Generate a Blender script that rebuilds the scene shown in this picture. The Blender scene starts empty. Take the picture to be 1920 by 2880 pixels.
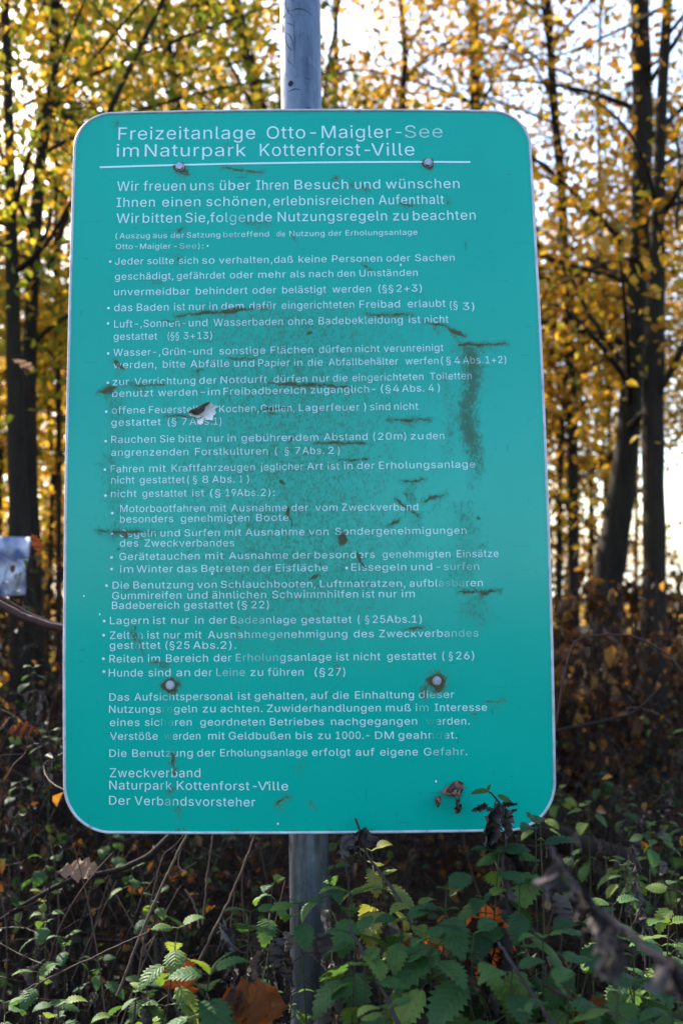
import bpy, bmesh, math, random
import numpy as np
from mathutils import Vector

SC = bpy.context.scene
COL = SC.collection
R = math.radians
rng = np.random.default_rng(11)
random.seed(11)

# ------------------------------------------------------------------ camera, sky, sun, exposure
CAM_H, PITCH, FOC = 1.35, R(3.0), 2800.0
cam_d = bpy.data.cameras.new('camera')
cam = bpy.data.objects.new('camera', cam_d)
COL.objects.link(cam)
cam.location = (0, 0, CAM_H)
cam.rotation_euler = (R(90) + PITCH, 0, 0)
cam_d.sensor_fit = 'VERTICAL'
cam_d.sensor_height = 36.0
cam_d.lens = 35.0
cam_d.clip_start = 0.05
cam_d.clip_end = 3000
cam_d.dof.use_dof = True
cam_d.dof.focus_distance = 1.63
cam_d.dof.aperture_fstop = 3.6
SC.camera = cam

SUN_EL, SUN_AZ = R(34), R(-43)               # behind the sign, well to the left
world = bpy.data.worlds.new('World')
SC.world = world
world.use_nodes = True
wn = world.node_tree
wn.nodes.clear()
w_out = wn.nodes.new('ShaderNodeOutputWorld')
w_bg = wn.nodes.new('ShaderNodeBackground')
w_sky = wn.nodes.new('ShaderNodeTexSky')
w_sky.sky_type = 'NISHITA'
w_sky.sun_disc = False
w_sky.sun_elevation = SUN_EL
w_sky.sun_rotation = SUN_AZ
w_sky.air_density = 1.0
w_sky.dust_density = 2.2
w_sky.ozone_density = 1.2
w_bg.inputs['Strength'].default_value = 0.15
wn.links.new(w_sky.outputs[0], w_bg.inputs[0])
wn.links.new(w_bg.outputs[0], w_out.inputs[0])

sun_d = bpy.data.lights.new('sun', 'SUN')
sun_d.energy = 4.5
sun_d.angle = R(0.5)
sun_d.color = (1.0, 0.93, 0.82)
sun = bpy.data.objects.new('sun', sun_d)
COL.objects.link(sun)
S = Vector((math.sin(SUN_AZ) * math.cos(SUN_EL), math.cos(SUN_AZ) * math.cos(SUN_EL), math.sin(SUN_EL)))
sun.rotation_euler = S.to_track_quat('Z', 'Y').to_euler()
sun.location = S * 60

SC.view_settings.view_transform = 'Standard'
SC.view_settings.look = 'None'
SC.view_settings.gamma = 1.0
SC.view_settings.exposure = 2.15
SC.render.engine = 'CYCLES'
SC.cycles.max_bounces = 6
SC.cycles.transparent_max_bounces = 4
SC.cycles.use_denoising = True
SC.cycles.sample_clamp_indirect = 4.0

# ------------------------------------------------------------------ helpers
def at(px, py, Y):
    """world point at world distance Y that the photograph (1920 x 2880) shows at px, py"""
    dx, dy = (px - 960) / FOC, (1440 - py) / FOC
    fy = math.cos(PITCH) - dy * math.sin(PITCH)
    fz = math.sin(PITCH) + dy * math.cos(PITCH)
    k = Y / fy
    return np.array([dx * k, Y, CAM_H + fz * k])

def ground_z(x, y):
    x = np.asarray(x, float); y = np.asarray(y, float)
    z = 0.05 * np.sin(x * 1.7 + 0.4) * np.cos(y * 1.3) + 0.03 * np.sin(x * 4.1 + y * 3.3)
    z = z + 0.16 * np.clip((y - 1.2) / 3.0, 0, 1) - 0.1 * np.clip((y - 9) / 10, 0, 1)
    return z

def tag(o, label=None, cat=None, group=None, kind=None):
    if label: o['label'] = label
    if cat: o['category'] = cat
    if group: o['group'] = group
    if kind: o['kind'] = kind
    return o

def empty(name, loc=(0, 0, 0)):
    o = bpy.data.objects.new(name, None)
    o.empty_display_size = 0.05
    o.location = tuple(float(v) for v in loc)
    COL.objects.link(o)
    return o

class MB:
    """collects vertices, faces and a per-face tint, and links them as one mesh object"""
    def __init__(s):
        s.v, s.f, s.t, s.uv, s.n = [], [], [], [], 0
    def add(s, V, F, tint=0.5, uv=None):
        V = np.asarray(V, float).reshape(-1, 3)
        F = np.asarray(F, int)
        s.v.append(V); s.f.append(F + s.n); s.n += len(V)
        s.t.append(np.broadcast_to(np.asarray(tint, float), (len(F),)).copy())
        s.uv.append(np.zeros((len(V), 2)) if uv is None else np.asarray(uv, float))
        return s
    def tube(s, P, rad, sides=7, tint=0.5, cap=True):
        P = np.asarray(P, float); n = len(P)
        rad = np.broadcast_to(np.asarray(rad, float), (n,))
        T = np.gradient(P, axis=0)
        T /= np.linalg.norm(T, axis=1, keepdims=True) + 1e-12
        ref = np.array([0., 0., 1.]) if abs(T[:, 2]).mean() < 0.8 else np.array([1., 0., 0.])
        A = np.cross(T, ref); A /= np.linalg.norm(A, axis=1, keepdims=True) + 1e-12
        B = np.cross(T, A)
        a = np.linspace(0, 2 * np.pi, sides, endpoint=False)
        V = P[:, None] + rad[:, None, None] * (np.cos(a)[None, :, None] * A[:, None] + np.sin(a)[None, :, None] * B[:, None])
        i = np.arange(n - 1)[:, None]; j = np.arange(sides)[None]
        j2 = (j + 1) % sides
        F = np.stack([i * sides + j, i * sides + j2, (i + 1) * sides + j2, (i + 1) * sides + j], -1).reshape(-1, 4)
        uv = np.stack([np.tile(a / 6.2832, n), np.repeat(np.linspace(0, 1, n), sides)], 1)
        s.add(V.reshape(-1, 3), F, tint, uv)
        return s
    def leaves(s, pos, direc, nrm, size, width=0.62, tint=None, fold=0.15):
        """ovate folded leaves, vectorised"""
        pos = np.asarray(pos, float); N = len(pos)
        if N == 0: return s
        d = direc / (np.linalg.norm(direc, axis=1, keepdims=True) + 1e-9)
        side = np.cross(d, nrm); side /= np.linalg.norm(side, axis=1, keepdims=True) + 1e-9
        up = np.cross(side, d)
        L = np.broadcast_to(np.asarray(size, float), (N,))[:, None]
        w = L * width * 0.5
        def p(t, k, h): return pos + d * L * t + side * w * k + up * L * h
        V = np.stack([p(0, 0, 0), p(.3, 1, fold), p(.68, .78, fold * .7), p(1, 0, -.12), p(.68, -.78, fold * .7), p(.3, -1, fold)], 1).reshape(-1, 3)
        b = np.arange(N)[:, None] * 6
        F = np.concatenate([b + [0, 1, 2, 3], b + [0, 3, 4, 5]], 0)
        t = rng.random(N) if tint is None else np.broadcast_to(tint, (N,))
        s.add(V, F, np.concatenate([t, t]))
        return s
    def build(s, name, mat, parent=None, smooth=True, quads=True):
        me = bpy.data.meshes.new(name)
        V = np.concatenate(s.v)
        faces = [tuple(r) for a in s.f for r in a.tolist()] if not quads else None
        if quads and all(a.shape[1] == 4 for a in s.f):
            F = np.concatenate(s.f)
            me.vertices.add(len(V)); me.vertices.foreach_set('co', V.ravel())
            me.loops.add(F.size); me.loops.foreach_set('vertex_index', F.ravel())
            me.polygons.add(len(F))
            me.polygons.foreach_set('loop_start', np.arange(len(F)) * 4)
            lv = F.ravel()
        else:
            fl = [r for a in s.f for r in a.tolist()]
            me.from_pydata(V.tolist(), [], fl)
            lv = np.array([i for r in fl for i in r])
        me.update(calc_edges=True)
        me.validate()
        if len(me.polygons) == sum(len(a) for a in s.f):
            at_ = me.attributes.new('tint', 'FLOAT', 'FACE')
            at_.data.foreach_set('value', np.concatenate(s.t))
            ul = me.uv_layers.new(name='uv')
            ul.data.foreach_set('uv', np.concatenate(s.uv)[lv].ravel())
        if smooth:
            me.polygons.foreach_set('use_smooth', np.ones(len(me.polygons), bool))
        me.materials.append(mat)
        o = bpy.data.objects.new(name, me)
        COL.objects.link(o)
        if parent is not None:
            o.parent = parent
            o.location = -Vector(parent.location) if parent.parent is None else (0, 0, 0)
        return o

def mesh_obj(name, V, F, mat, parent=None, smooth=False):
    m = MB(); 
    for f in F: pass
    me = bpy.data.meshes.new(name)
    me.from_pydata([tuple(map(float, v)) for v in V], [], [tuple(map(int, f)) for f in F])
    me.update()
    if smooth: me.polygons.foreach_set('use_smooth', np.ones(len(me.polygons), bool))
    me.materials.append(mat)
    o = bpy.data.objects.new(name, me)
    COL.objects.link(o)
    if parent is not None:
        o.parent = parent
        o.location = -Vector(parent.location) if parent.parent is None else (0, 0, 0)
    return o

# ------------------------------------------------------------------ materials
def new_mat(name):
    m = bpy.data.materials.new(name); m.use_nodes = True
    nt = m.node_tree; nt.nodes.clear()
    out = nt.nodes.new('ShaderNodeOutputMaterial')
    return m, nt, out

def N(nt, typ, **kw):
    n = nt.nodes.new(typ)
    for k, v in kw.items():
        if k in n.inputs: n.inputs[k].default_value = v
        else: setattr(n, k, v)
    return n

def ramp(nt, fac, stops):
    r = nt.nodes.new('ShaderNodeValToRGB')
    e = r.color_ramp.elements
    while len(e) < len(stops): e.new(0.5)
    for el, (p, c) in zip(e, stops):
        el.position = p; el.color = (*c, 1)
    nt.links.new(fac, r.inputs[0])
    return r.outputs[0]

def math_n(nt, op, a, b=None, c=None, clamp=False):
    n = nt.nodes.new('ShaderNodeMath'); n.operation = op; n.use_clamp = clamp
    for i, v in enumerate((a, b, c)):
        if v is None: continue
        if isinstance(v, (int, float)): n.inputs[i].default_value = v
        else: nt.links.new(v, n.inputs[i])
    return n.outputs[0]

def mix_c(nt, fac, a, b):
    n = nt.nodes.new('ShaderNodeMix'); n.data_type = 'RGBA'
    for i, v in ((0, fac), (6, a), (7, b)):
        if isinstance(v, tuple): n.inputs[i].default_value = (*v, 1) if len(v) == 3 else v
        elif isinstance(v, (int, float)): n.inputs[i].default_value = v
        else: nt.links.new(v, n.inputs[i])
    return n.outputs[2]

def attr(nt, name):
    n = nt.nodes.new('ShaderNodeAttribute'); n.attribute_name = name
    return n.outputs['Fac']

def noise(nt, scale, detail=4, rough=0.55, vec=None, dist=0.0):
    n = nt.nodes.new('ShaderNodeTexNoise')
    n.inputs['Scale'].default_value = scale; n.inputs['Detail'].default_value = detail
    n.inputs['Roughness'].default_value = rough; n.inputs['Distortion'].default_value = dist
    if vec is not None: nt.links.new(vec, n.inputs['Vector'])
    return n.outputs[0]

def objvec(nt, sc=(1, 1, 1)):
    tc = nt.nodes.new('ShaderNodeTexCoord')
    mp = nt.nodes.new('ShaderNodeMapping'); mp.inputs['Scale'].default_value = sc
    nt.links.new(tc.outputs['Object'], mp.inputs[0])
    return mp.outputs[0]

def leaf_mat(name, stops, trans=0.55, tcol_gain=(1.65, 1.40, 0.70), rough=0.5, vein=False, spots=None, spec=0.12, vfreq=22.0, vcol=(0.018, 0.045, 0.014)):
    m, nt, out = new_mat(name)
    t = attr(nt, 'tint')
    n1 = noise(nt, 35, 3, vec=objvec(nt))
    f = math_n(nt, 'ADD', t, math_n(nt, 'MULTIPLY', math_n(nt, 'SUBTRACT', n1, 0.5), 0.35), clamp=True)
    col = ramp(nt, f, stops)
    if spots:
        ns = noise(nt, 120, 3, vec=objvec(nt))
        k = math_n(nt, 'MULTIPLY', math_n(nt, 'GREATER_THAN', ns, spots[0]), spots[1])
        col = mix_c(nt, k, col, spots[2])
    bs = N(nt, 'ShaderNodeBsdfPrincipled', Roughness=rough)
    bs.inputs['Specular IOR Level'].default_value = spec
    bump_in = noise(nt, 90, 3, vec=objvec(nt)); bstr = 0.25
    if vein:
        uvn = nt.nodes.new('ShaderNodeUVMap'); uvn.uv_map = 'uv'
        sx = nt.nodes.new('ShaderNodeSeparateXYZ'); nt.links.new(uvn.outputs[0], sx.inputs[0])
        au = math_n(nt, 'ABSOLUTE', sx.outputs[0])
        ph = math_n(nt, 'SUBTRACT', sx.outputs[1], math_n(nt, 'MULTIPLY', au, 0.30))
        w = math_n(nt, 'ABSOLUTE', math_n(nt, 'SINE', math_n(nt, 'MULTIPLY', ph, vfreq)))
        vein_l = math_n(nt, 'LESS_THAN', w, 0.22)
        mid = math_n(nt, 'LESS_THAN', au, 0.05)
        vm = math_n(nt, 'MAXIMUM', math_n(nt, 'MULTIPLY', vein_l, 0.55), mid)
        dark = mix_c(nt, 1.0, col, (0, 0, 0)); 
        col = mix_c(nt, math_n(nt, 'MULTIPLY', vm, 0.26), col, vcol)
        bump_in = math_n(nt, 'ADD', w, math_n(nt, 'MULTIPLY', bump_in, 0.5)); bstr = 0.4
    nt.links.new(col, bs.inputs['Base Color'])
    bp = N(nt, 'ShaderNodeBump', Strength=bstr, Distance=0.002)
    nt.links.new(bump_in, bp.inputs['Height']); nt.links.new(bp.outputs[0], bs.inputs['Normal'])
    if trans > 0:
        tr = nt.nodes.new('ShaderNodeBsdfTranslucent')
        g = nt.nodes.new('ShaderNodeVectorMath'); g.operation = 'MULTIPLY'
        nt.links.new(col, g.inputs[0]); g.inputs[1].default_value = tcol_gain
        nt.links.new(g.outputs[0], tr.inputs[0])
        mx = nt.nodes.new('ShaderNodeMixShader'); mx.inputs[0].default_value = trans
        nt.links.new(bs.outputs[0], mx.inputs[1]); nt.links.new(tr.outputs[0], mx.inputs[2])
        nt.links.new(mx.outputs[0], out.inputs[0])
    else:
        nt.links.new(bs.outputs[0], out.inputs[0])
    return m

def bark_mat(name, a, b, c, scale=(6, 6, 1.2), bump=0.6, rough=0.85):
    m, nt, out = new_mat(name)
    v = objvec(nt, scale)
    n1 = noise(nt, 4, 6, 0.65, v); n2 = noise(nt, 1.3, 3, 0.5, objvec(nt))
    col = ramp(nt, n1, [(0.3, a), (0.7, b)])
    col = mix_c(nt, math_n(nt, 'MULTIPLY', math_n(nt, 'SUBTRACT', n2, 0.45, clamp=True), 2.5, clamp=True), col, c)
    bs = N(nt, 'ShaderNodeBsdfPrincipled', Roughness=rough)
    bs.inputs['Specular IOR Level'].default_value = 0.12
    nt.links.new(col, bs.inputs['Base Color'])
    bp = N(nt, 'ShaderNodeBump', Strength=bump, Distance=0.01)
    nt.links.new(n1, bp.inputs['Height']); nt.links.new(bp.outputs[0], bs.inputs['Normal'])
    nt.links.new(bs.outputs[0], out.inputs[0])
    return m

M = {}
GOLD = [(0.0, (0.13, 0.062, 0.015)), (0.25, (0.26, 0.140, 0.021)), (0.6, (0.40, 0.245, 0.031)), (0.82, (0.29, 0.215, 0.031)), (1.0, (0.12, 0.13, 0.025))]
GREENY = [(0.0, (0.28, 0.16, 0.022)), (0.25, (0.29, 0.22, 0.028)), (0.6, (0.15, 0.175, 0.026)), (1.0, (0.06, 0.095, 0.020))]
BROWN = [(0.0, (0.012, 0.008, 0.006)), (0.5, (0.030, 0.016, 0.009)), (0.8, (0.070, 0.035, 0.013)), (1.0, (0.22, 0.13, 0.032))]
M['leaf_gold'] = leaf_mat('autumn_leaf_gold', GOLD, 0.6)
M['leaf_green'] = leaf_mat('autumn_leaf_green', GREENY, 0.6)
M['leaf_brown'] = leaf_mat('dead_leaf_brown', BROWN, 0.45, (2.2, 1.7, 0.8))
M['nettle'] = leaf_mat('nettle_leaf', [(0, (0.016, 0.042, 0.017)), (0.5, (0.036, 0.088, 0.028)), (0.8, (0.075, 0.130, 0.028)), (1, (0.13, 0.18, 0.04))], 0.35, (1.9, 1.7, 0.8), 0.55, vein=True, spots=(0.64, 0.6, (0.045, 0.040, 0.02)), spec=0.14)
M['nettle_yellow'] = leaf_mat('yellowing_nettle_leaf', [(0, (0.06, 0.10, 0.025)), (0.5, (0.13, 0.17, 0.035)), (1, (0.22, 0.20, 0.05))], 0.4, (1.3, 1.3, 0.7), 0.55, vein=True, spots=(0.64, 0.8, (0.06, 0.04, 0.02)))
M['nettle_dead'] = leaf_mat('withered_nettle_leaf', [(0, (0.020, 0.015, 0.014)), (0.5, (0.048, 0.038, 0.036)), (1, (0.12, 0.10, 0.09))], 0.1, (1, 1, 1), 0.8)
M['small_green'] = leaf_mat('undergrowth_leaf', [(0, (0.006, 0.011, 0.006)), (0.65, (0.015, 0.032, 0.013)), (1, (0.055, 0.08, 0.02))], 0.4, (1.6, 1.5, 0.8))
M['oak'] = leaf_mat('oak_leaf_orange', [(0, (0.08, 0.026, 0.009)), (0.5, (0.20, 0.062, 0.014)), (1, (0.30, 0.10, 0.024))], 0.4, (1.6, 1.1, 0.6), 0.6, True, (0.66, 0.6, (0.06, 0.025, 0.012)), vfreq=15.0, vcol=(0.05, 0.018, 0.008))
M['oak_dark'] = leaf_mat('oak_leaf_dark', [(0, (0.022, 0.009, 0.006)), (0.5, (0.045, 0.017, 0.009)), (1, (0.10, 0.038, 0.014))], 0.35, (1.8, 1.2, 0.6), 0.6, True, vfreq=15.0, vcol=(0.012, 0.006, 0.004))
M['pale_leaf'] = leaf_mat('pale_dry_leaf', [(0, (0.17, 0.10, 0.065)), (1, (0.24, 0.15, 0.10))], 0.3, (1.2, 1.1, 0.9), 0.7, True, vfreq=15.0, vcol=(0.12, 0.07, 0.045))
M['bark'] = bark_mat('bark_dark', (0.009, 0.006, 0.005), (0.028, 0.020, 0.014), (0.018, 0.020, 0.008))
M['bark_far'] = bark_mat('bark_far', (0.010, 0.007, 0.005), (0.030, 0.021, 0.015), (0.018, 0.018, 0.009))
M['twig'] = bark_mat('dry_twig', (0.006, 0.004, 0.004), (0.028, 0.018, 0.016), (0.010, 0.006, 0.006), (20, 20, 20), 0.3)
M['cane'] = bark_mat('bramble_cane', (0.022, 0.011, 0.010), (0.060, 0.029, 0.024), (0.024, 0.015, 0.014), (20, 20, 20), 0.3, 0.5)
M['straw'] = bark_mat('dry_straw', (0.06, 0.042, 0.032), (0.12, 0.085, 0.065), (0.05, 0.035, 0.03), (20, 20, 20), 0.2)
M['nettle_stem'] = bark_mat('nettle_stem', (0.022, 0.028, 0.013), (0.045, 0.052, 0.02), (0.04, 0.022, 0.018), (30, 30, 30), 0.2, 0.6)
M['dead_stem'] = bark_mat('dead_nettle_stem', (0.022, 0.016, 0.016), (0.055, 0.042, 0.042), (0.03, 0.022, 0.026), (40, 40, 40), 0.3)

def soil_mat():
    m, nt, out = new_mat('woodland_soil')
    v = objvec(nt)
    n1 = noise(nt, 3, 6, 0.6, v); n2 = noise(nt, 22, 5, 0.65, v)
    col = ramp(nt, n2, [(0.25, (0.005, 0.0035, 0.003)), (0.5, (0.014, 0.009, 0.006)), (0.75, (0.034, 0.019, 0.010))])
    col = mix_c(nt, math_n(nt, 'MULTIPLY', math_n(nt, 'SUBTRACT', n1, 0.5, clamp=True), 2.0, clamp=True), col, (0.045, 0.055, 0.02))
    bs = N(nt, 'ShaderNodeBsdfPrincipled', Roughness=0.95)
    bs.inputs['Specular IOR Level'].default_value = 0.1
    nt.links.new(col, bs.inputs['Base Color'])
    bp = N(nt, 'ShaderNodeBump', Strength=0.9, Distance=0.03)
    nt.links.new(n2, bp.inputs['Height']); nt.links.new(bp.outputs[0], bs.inputs['Normal'])
    nt.links.new(bs.outputs[0], out.inputs[0])
    return m
M['soil'] = soil_mat()

def water_mat():
    m, nt, out = new_mat('lake_water')
    bs = N(nt, 'ShaderNodeBsdfPrincipled', Roughness=0.12)
    bs.inputs['Base Color'].default_value = (0.02, 0.035, 0.04, 1)
    bs.inputs['IOR'].default_value = 1.33
    bp = N(nt, 'ShaderNodeBump', Strength=0.15, Distance=0.05)
    nt.links.new(noise(nt, 1.5, 3, 0.5, objvec(nt)), bp.inputs['Height']); nt.links.new(bp.outputs[0], bs.inputs['Normal'])
    nt.links.new(bs.outputs[0], out.inputs[0])
    return m
M['water'] = water_mat()

TEAL = (0.0002, 0.345, 0.264)
def dirt_shade_mask(nt):
    """stains and algae: gashes and blotches from 'dirt', fine speckle in drip columns from 'speck'"""
    v = objvec(nt)
    n1 = noise(nt, 160, 5, 0.7, v)
    n1b = noise(nt, 48, 3, 0.6, v)
    d = math_n(nt, 'ADD', attr(nt, 'dirt_shade'), math_n(nt, 'MULTIPLY', math_n(nt, 'SUBTRACT', math_n(nt, 'MULTIPLY', math_n(nt, 'ADD', n1, n1b), 0.5), 0.52), 2.9))
    d = math_n(nt, 'MULTIPLY', math_n(nt, 'SUBTRACT', d, 0.36), 3.2, clamp=True)
    d = math_n(nt, 'MULTIPLY', d, math_n(nt, 'GREATER_THAN', attr(nt, 'dirt_shade'), 0.05))
    n2 = noise(nt, 300, 4, 0.75, objvec(nt, (1, 1, 0.6)))
    n3 = noise(nt, 70, 3, 0.6, objvec(nt, (1, 1, 0.7)))
    s = math_n(nt, 'ADD', math_n(nt, 'MULTIPLY', attr(nt, 'speck'), 0.42), math_n(nt, 'MULTIPLY', math_n(nt, 'SUBTRACT', n3, 0.5), 0.30))
    s = math_n(nt, 'SUBTRACT', math_n(nt, 'ADD', s, math_n(nt, 'SUBTRACT', n2, 0.5)), 0.125)
    s = math_n(nt, 'MULTIPLY', s, 6.0, clamp=True)
    s = math_n(nt, 'MULTIPLY', s, math_n(nt, 'ADD', math_n(nt, 'MULTIPLY', attr(nt, 'speck'), 0.7), 0.35))
    hz = math_n(nt, 'MULTIPLY', math_n(nt, 'SUBTRACT', attr(nt, 'speck'), 0.24, clamp=True), math_n(nt, 'MULTIPLY', n3, 1.4))
    return d, math_n(nt, 'MAXIMUM', s, math_n(nt, 'MULTIPLY', hz, 0.8), clamp=True)

def film_mat(name, lettering=False):
    m, nt, out = new_mat(name)
    d, s = dirt_shade_mask(nt)
    v = objvec(nt)
    big = noise(nt, 5, 3, 0.5, v)
    teal = mix_c(nt, big, (TEAL[0], TEAL[1] * 0.93, TEAL[2] * 0.94), (TEAL[0], TEAL[1] * 1.08, TEAL[2] * 1.05))
    cl = noise(nt, 3.2, 4, 0.62, objvec(nt, (1.0, 1, 0.7)))
    cl = math_n(nt, 'MULTIPLY', math_n(nt, 'SUBTRACT', cl, 0.50, clamp=True), 1.6, clamp=True)
    teal = mix_c(nt, math_n(nt, 'MULTIPLY', cl, 0.55), teal, (0.006, 0.42, 0.345))
    if lettering:
        worn = noise(nt, 60, 3, 0.6, v)
        wcol = mix_c(nt, math_n(nt, 'MULTIPLY', worn, 0.25), (0.60, 0.78, 0.80), (0.48, 0.68, 0.70))
        fd = math_n(nt, 'ADD', attr(nt, 'fade'), math_n(nt, 'MULTIPLY', math_n(nt, 'SUBTRACT', worn, 0.55), 0.25), clamp=True)
        teal = mix_c(nt, fd, wcol, teal)
    rust_shade = mix_c(nt, noise(nt, 240, 2, 0.5, v), (0.020, 0.022, 0.012), (0.11, 0.085, 0.022))
    col = mix_c(nt, math_n(nt, 'MULTIPLY', s, 0.8 if not lettering else 0.5), teal, (0.055, 0.060, 0.020))
    col = mix_c(nt, math_n(nt, 'MULTIPLY', d, 0.86), col, rust_shade)
    sc1 = noise(nt, 30, 2, 0.5, objvec(nt, (0.5, 1, 13)), 0.6)
    sc2 = noise(nt, 26, 2, 0.5, objvec(nt, (9, 1, 0.6)), 0.4)
    sm_ = math_n(nt, 'MAXIMUM', math_n(nt, 'GREATER_THAN', sc1, 0.735), math_n(nt, 'GREATER_THAN', sc2, 0.755))
    col = mix_c(nt, math_n(nt, 'MULTIPLY', sm_, 0.5), col, (0.02, 0.075, 0.06))
    bs = nt.nodes.new('ShaderNodeBsdfPrincipled')
    nt.links.new(col, bs.inputs['Base Color'])
    rg = math_n(nt, 'ADD', math_n(nt, 'MULTIPLY', math_n(nt, 'MAXIMUM', d, s), 0.5), math_n(nt, 'ADD', math_n(nt, 'MULTIPLY', noise(nt, 9, 4, 0.6, v), 0.16), 0.14), clamp=True)
    nt.links.new(rg, bs.inputs['Roughness'])
    bs.inputs['IOR'].default_value = 1.34
    h = math_n(nt, 'ADD', math_n(nt, 'MULTIPLY', noise(nt, 4.0, 2, 0.4, v), 1.0), math_n(nt, 'MULTIPLY', d, -0.10))
    bp = N(nt, 'ShaderNodeBump', Strength=0.35, Distance=0.006)
    nt.links.new(h, bp.inputs['Height']); nt.links.new(bp.outputs[0], bs.inputs['Normal'])
    nt.links.new(bs.outputs[0], out.inputs[0])
    return m
M['film'] = film_mat('green_film')
M['letters'] = film_mat('white_lettering_film', True)

def metal_mat(name, c1, c2, rough=0.45, metallic=0.85, streak=True):
    m, nt, out = new_mat(name)
    v = objvec(nt, (16, 16, 1.1)) if streak else objvec(nt, (10, 10, 10))
    n1 = noise(nt, 3, 6, 0.65, v); n2 = noise(nt, 55, 4, 0.7, objvec(nt, (1, 1, 0.5)))
    col = ramp(nt, n1, [(0.32, c1), (0.66, c2)])
    if streak:
        vo = nt.nodes.new('ShaderNodeTexVoronoi'); vo.inputs['Scale'].default_value = 55
        nt.links.new(objvec(nt, (1, 1, 0.6)), vo.inputs['Vector'])
        sp = nt.nodes.new('ShaderNodeSeparateColor'); nt.links.new(vo.outputs['Color'], sp.inputs[0])
        col = mix_c(nt, math_n(nt, 'MULTIPLY', sp.outputs[0], 0.30), col, tuple(x * 1.5 for x in c2))
        n3 = noise(nt, 5, 5, 0.7, objvec(nt, (30, 30, 1.6)))
        col = mix_c(nt, math_n(nt, 'MULTIPLY', math_n(nt, 'SUBTRACT', n3, 0.54, clamp=True), 4.5, clamp=True), col, tuple(x * 0.35 for x in c1))
    k = math_n(nt, 'MULTIPLY', math_n(nt, 'GREATER_THAN', n2, 0.66), 0.6)
    col = mix_c(nt, k, col, tuple(x * 0.35 for x in c1))
    bs = N(nt, 'ShaderNodeBsdfPrincipled', Metallic=metallic)
    nt.links.new(col, bs.inputs['Base Color'])
    nt.links.new(math_n(nt, 'ADD', math_n(nt, 'MULTIPLY', n1, 0.35), rough - 0.17), bs.inputs['Roughness'])
    bp = N(nt, 'ShaderNodeBump', Strength=0.3, Distance=0.003)
    nt.links.new(math_n(nt, 'ADD', n2, math_n(nt, 'MULTIPLY', n1, 0.8)), bp.inputs['Height']); nt.links.new(bp.outputs[0], bs.inputs['Normal'])
    nt.links.new(bs.outputs[0], out.inputs[0])
    return m
M['galv'] = metal_mat('galvanised_steel', (0.055, 0.068, 0.090), (0.125, 0.145, 0.18), 0.36, 0.85)
M['engrave'] = metal_mat('scratched_steel', (0.025, 0.03, 0.035), (0.04, 0.045, 0.055), 0.6, 0.3)
M['alu'] = metal_mat('aluminium_edge', (0.30, 0.32, 0.36), (0.54, 0.56, 0.60), 0.5, 0.2, False)
M['bolt'] = metal_mat('zinc_bolt', (0.22, 0.23, 0.29), (0.42, 0.43, 0.50), 0.4, 0.5, False)
def plain(name, c, rough=0.9):
    m, nt, out = new_mat(name)
    bs = N(nt, 'ShaderNodeBsdfPrincipled', Roughness=rough)
    n1 = noise(nt, 140, 4, 0.6, objvec(nt))
    nt.links.new(mix_c(nt, n1, tuple(x * 0.75 for x in c), tuple(min(1, x * 1.2) for x in c)), bs.inputs['Base Color'])
    nt.links.new(bs.outputs[0], out.inputs[0])
    return m
M['hole'] = plain('drill_hole_inside', (0.006, 0.006, 0.007))
M['torn_white'] = plain('torn_film_backing', (0.78, 0.80, 0.82), 0.6)
M['torn_dark'] = plain('torn_film_dirt', (0.045, 0.030, 0.022), 0.85)
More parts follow.
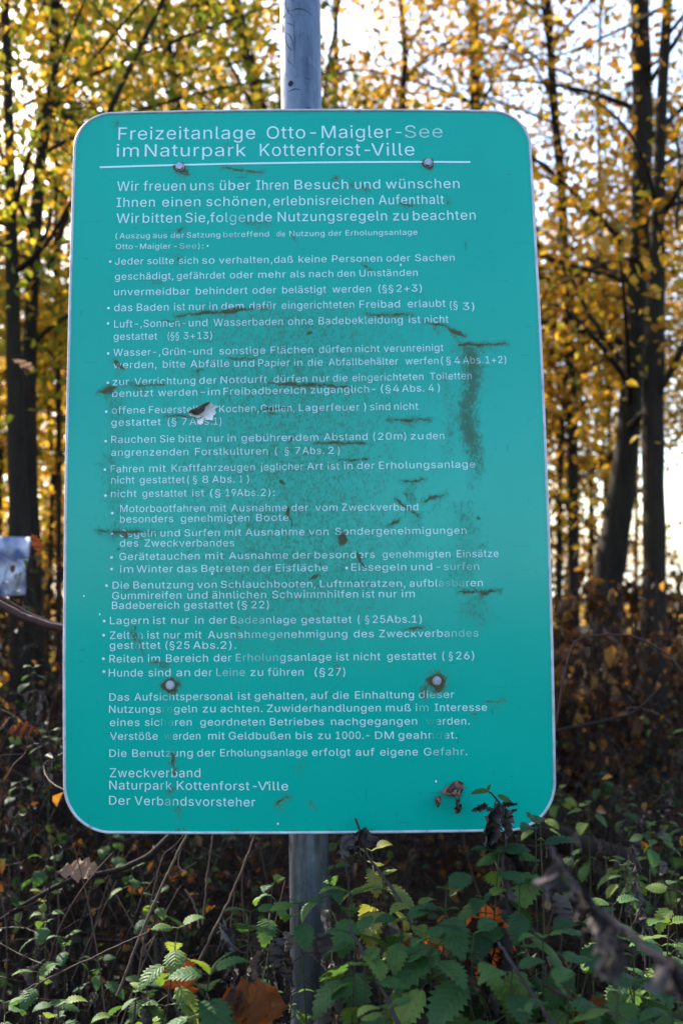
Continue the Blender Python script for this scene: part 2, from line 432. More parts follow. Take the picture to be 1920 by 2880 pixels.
TEXT = [
('Freizeitanlage',-0.3207,1.181,-0.0813,1.1782,0.0238),('Otto-Maigler-',-0.0611,1.1782,0.1735,1.1797,0.0236),('See',0.179,1.1797,0.2448,1.1809,0.0237),
('im',-0.3232,1.149,-0.2843,1.1482,0.0236),('Naturpark',-0.2737,1.148,-0.0974,1.1456,0.0235),('Kottenforst-',-0.0732,1.1455,0.1176,1.1456,0.0234),('Ville',0.1199,1.1456,0.1945,1.1464,0.0235),
('Wir',-0.3208,1.0845,-0.2831,1.084,0.0178),('freuen',-0.2749,1.0838,-0.2021,1.083,0.0178),('uns',-0.1935,1.083,-0.1529,1.0827,0.0177),('über',-0.1425,1.0826,-0.0902,1.0825,0.0177),
('Ihren',-0.0798,1.0824,-0.0249,1.0825,0.0177),('Besuch',-0.0136,1.0825,0.0785,1.083,0.0176),('und',0.0898,1.0831,0.1334,1.0835,0.0177),('wünschen',0.1434,1.0837,0.2705,1.0857,0.0176),
('Ihnen',-0.3211,1.0546,-0.2547,1.0539,0.0172),('einen',-0.2419,1.0537,-0.176,1.0533,0.0171),('schönen,',-0.1655,1.0532,-0.0564,1.053,0.0171),('erlebnisreichen',-0.0505,1.053,0.1213,1.0542,0.0171),
('Aufenthalt',0.1304,1.0543,0.2425,1.0561,0.0171),('Wir',-0.3205,1.025,-0.2812,1.0245,0.0175),('bitten',-0.2752,1.0245,-0.2089,1.0239,0.0174),('Sie,',-0.2016,1.0238,-0.1608,1.0236,0.0175),
('folgende',-0.159,1.0236,-0.0534,1.0235,0.0174),('Nutzungsregeln',-0.043,1.0235,0.1436,1.0249,0.0174),('zu',0.154,1.025,0.1798,1.0254,0.0175),('beachten',0.1884,1.0255,0.296,1.0275,0.0175),
('(',-0.3217,0.9965,-0.3185,0.9965,0.0097),('Auszug',-0.3144,0.9965,-0.2625,0.9961,0.0096),('aus',-0.2571,0.9961,-0.233,0.996,0.0096),('der',-0.2262,0.996,-0.2036,0.9959,0.0096),
('Satzung',-0.1991,0.9959,-0.1418,0.9959,0.0096),('betreffend',-0.1359,0.9959,-0.0585,0.9961,0.0096),('die',-0.045,0.9962,-0.0311,0.9963,0.0096),('Nutzung',-0.0234,0.9964,0.0363,0.9969,0.0095),
('der',0.0431,0.997,0.0656,0.9972,0.0096),('Erholungsanlage',0.0723,0.9973,0.1948,0.9992,0.0096),('Otto-Maigler',-0.3208,0.9773,-0.226,0.9764,0.0096),('-',-0.2206,0.9763,-0.2156,0.9763,0.0096),
('See):',-0.2111,0.9763,-0.1705,0.976,0.0095),('Jeder',-0.3216,0.9492,-0.2727,0.9488,0.0124),('sollte',-0.2659,0.9488,-0.2208,0.9485,0.0123),('sich',-0.2118,0.9485,-0.1794,0.9484,0.0124),
('so',-0.1722,0.9484,-0.1511,0.9484,0.0124),('verhalten',-0.1434,0.9484,-0.0592,0.9486,0.0123),(',daß',-0.0552,0.9486,-0.018,0.9488,0.0123),('keine',-0.0082,0.9488,0.0392,0.9492,0.0124),
('Personen',0.0486,0.9493,0.1332,0.9502,0.0123),('oder',0.1408,0.9503,0.1812,0.9509,0.0124),('Sachen',0.1897,0.9511,0.2568,0.9522,0.0123),('geschädigt,',-0.3211,0.9217,-0.221,0.9214,0.0123),
('gefährdet',-0.2151,0.9214,-0.1331,0.9215,0.0122),('oder',-0.125,0.9215,-0.0853,0.9217,0.0123),('mehr',-0.0768,0.9217,-0.0304,0.922,0.0123),('als',-0.0228,0.9221,0.0018,0.9223,0.0122),
('nach',0.0094,0.9224,0.05,0.9228,0.0122),('den',0.0571,0.9229,0.0865,0.9233,0.0123),('Umständen',0.0946,0.9234,0.193,0.9249,0.0122),('unvermeidbar',-0.3219,0.8939,-0.1929,0.8935,0.0127),
('behindert',-0.1826,0.8935,-0.0952,0.8937,0.0127),('oder',-0.0867,0.8938,-0.0466,0.894,0.0126),('belästigt',-0.0364,0.894,0.0375,0.8946,0.0127),('werden',0.0482,0.8947,0.1132,0.8955,0.0127),
('(§§',0.1261,0.8957,0.1511,0.896,0.0126),('2+3)',0.1564,0.8961,0.1993,0.8968,0.0126),('das',-0.3214,0.8659,-0.2904,0.8658,0.013),('Baden',-0.2827,0.8657,-0.2289,0.8657,0.0131),
('ist',-0.2195,0.8657,-0.2008,0.8657,0.013),('nur',-0.1941,0.8657,-0.1664,0.8657,0.013),('in',-0.1597,0.8657,-0.1464,0.8658,0.013),('dem',-0.1393,0.8658,-0.1019,0.8659,0.013),
('dafür',-0.0921,0.866,-0.0468,0.8662,0.013),('eingerichteten',-0.0375,0.8663,0.0841,0.8675,0.013),('Freibad',0.0935,0.8676,0.1615,0.8685,0.013),('erlaubt',0.1748,0.8687,0.2386,0.8698,0.0131),
('(',0.2461,0.8666,0.2492,0.8666,0.0131),('§',0.2519,0.8666,0.2591,0.8667,0.0131),('3)',0.2679,0.8644,0.2872,0.8645,0.013),('Luft-,Sonnen-',-0.3209,0.8371,-0.1997,0.8371,0.0129),
('und',-0.1943,0.8371,-0.1628,0.8372,0.013),('Wasserbaden',-0.1525,0.8373,-0.0359,0.8381,0.0129),('ohne',-0.0271,0.8381,0.0145,0.8386,0.013),('Badebekleidung',0.0243,0.8387,0.1652,0.8406,0.0129),
('ist',0.1758,0.8408,0.1954,0.8411,0.0129),('nicht',0.2021,0.8412,0.2426,0.842,0.013),('gestattet',-0.3214,0.8154,-0.2476,0.815,0.0124),('(§§',-0.2298,0.815,-0.2107,0.815,0.0124),
('3+13)',-0.2027,0.8149,-0.1552,0.8149,0.0125),('Wasser-,Grün-',-0.3214,0.7873,-0.1896,0.7876,0.0124),('und',-0.1861,0.7876,-0.1551,0.7878,0.0124),('sonstige',-0.1427,0.7878,-0.0659,0.7884,0.0124),
('Flächen',-0.0566,0.7884,0.0139,0.7891,0.0124),('dürfen',0.024,0.7892,0.0782,0.7899,0.0124),('nicht',0.0853,0.79,0.1255,0.7905,0.0123),('verunreinigt',0.1325,0.7906,0.2325,0.7923,0.0124),
('werden,',-0.321,0.7659,-0.248,0.7658,0.0123),('bitte',-0.2374,0.7659,-0.2001,0.7659,0.0123),('Abfälle',-0.1913,0.7659,-0.1259,0.7662,0.0123),('und',-0.118,0.7662,-0.0845,0.7664,0.0123),
('Papier',-0.0775,0.7664,-0.0251,0.7668,0.0123),('in',-0.0176,0.7669,-0.0044,0.767,0.0122),('die',0.0048,0.767,0.0299,0.7673,0.0123),('Abfallbehälter',0.04,0.7674,0.1558,0.7687,0.0122),
('werfen',0.1682,0.7689,0.2234,0.7697,0.0123),('(',0.2278,0.7697,0.2314,0.7698,0.0124),('§',0.2367,0.7699,0.2442,0.77,0.0123),('4',0.2504,0.7701,0.2597,0.7703,0.0123),
('Abs.',0.2646,0.7703,0.2988,0.7709,0.0124),('1+2)',0.3028,0.771,0.3376,0.7716,0.0123),('zur',-0.3215,0.7365,-0.2943,0.7366,0.0123),('Verrichtung',-0.285,0.7367,-0.1828,0.7373,0.0122),
('der',-0.1762,0.7374,-0.1471,0.7376,0.0122),('Notdurft',-0.1405,0.7377,-0.0635,0.7384,0.0122),('dürfen',-0.0521,0.7386,0.0036,0.7392,0.0122),('nur',0.0128,0.7393,0.0409,0.7397,0.0122),
('die',0.0466,0.7398,0.0708,0.7402,0.0122),('eingerichteten',0.0791,0.7403,0.1974,0.7423,0.0122),('Toiletten',0.2085,0.7425,0.2783,0.7438,0.0122),('benutzt',-0.322,0.7166,-0.2529,0.717,0.0122),
('werden',-0.2449,0.7171,-0.1796,0.7175,0.0121),('-',-0.1734,0.7176,-0.1664,0.7176,0.0121),('im',-0.162,0.7177,-0.1418,0.7179,0.0121),('Freibadbereich',-0.1356,0.7179,0.0008,0.7194,0.0122),
('zugänglich-',0.0095,0.7195,0.1169,0.7211,0.0122),('(§',0.1261,0.7212,0.1424,0.7215,0.0122),('4',0.1463,0.7216,0.1564,0.7217,0.0121),('Abs.',0.1613,0.7218,0.1982,0.7225,0.0122),
('4',0.2053,0.7226,0.2145,0.7228,0.0122),(')',0.2207,0.7229,0.2242,0.723,0.0122),('offene',-0.3225,0.6879,-0.2667,0.688,0.0121),('Feuerstellen',-0.2601,0.688,-0.158,0.6884,0.0121),
('(',-0.1505,0.6884,-0.1475,0.6884,0.0121),('Kochen,',-0.1427,0.6884,-0.077,0.6888,0.0121),('Grillen,',-0.0735,0.6889,-0.0175,0.6893,0.012),('Lagerfeuer',-0.0105,0.6894,0.09,0.6903,0.012),
(')',0.097,0.6904,0.1005,0.6904,0.0121),('sind',0.1075,0.6905,0.1408,0.6909,0.0121),('nicht',0.1474,0.691,0.1873,0.6915,0.0121),('gestattet',-0.3231,0.6673,-0.2401,0.6673,0.012),
('(§',-0.2286,0.6673,-0.2141,0.6674,0.0121),('7',-0.2049,0.6674,-0.1966,0.6674,0.0121),('Abs.',-0.1922,0.6674,-0.1549,0.6676,0.0121),('1)',-0.1523,0.6676,-0.1392,0.6676,0.012),
('Rauchen',-0.3227,0.6383,-0.2487,0.6384,0.012),('Sie',-0.2412,0.6384,-0.2171,0.6385,0.012),('bitte',-0.21,0.6385,-0.1724,0.6386,0.012),('nur',-0.1623,0.6386,-0.1352,0.6387,0.012),
('in',-0.1291,0.6388,-0.1152,0.6388,0.0119),('gebührendem',-0.106,0.6389,0.0208,0.6396,0.0119),('Abstand',0.0303,0.6397,0.1022,0.6403,0.012),('(',0.1118,0.6404,0.1153,0.6404,0.0119),
('20m',0.1196,0.6404,0.1598,0.6408,0.012),(')',0.1624,0.6408,0.1659,0.6409,0.012),('zu',0.1737,0.641,0.1943,0.6412,0.0119),('den',0.1995,0.6412,0.2293,0.6415,0.012),
('angrenzenden',-0.3224,0.6165,-0.1942,0.6165,0.012),('Forstkulturen',-0.1828,0.6165,-0.0626,0.6168,0.012),('(',-0.0508,0.6168,-0.0473,0.6168,0.0119),('§',-0.0347,0.6169,-0.0278,0.6169,0.0119),
('7',-0.0178,0.6169,-0.0091,0.6169,0.0119),('Abs.',-0.0056,0.617,0.03,0.6171,0.0119),('2',0.0366,0.6171,0.0461,0.6172,0.012),(')',0.0522,0.6172,0.0557,0.6172,0.0119),
('Fahren',-0.323,0.5887,-0.268,0.589,0.0119),('mit',-0.2588,0.589,-0.2313,0.5891,0.0119),('Kraftfahrzeugen',-0.2216,0.5892,-0.084,0.5901,0.0119),('jeglicher',-0.0749,0.5901,-0.0042,0.5907,0.0119),
('Art',0.0019,0.5908,0.0279,0.591,0.0118),('ist',0.0358,0.5911,0.0548,0.5912,0.0118),('in',0.0627,0.5913,0.0765,0.5915,0.0119),('der',0.0844,0.5915,0.113,0.5918,0.0119),
('Erholungsanlage',0.1204,0.5919,0.2791,0.5937,0.0119),('nicht',-0.3219,0.5702,-0.2832,0.5702,0.0119),('gestattet',-0.2745,0.5702,-0.1997,0.5701,0.0118),
('(',-0.1958,0.5701,-0.1923,0.5701,0.0119),('§',-0.1862,0.5701,-0.1797,0.5701,0.0119),('8',-0.1706,0.5701,-0.161,0.5701,0.0119),('Abs.',-0.1545,0.5701,-0.1175,0.5702,0.0119),
('1',-0.1093,0.5702,-0.1049,0.5702,0.0118),(')',-0.0976,0.5702,-0.0937,0.5702,0.0118),('nicht',-0.3221,0.5476,-0.2796,0.5476,0.0118),('gestattet',-0.2699,0.5476,-0.1966,0.5476,0.0118),
('ist',-0.1875,0.5476,-0.1679,0.5476,0.0118),('(§',-0.158,0.5477,-0.1406,0.5477,0.0118),('19',-0.1328,0.5477,-0.1154,0.5477,0.0118),('Abs.',-0.1137,0.5477,-0.0782,0.5478,0.0118),
('2):',-0.0747,0.5478,-0.0522,0.5478,0.0118),('Motorbootfahren',-0.3065,0.5226,-0.1667,0.5224,0.0118),('mit',-0.1571,0.5224,-0.1315,0.5224,0.0118),('Ausnahme',-0.1233,0.5224,-0.0317,0.5225,0.0118),
('der',-0.0243,0.5225,0.0029,0.5225,0.0117),('vom',0.0145,0.5225,0.0508,0.5226,0.0117),('Zweckverband',0.0582,0.5226,0.1831,0.5228,0.0117),('besonders',-0.3068,0.5052,-0.2187,0.5055,0.0117),
('genehmigten',-0.2061,0.5056,-0.0935,0.5061,0.0117),('Boote',-0.0823,0.5062,-0.0292,0.5064,0.0117),('Segeln',-0.3066,0.4817,-0.2474,0.4819,0.0117),('und',-0.2395,0.4819,-0.2078,0.482,0.0117),
('Surfen',-0.2,0.482,-0.1425,0.4822,0.0117),('mit',-0.1338,0.4822,-0.107,0.4823,0.0117),('Ausnahme',-0.1001,0.4823,-0.0036,0.4827,0.0117),('von',0.0037,0.4827,0.0356,0.4828,0.0117),
('Sondergenehmigungen',0.0468,0.4829,0.2616,0.4839,0.0117),('des',-0.3065,0.4657,-0.2764,0.4656,0.0117),('Zweckverbandes',-0.2656,0.4655,-0.1188,0.465,0.0117),
('Gerätetauchen',-0.3073,0.4436,-0.1754,0.444,0.0117),('mit',-0.1659,0.4441,-0.1361,0.4441,0.0116),('Ausnahme',-0.1271,0.4442,-0.0306,0.4445,0.0116),('der',-0.0233,0.4445,0.0063,0.4446,0.0116),
('besonders',0.0128,0.4446,0.1104,0.4449,0.0116),('genehmigten',0.1233,0.445,0.2342,0.4453,0.0116),('Einsätze',0.245,0.4453,0.3135,0.4456,0.0117),('im',-0.3063,0.423,-0.2845,0.423,0.0116),
('Winter',-0.2789,0.423,-0.219,0.4232,0.0117),('das',-0.2121,0.4232,-0.1797,0.4233,0.0117),('Betreten',-0.172,0.4234,-0.0949,0.4236,0.0116),('der',-0.0871,0.4236,-0.0579,0.4237,0.0116),
('Eisfläche',-0.051,0.4237,0.0336,0.424,0.0116),('Eissegeln',0.0722,0.4241,0.1616,0.4243,0.0116),('und',0.1698,0.4243,0.2039,0.4244,0.0116),('-',0.2112,0.4244,0.2173,0.4245,0.0117),
('surfen',0.2229,0.4245,0.2808,0.4246,0.0116),('Die',-0.3183,0.3968,-0.2914,0.3969,0.0116),('Benutzung',-0.284,0.3969,-0.1862,0.3971,0.0116),('von',-0.1793,0.3972,-0.1475,0.3972,0.0115),
('Schlauchbooten,',-0.1406,0.3973,0.0139,0.3976,0.0115),('Luftmatratzen,',0.0208,0.3976,0.1598,0.3978,0.0115),('aufblasbaren',0.1667,0.3978,0.2862,0.3979,0.0116),
('Gummireifen',-0.3187,0.3796,-0.2052,0.38,0.012),('und',-0.1953,0.38,-0.1626,0.3801,0.012),('ähnlichen',-0.1548,0.3801,-0.0672,0.3803,0.012),('Schwimmhilfen',-0.057,0.3803,0.0823,0.3805,0.012),
('ist',0.0896,0.3806,0.1093,0.3806,0.0119),('nur',0.1162,0.3806,0.1458,0.3806,0.012),('im',0.1535,0.3806,0.1746,0.3806,0.012),('Badebereich',-0.3191,0.3638,-0.2091,0.3639,0.012),
('gestattet',-0.2009,0.3639,-0.1205,0.364,0.012),('(§',-0.1137,0.364,-0.0982,0.364,0.012),('22)',-0.0914,0.364,-0.0627,0.364,0.012),('Lagern',-0.3225,0.3391,-0.2592,0.3393,0.012),
('ist',-0.2514,0.3393,-0.2311,0.3393,0.012),('nur',-0.2217,0.3394,-0.1932,0.3394,0.0119),('in',-0.1829,0.3394,-0.1692,0.3394,0.012),('der',-0.1597,0.3395,-0.131,0.3395,0.0119),
('Badeanlage',-0.1245,0.3395,-0.0188,0.3395,0.0119),('gestattet',-0.0102,0.3395,0.0714,0.3395,0.012),('(',0.0813,0.3395,0.0847,0.3395,0.0119),('§',0.0933,0.3395,0.0997,0.3395,0.0119),
('25',0.1057,0.3395,0.1258,0.3394,0.0119),('Abs.',0.1279,0.3394,0.1665,0.3394,0.012),('1)',0.1691,0.3394,0.185,0.3394,0.0119),('Zelten',-0.3224,0.3152,-0.2687,0.3155,0.012),
('ist',-0.2609,0.3155,-0.2415,0.3156,0.0119),('nur',-0.2338,0.3156,-0.2071,0.3157,0.0119),('mit',-0.1993,0.3157,-0.1723,0.3158,0.0119),('Ausnahmegenehmigung',-0.162,0.3158,0.0639,0.3162,0.0119),
('des',0.0745,0.3162,0.107,0.3162,0.0119),('Zweckverbandes',0.1156,0.3162,0.277,0.3161,0.0119),('gestattet',-0.3228,0.299,-0.2394,0.2991,0.012),('(§25',-0.2312,0.2991,-0.1921,0.299,0.0119),
('Abs.',-0.1861,0.299,-0.1449,0.299,0.0119),('2).',-0.1415,0.299,-0.1162,0.2989,0.0119),('Reiten',-0.3232,0.2769,-0.2687,0.2773,0.0123),('im',-0.2601,0.2774,-0.2403,0.2775,0.0123),
('Bereich',-0.2304,0.2776,-0.1621,0.2781,0.0123),('der',-0.1527,0.2782,-0.124,0.2783,0.0123),('Erholungsanlage',-0.1168,0.2784,0.0378,0.2791,0.0123),('ist',0.0459,0.2791,0.0659,0.2792,0.0123),
('nicht',0.0741,0.2792,0.1172,0.2793,0.0123),('gestattet',0.1283,0.2794,0.2079,0.2795,0.0123),('(',0.2178,0.2795,0.2212,0.2795,0.0123),('§',0.2285,0.2795,0.2345,0.2795,0.0123),
('26)',0.2401,0.2795,0.2693,0.2795,0.0123),('Hunde',-0.3241,0.2543,-0.2684,0.2545,0.0124),('sind',-0.2593,0.2546,-0.2232,0.2547,0.0123),('an',-0.2137,0.2547,-0.1914,0.2548,0.0123),
('der',-0.1841,0.2548,-0.1554,0.2548,0.0123),('Leine',-0.1486,0.2549,-0.1024,0.2549,0.0123),('zu',-0.0934,0.2549,-0.0729,0.2549,0.0123),('führen',-0.0653,0.2549,-0.0077,0.2549,0.0123),
('(§',0.0106,0.2549,0.0273,0.2549,0.0123),('27)',0.0324,0.2549,0.0597,0.2548,0.0123),('Das',-0.3233,0.2152,-0.2909,0.2155,0.0119),('Aufsichtspersonal',-0.2823,0.2156,-0.1223,0.2167,0.0119),
('ist',-0.1138,0.2168,-0.0933,0.2169,0.0118),('gehalten,',-0.0869,0.2169,-0.0025,0.2172,0.0119),('auf',0.0039,0.2173,0.0315,0.2173,0.0118),('die',0.0392,0.2174,0.0652,0.2174,0.0118),
('Einhaltung',0.0754,0.2174,0.1705,0.2175,0.0119),('dieser',0.1786,0.2175,0.236,0.2174,0.0118),('Nutzungsregeln',-0.3238,0.1957,-0.1806,0.1965,0.0118),
('zu',-0.1712,0.1965,-0.1502,0.1966,0.0119),('achten.',-0.1421,0.1966,-0.0743,0.1968,0.0119),('Zuwiderhandlungen',-0.067,0.1968,0.1165,0.1968,0.0119),('muß',0.125,0.1968,0.1651,0.1967,0.0118),
('im',0.1732,0.1966,0.1937,0.1965,0.0119),('Interesse',0.2036,0.1965,0.2889,0.1961,0.0119),('eines',-0.3225,0.1744,-0.2742,0.1747,0.0119),('sicheren',-0.2652,0.1748,-0.1893,0.1751,0.0118),
('geordneten',-0.1752,0.1752,-0.0711,0.1754,0.0118),('Betriebes',-0.0625,0.1754,0.0243,0.1753,0.0118),('nachgegangen',0.0362,0.1753,0.175,0.1749,0.0119),
('werden.',0.19,0.1748,0.2602,0.1743,0.0118),('Verstöße',-0.3222,0.1521,-0.2447,0.1526,0.0119),('werden',-0.234,0.1526,-0.1753,0.1529,0.0119),('mit',-0.1625,0.1529,-0.1356,0.153,0.0119),
('Geldbußen',-0.1292,0.153,-0.03,0.153,0.0118),('bis',-0.021,0.153,0.0053,0.153,0.0119),('zu',0.0147,0.153,0.0347,0.1529,0.0118),('1000.-',0.0436,0.1529,0.0976,0.1527,0.0119),
('DM',0.107,0.1527,0.1368,0.1526,0.0118),('geahndet.',0.1445,0.1525,0.2397,0.1519,0.0119),('Die',-0.3237,0.1245,-0.2956,0.1247,0.0119),('Benutzung',-0.2861,0.1248,-0.1879,0.1255,0.0119),
('der',-0.1806,0.1255,-0.1512,0.1256,0.0119),('Erholungsanlage',-0.1431,0.1257,-0.0026,0.126,0.0118),('erfolgt',0.005,0.126,0.0667,0.1259,0.0118),('auf',0.0752,0.1259,0.1054,0.1258,0.0118),
('eigene',0.1148,0.1257,0.1757,0.1255,0.0119),('Gefahr.',0.1855,0.1254,0.2556,0.125,0.0119),('Zweckverband',-0.323,0.0917,-0.1758,0.0921,0.0145),('Naturpark',-0.3241,0.0721,-0.2222,0.0719,0.0141),
('Kottenforst',-0.214,0.0719,-0.0967,0.0712,0.014),('-',-0.0912,0.0712,-0.0848,0.0711,0.014),('Ville',-0.0827,0.0711,-0.0342,0.0707,0.014),('Der',-0.3247,0.0474,-0.2902,0.0472,0.0141),
('Verbandsvorsteher',-0.2829,0.0471,-0.0876,0.0449,0.0141),
]
BULLETS = [(-0.3299,0.9551),(-0.3314,0.8717),(-0.3314,0.8447),(-0.3304,0.7921),(-0.33,0.7412),(-0.3319,0.6916),(-0.3321,0.6415),(-0.3328,0.5937),(-0.3314,0.5503),(-0.3197,0.5209),(-0.3202,0.4874),(-0.3204,0.448),(-0.3203,0.4291),(0.0645,0.4288),(-0.3284,0.402),(-0.332,0.3443),(-0.3328,0.3212),(-0.3332,0.2833),(-0.3323,0.2624)]
BOLTS = [(-0.2122,1.1275),(0.2178,1.1326),(-0.2241,0.2402),(0.2082,0.2448)]
RULE = [(-0.3524,1.1299),(0.2913,1.1349)]
FADED = [(0.2114,1.1871,0.0389,0.0173,0.45),(-0.1165,1.0311,0.0194,0.0108,0.5),(-0.1598,1.0906,0.013,0.0095,0.25),(-0.1233,1.0013,0.0173,0.0065,0.3),(-0.1954,0.9807,0.0194,0.006,0.45),(0.2366,0.4017,0.0216,0.0086,0.7),(0.2524,0.4295,0.0324,0.0078,0.45),(-0.0924,0.3447,0.0259,0.0078,0.5),(-0.0647,0.3212,0.0302,0.0086,0.35),(-0.0821,0.2827,0.0432,0.0086,0.55),(-0.1293,0.26,0.0302,0.0078,0.45),(0.2521,0.3214,0.0259,0.0078,0.55),(-0.2795,0.3207,0.0104,0.0069,0.8),(-0.2795,0.3036,0.006,0.006,0.8),(-0.229,0.2017,0.0104,0.0095,0.93),(-0.2291,0.1809,0.0104,0.0104,0.93),(-0.2302,0.222,0.0095,0.0086,0.45),(-0.2284,0.1578,0.0095,0.0095,0.85),(-0.2264,0.1315,0.0095,0.0078,0.55),(-0.2271,0.053,0.0095,0.0078,0.6),(-0.2311,0.078,0.0121,0.0078,0.35),(0.199,0.1797,0.0112,0.0112,0.9),(0.1899,0.2009,0.0173,0.0095,0.6),(0.2107,0.1573,0.013,0.0104,0.92),(0.2031,0.222,0.0086,0.0086,0.5),(0.2232,0.1309,0.0302,0.0086,0.45),(0.1184,0.7488,0.0216,0.006,0.3),(0.1341,0.4503,0.0259,0.006,0.2),(0.2159,0.2219,0.0086,0.0086,0.4)]
GASHES = [(-0.219,0.8563,-0.0566,0.8685,0.0039,1),(-0.1366,0.8646,-0.0966,0.8674,0.006,1),(0.103,0.8566,0.1829,0.8548,0.0022,1),(0.2026,0.8433,0.2402,0.8355,0.0026,0.9),(0.2357,0.8341,0.2707,0.8172,0.006,1),(0.2569,0.8033,0.3394,0.8051,0.003,1),(0.2613,0.802,0.2881,0.8044,0.006,0.9),(-0.1365,0.7827,-0.0836,0.78,0.0039,0.8),(-0.3185,0.7782,-0.3094,0.7666,0.0078,0.9),(-0.314,0.776,-0.3049,0.7622,0.0086,0.8),(-0.1828,0.7561,-0.1718,0.7628,0.0069,0.9),(-0.3445,0.7255,-0.3156,0.7315,0.0095,1),(-0.3046,0.7376,-0.2336,0.7358,0.0035,0.9),(-0.0618,0.7369,0.0785,0.7308,0.0048,1),(-0.0354,0.7386,-0.0004,0.7338,0.006,1),(-0.2332,0.6828,-0.1914,0.6828,0.0022,0.9),(-0.084,0.6899,-0.027,0.6963,0.0039,0.8),(-0.0621,0.6853,-0.0446,0.6839,0.0052,0.8),(0.1365,0.6751,0.2065,0.6741,0.0022,1),(0.1606,0.675,0.1868,0.6723,0.0039,1),(0.0116,0.6347,0.1008,0.6361,0.0035,1),(0.0546,0.6062,0.1003,0.6087,0.0026,0.9),(-0.0231,0.6473,-0.025,0.6384,0.0043,0.9),(0.1604,0.5707,0.193,0.5737,0.0035,1),(0.1922,0.5389,0.2272,0.5471,0.0039,0.9),(0.1643,0.5521,0.1655,0.5464,0.0052,0.9),(0.1467,0.5404,0.1851,0.5128,0.0035,0.9),(0.1328,0.4957,0.1503,0.5064,0.0035,0.9),(-0.0329,0.5268,-0.0224,0.4964,0.0022,0.9),(-0.0312,0.529,-0.0313,0.5138,0.0048,0.9),(-0.3413,0.4911,-0.2888,0.4898,0.0039,1),(-0.3019,0.4899,-0.2474,0.4878,0.003,0.9),(0.0804,0.4541,0.0929,0.4299,0.0035,1),(0.0068,0.4115,0.0168,0.4188,0.0048,1),(0.0529,0.4852,0.0548,0.468,0.0022,0.9),(0.2471,0.3879,0.3142,0.39,0.0035,1),(0.2752,0.3894,0.2924,0.3867,0.0069,1),(-0.2925,0.3455,-0.2752,0.2943,0.0095,0.55),(-0.286,0.3455,-0.2687,0.29,0.0035,0.7),(-0.2558,0.2764,-0.2235,0.2746,0.003,0.8),(-0.2364,0.2721,-0.2321,0.2687,0.0056,0.8),(0.1577,0.3285,0.1921,0.3304,0.0026,0.8),(0.2887,0.2084,0.3146,0.2123,0.003,0.8),(0.2669,0.1895,0.2755,0.1916,0.0035,0.6),(-0.2208,0.1303,-0.2185,0.1027,0.0039,1),(-0.2223,0.1027,-0.216,0.0942,0.0052,0.9),(-0.2291,0.0687,-0.2162,0.073,0.0026,0.8),(-0.0544,0.0453,-0.0415,0.0592,0.0026,0.9),(-0.0415,0.0592,-0.0322,0.0566,0.0022,0.9),(0.0009,0.0505,0.0102,0.042,0.0022,0.7),(-0.2122,0.0411,-0.2101,0.0355,0.0052,0.9),(-0.0219,0.1058,-0.007,0.1125,0.0017,0.6),(-0.1394,1.1238,-0.071,1.1155,0.0022,0.9),(0.1662,1.0566,0.2024,1.0519,0.0017,0.8),(0.2457,1.0561,0.2537,1.065,0.0026,0.7),(-0.0985,1.0217,-0.0601,1.0228,0.0022,0.8),(0.0516,1.102,0.0607,1.1054,0.0078,0.8),(-0.3275,1.2126,-0.3247,1.214,0.0043,0.9),(-0.2137,1.0098,-0.2083,1.0107,0.0048,0.9),(-0.1373,1.1665,-0.1281,1.1644,0.0022,0.6),(0.1027,0.9461,0.1136,0.9366,0.0039,0.9),(-0.2154,0.9567,-0.2123,0.9595,0.0043,0.9),(0.0028,0.8205,0.0095,0.8251,0.0039,0.9),(-0.2391,0.8492,-0.1988,0.8431,0.0022,0.7),(-0.2533,0.9148,-0.2262,0.9111,0.0022,0.6),(0.0876,1.0872,0.1103,1.0857,0.003,0.5),(0.1035,1.0887,0.1116,1.0823,0.0026,1),(0.0832,1.0921,0.0877,1.0906,0.0026,0.9),(-0.1224,0.3364,-0.1139,0.3329,0.003,0.8),(-0.1204,0.3202,-0.1118,0.3172,0.003,0.7),(0.0458,0.2698,0.0478,0.2642,0.0043,0.7)]
STREAKS = [(-0.2057,1.1195,0.8339,0.0112,0.5),(-0.0121,1.0973,0.9346,0.0086,0.25),(0.0584,1.102,0.958,0.0121,0.3),(-0.0108,1.0051,0.9802,0.0043,0.6),(-0.0829,0.9588,0.661,0.013,0.22),(-0.1232,0.8654,0.7194,0.0302,0.35),(0.2746,0.802,0.5103,0.0173,0.75),(0.2378,0.7631,0.5497,0.013,0.4),(-0.0355,0.7322,0.3445,0.0259,0.35),(-0.0971,0.6878,0.4387,0.0389,0.3),(-0.1804,0.7019,0.4822,0.0475,0.32),(0.1714,0.6723,0.6509,0.0095,0.5),(0.1712,0.5707,0.5194,0.0086,0.5),(0.042,0.6358,0.4379,0.0173,0.3),(0.0614,0.4766,0.3525,0.0173,0.4),(0.2575,0.5409,0.3214,0.0302,0.38),(0.1701,0.5194,0.4244,0.0216,0.35),(-0.3178,0.7306,0.3667,0.0216,0.38),(-0.2844,0.4829,0.3198,0.0346,0.28),(0.2795,0.3894,0.3127,0.0259,0.45),(0.2177,1.1296,1.1123,0.0086,0.6),(0.1927,0.2411,0.203,0.0078,0.7),(0.2693,1.1352,1.1202,0.0052,0.35),(0.2445,0.8318,0.7599,0.0104,0.3)]
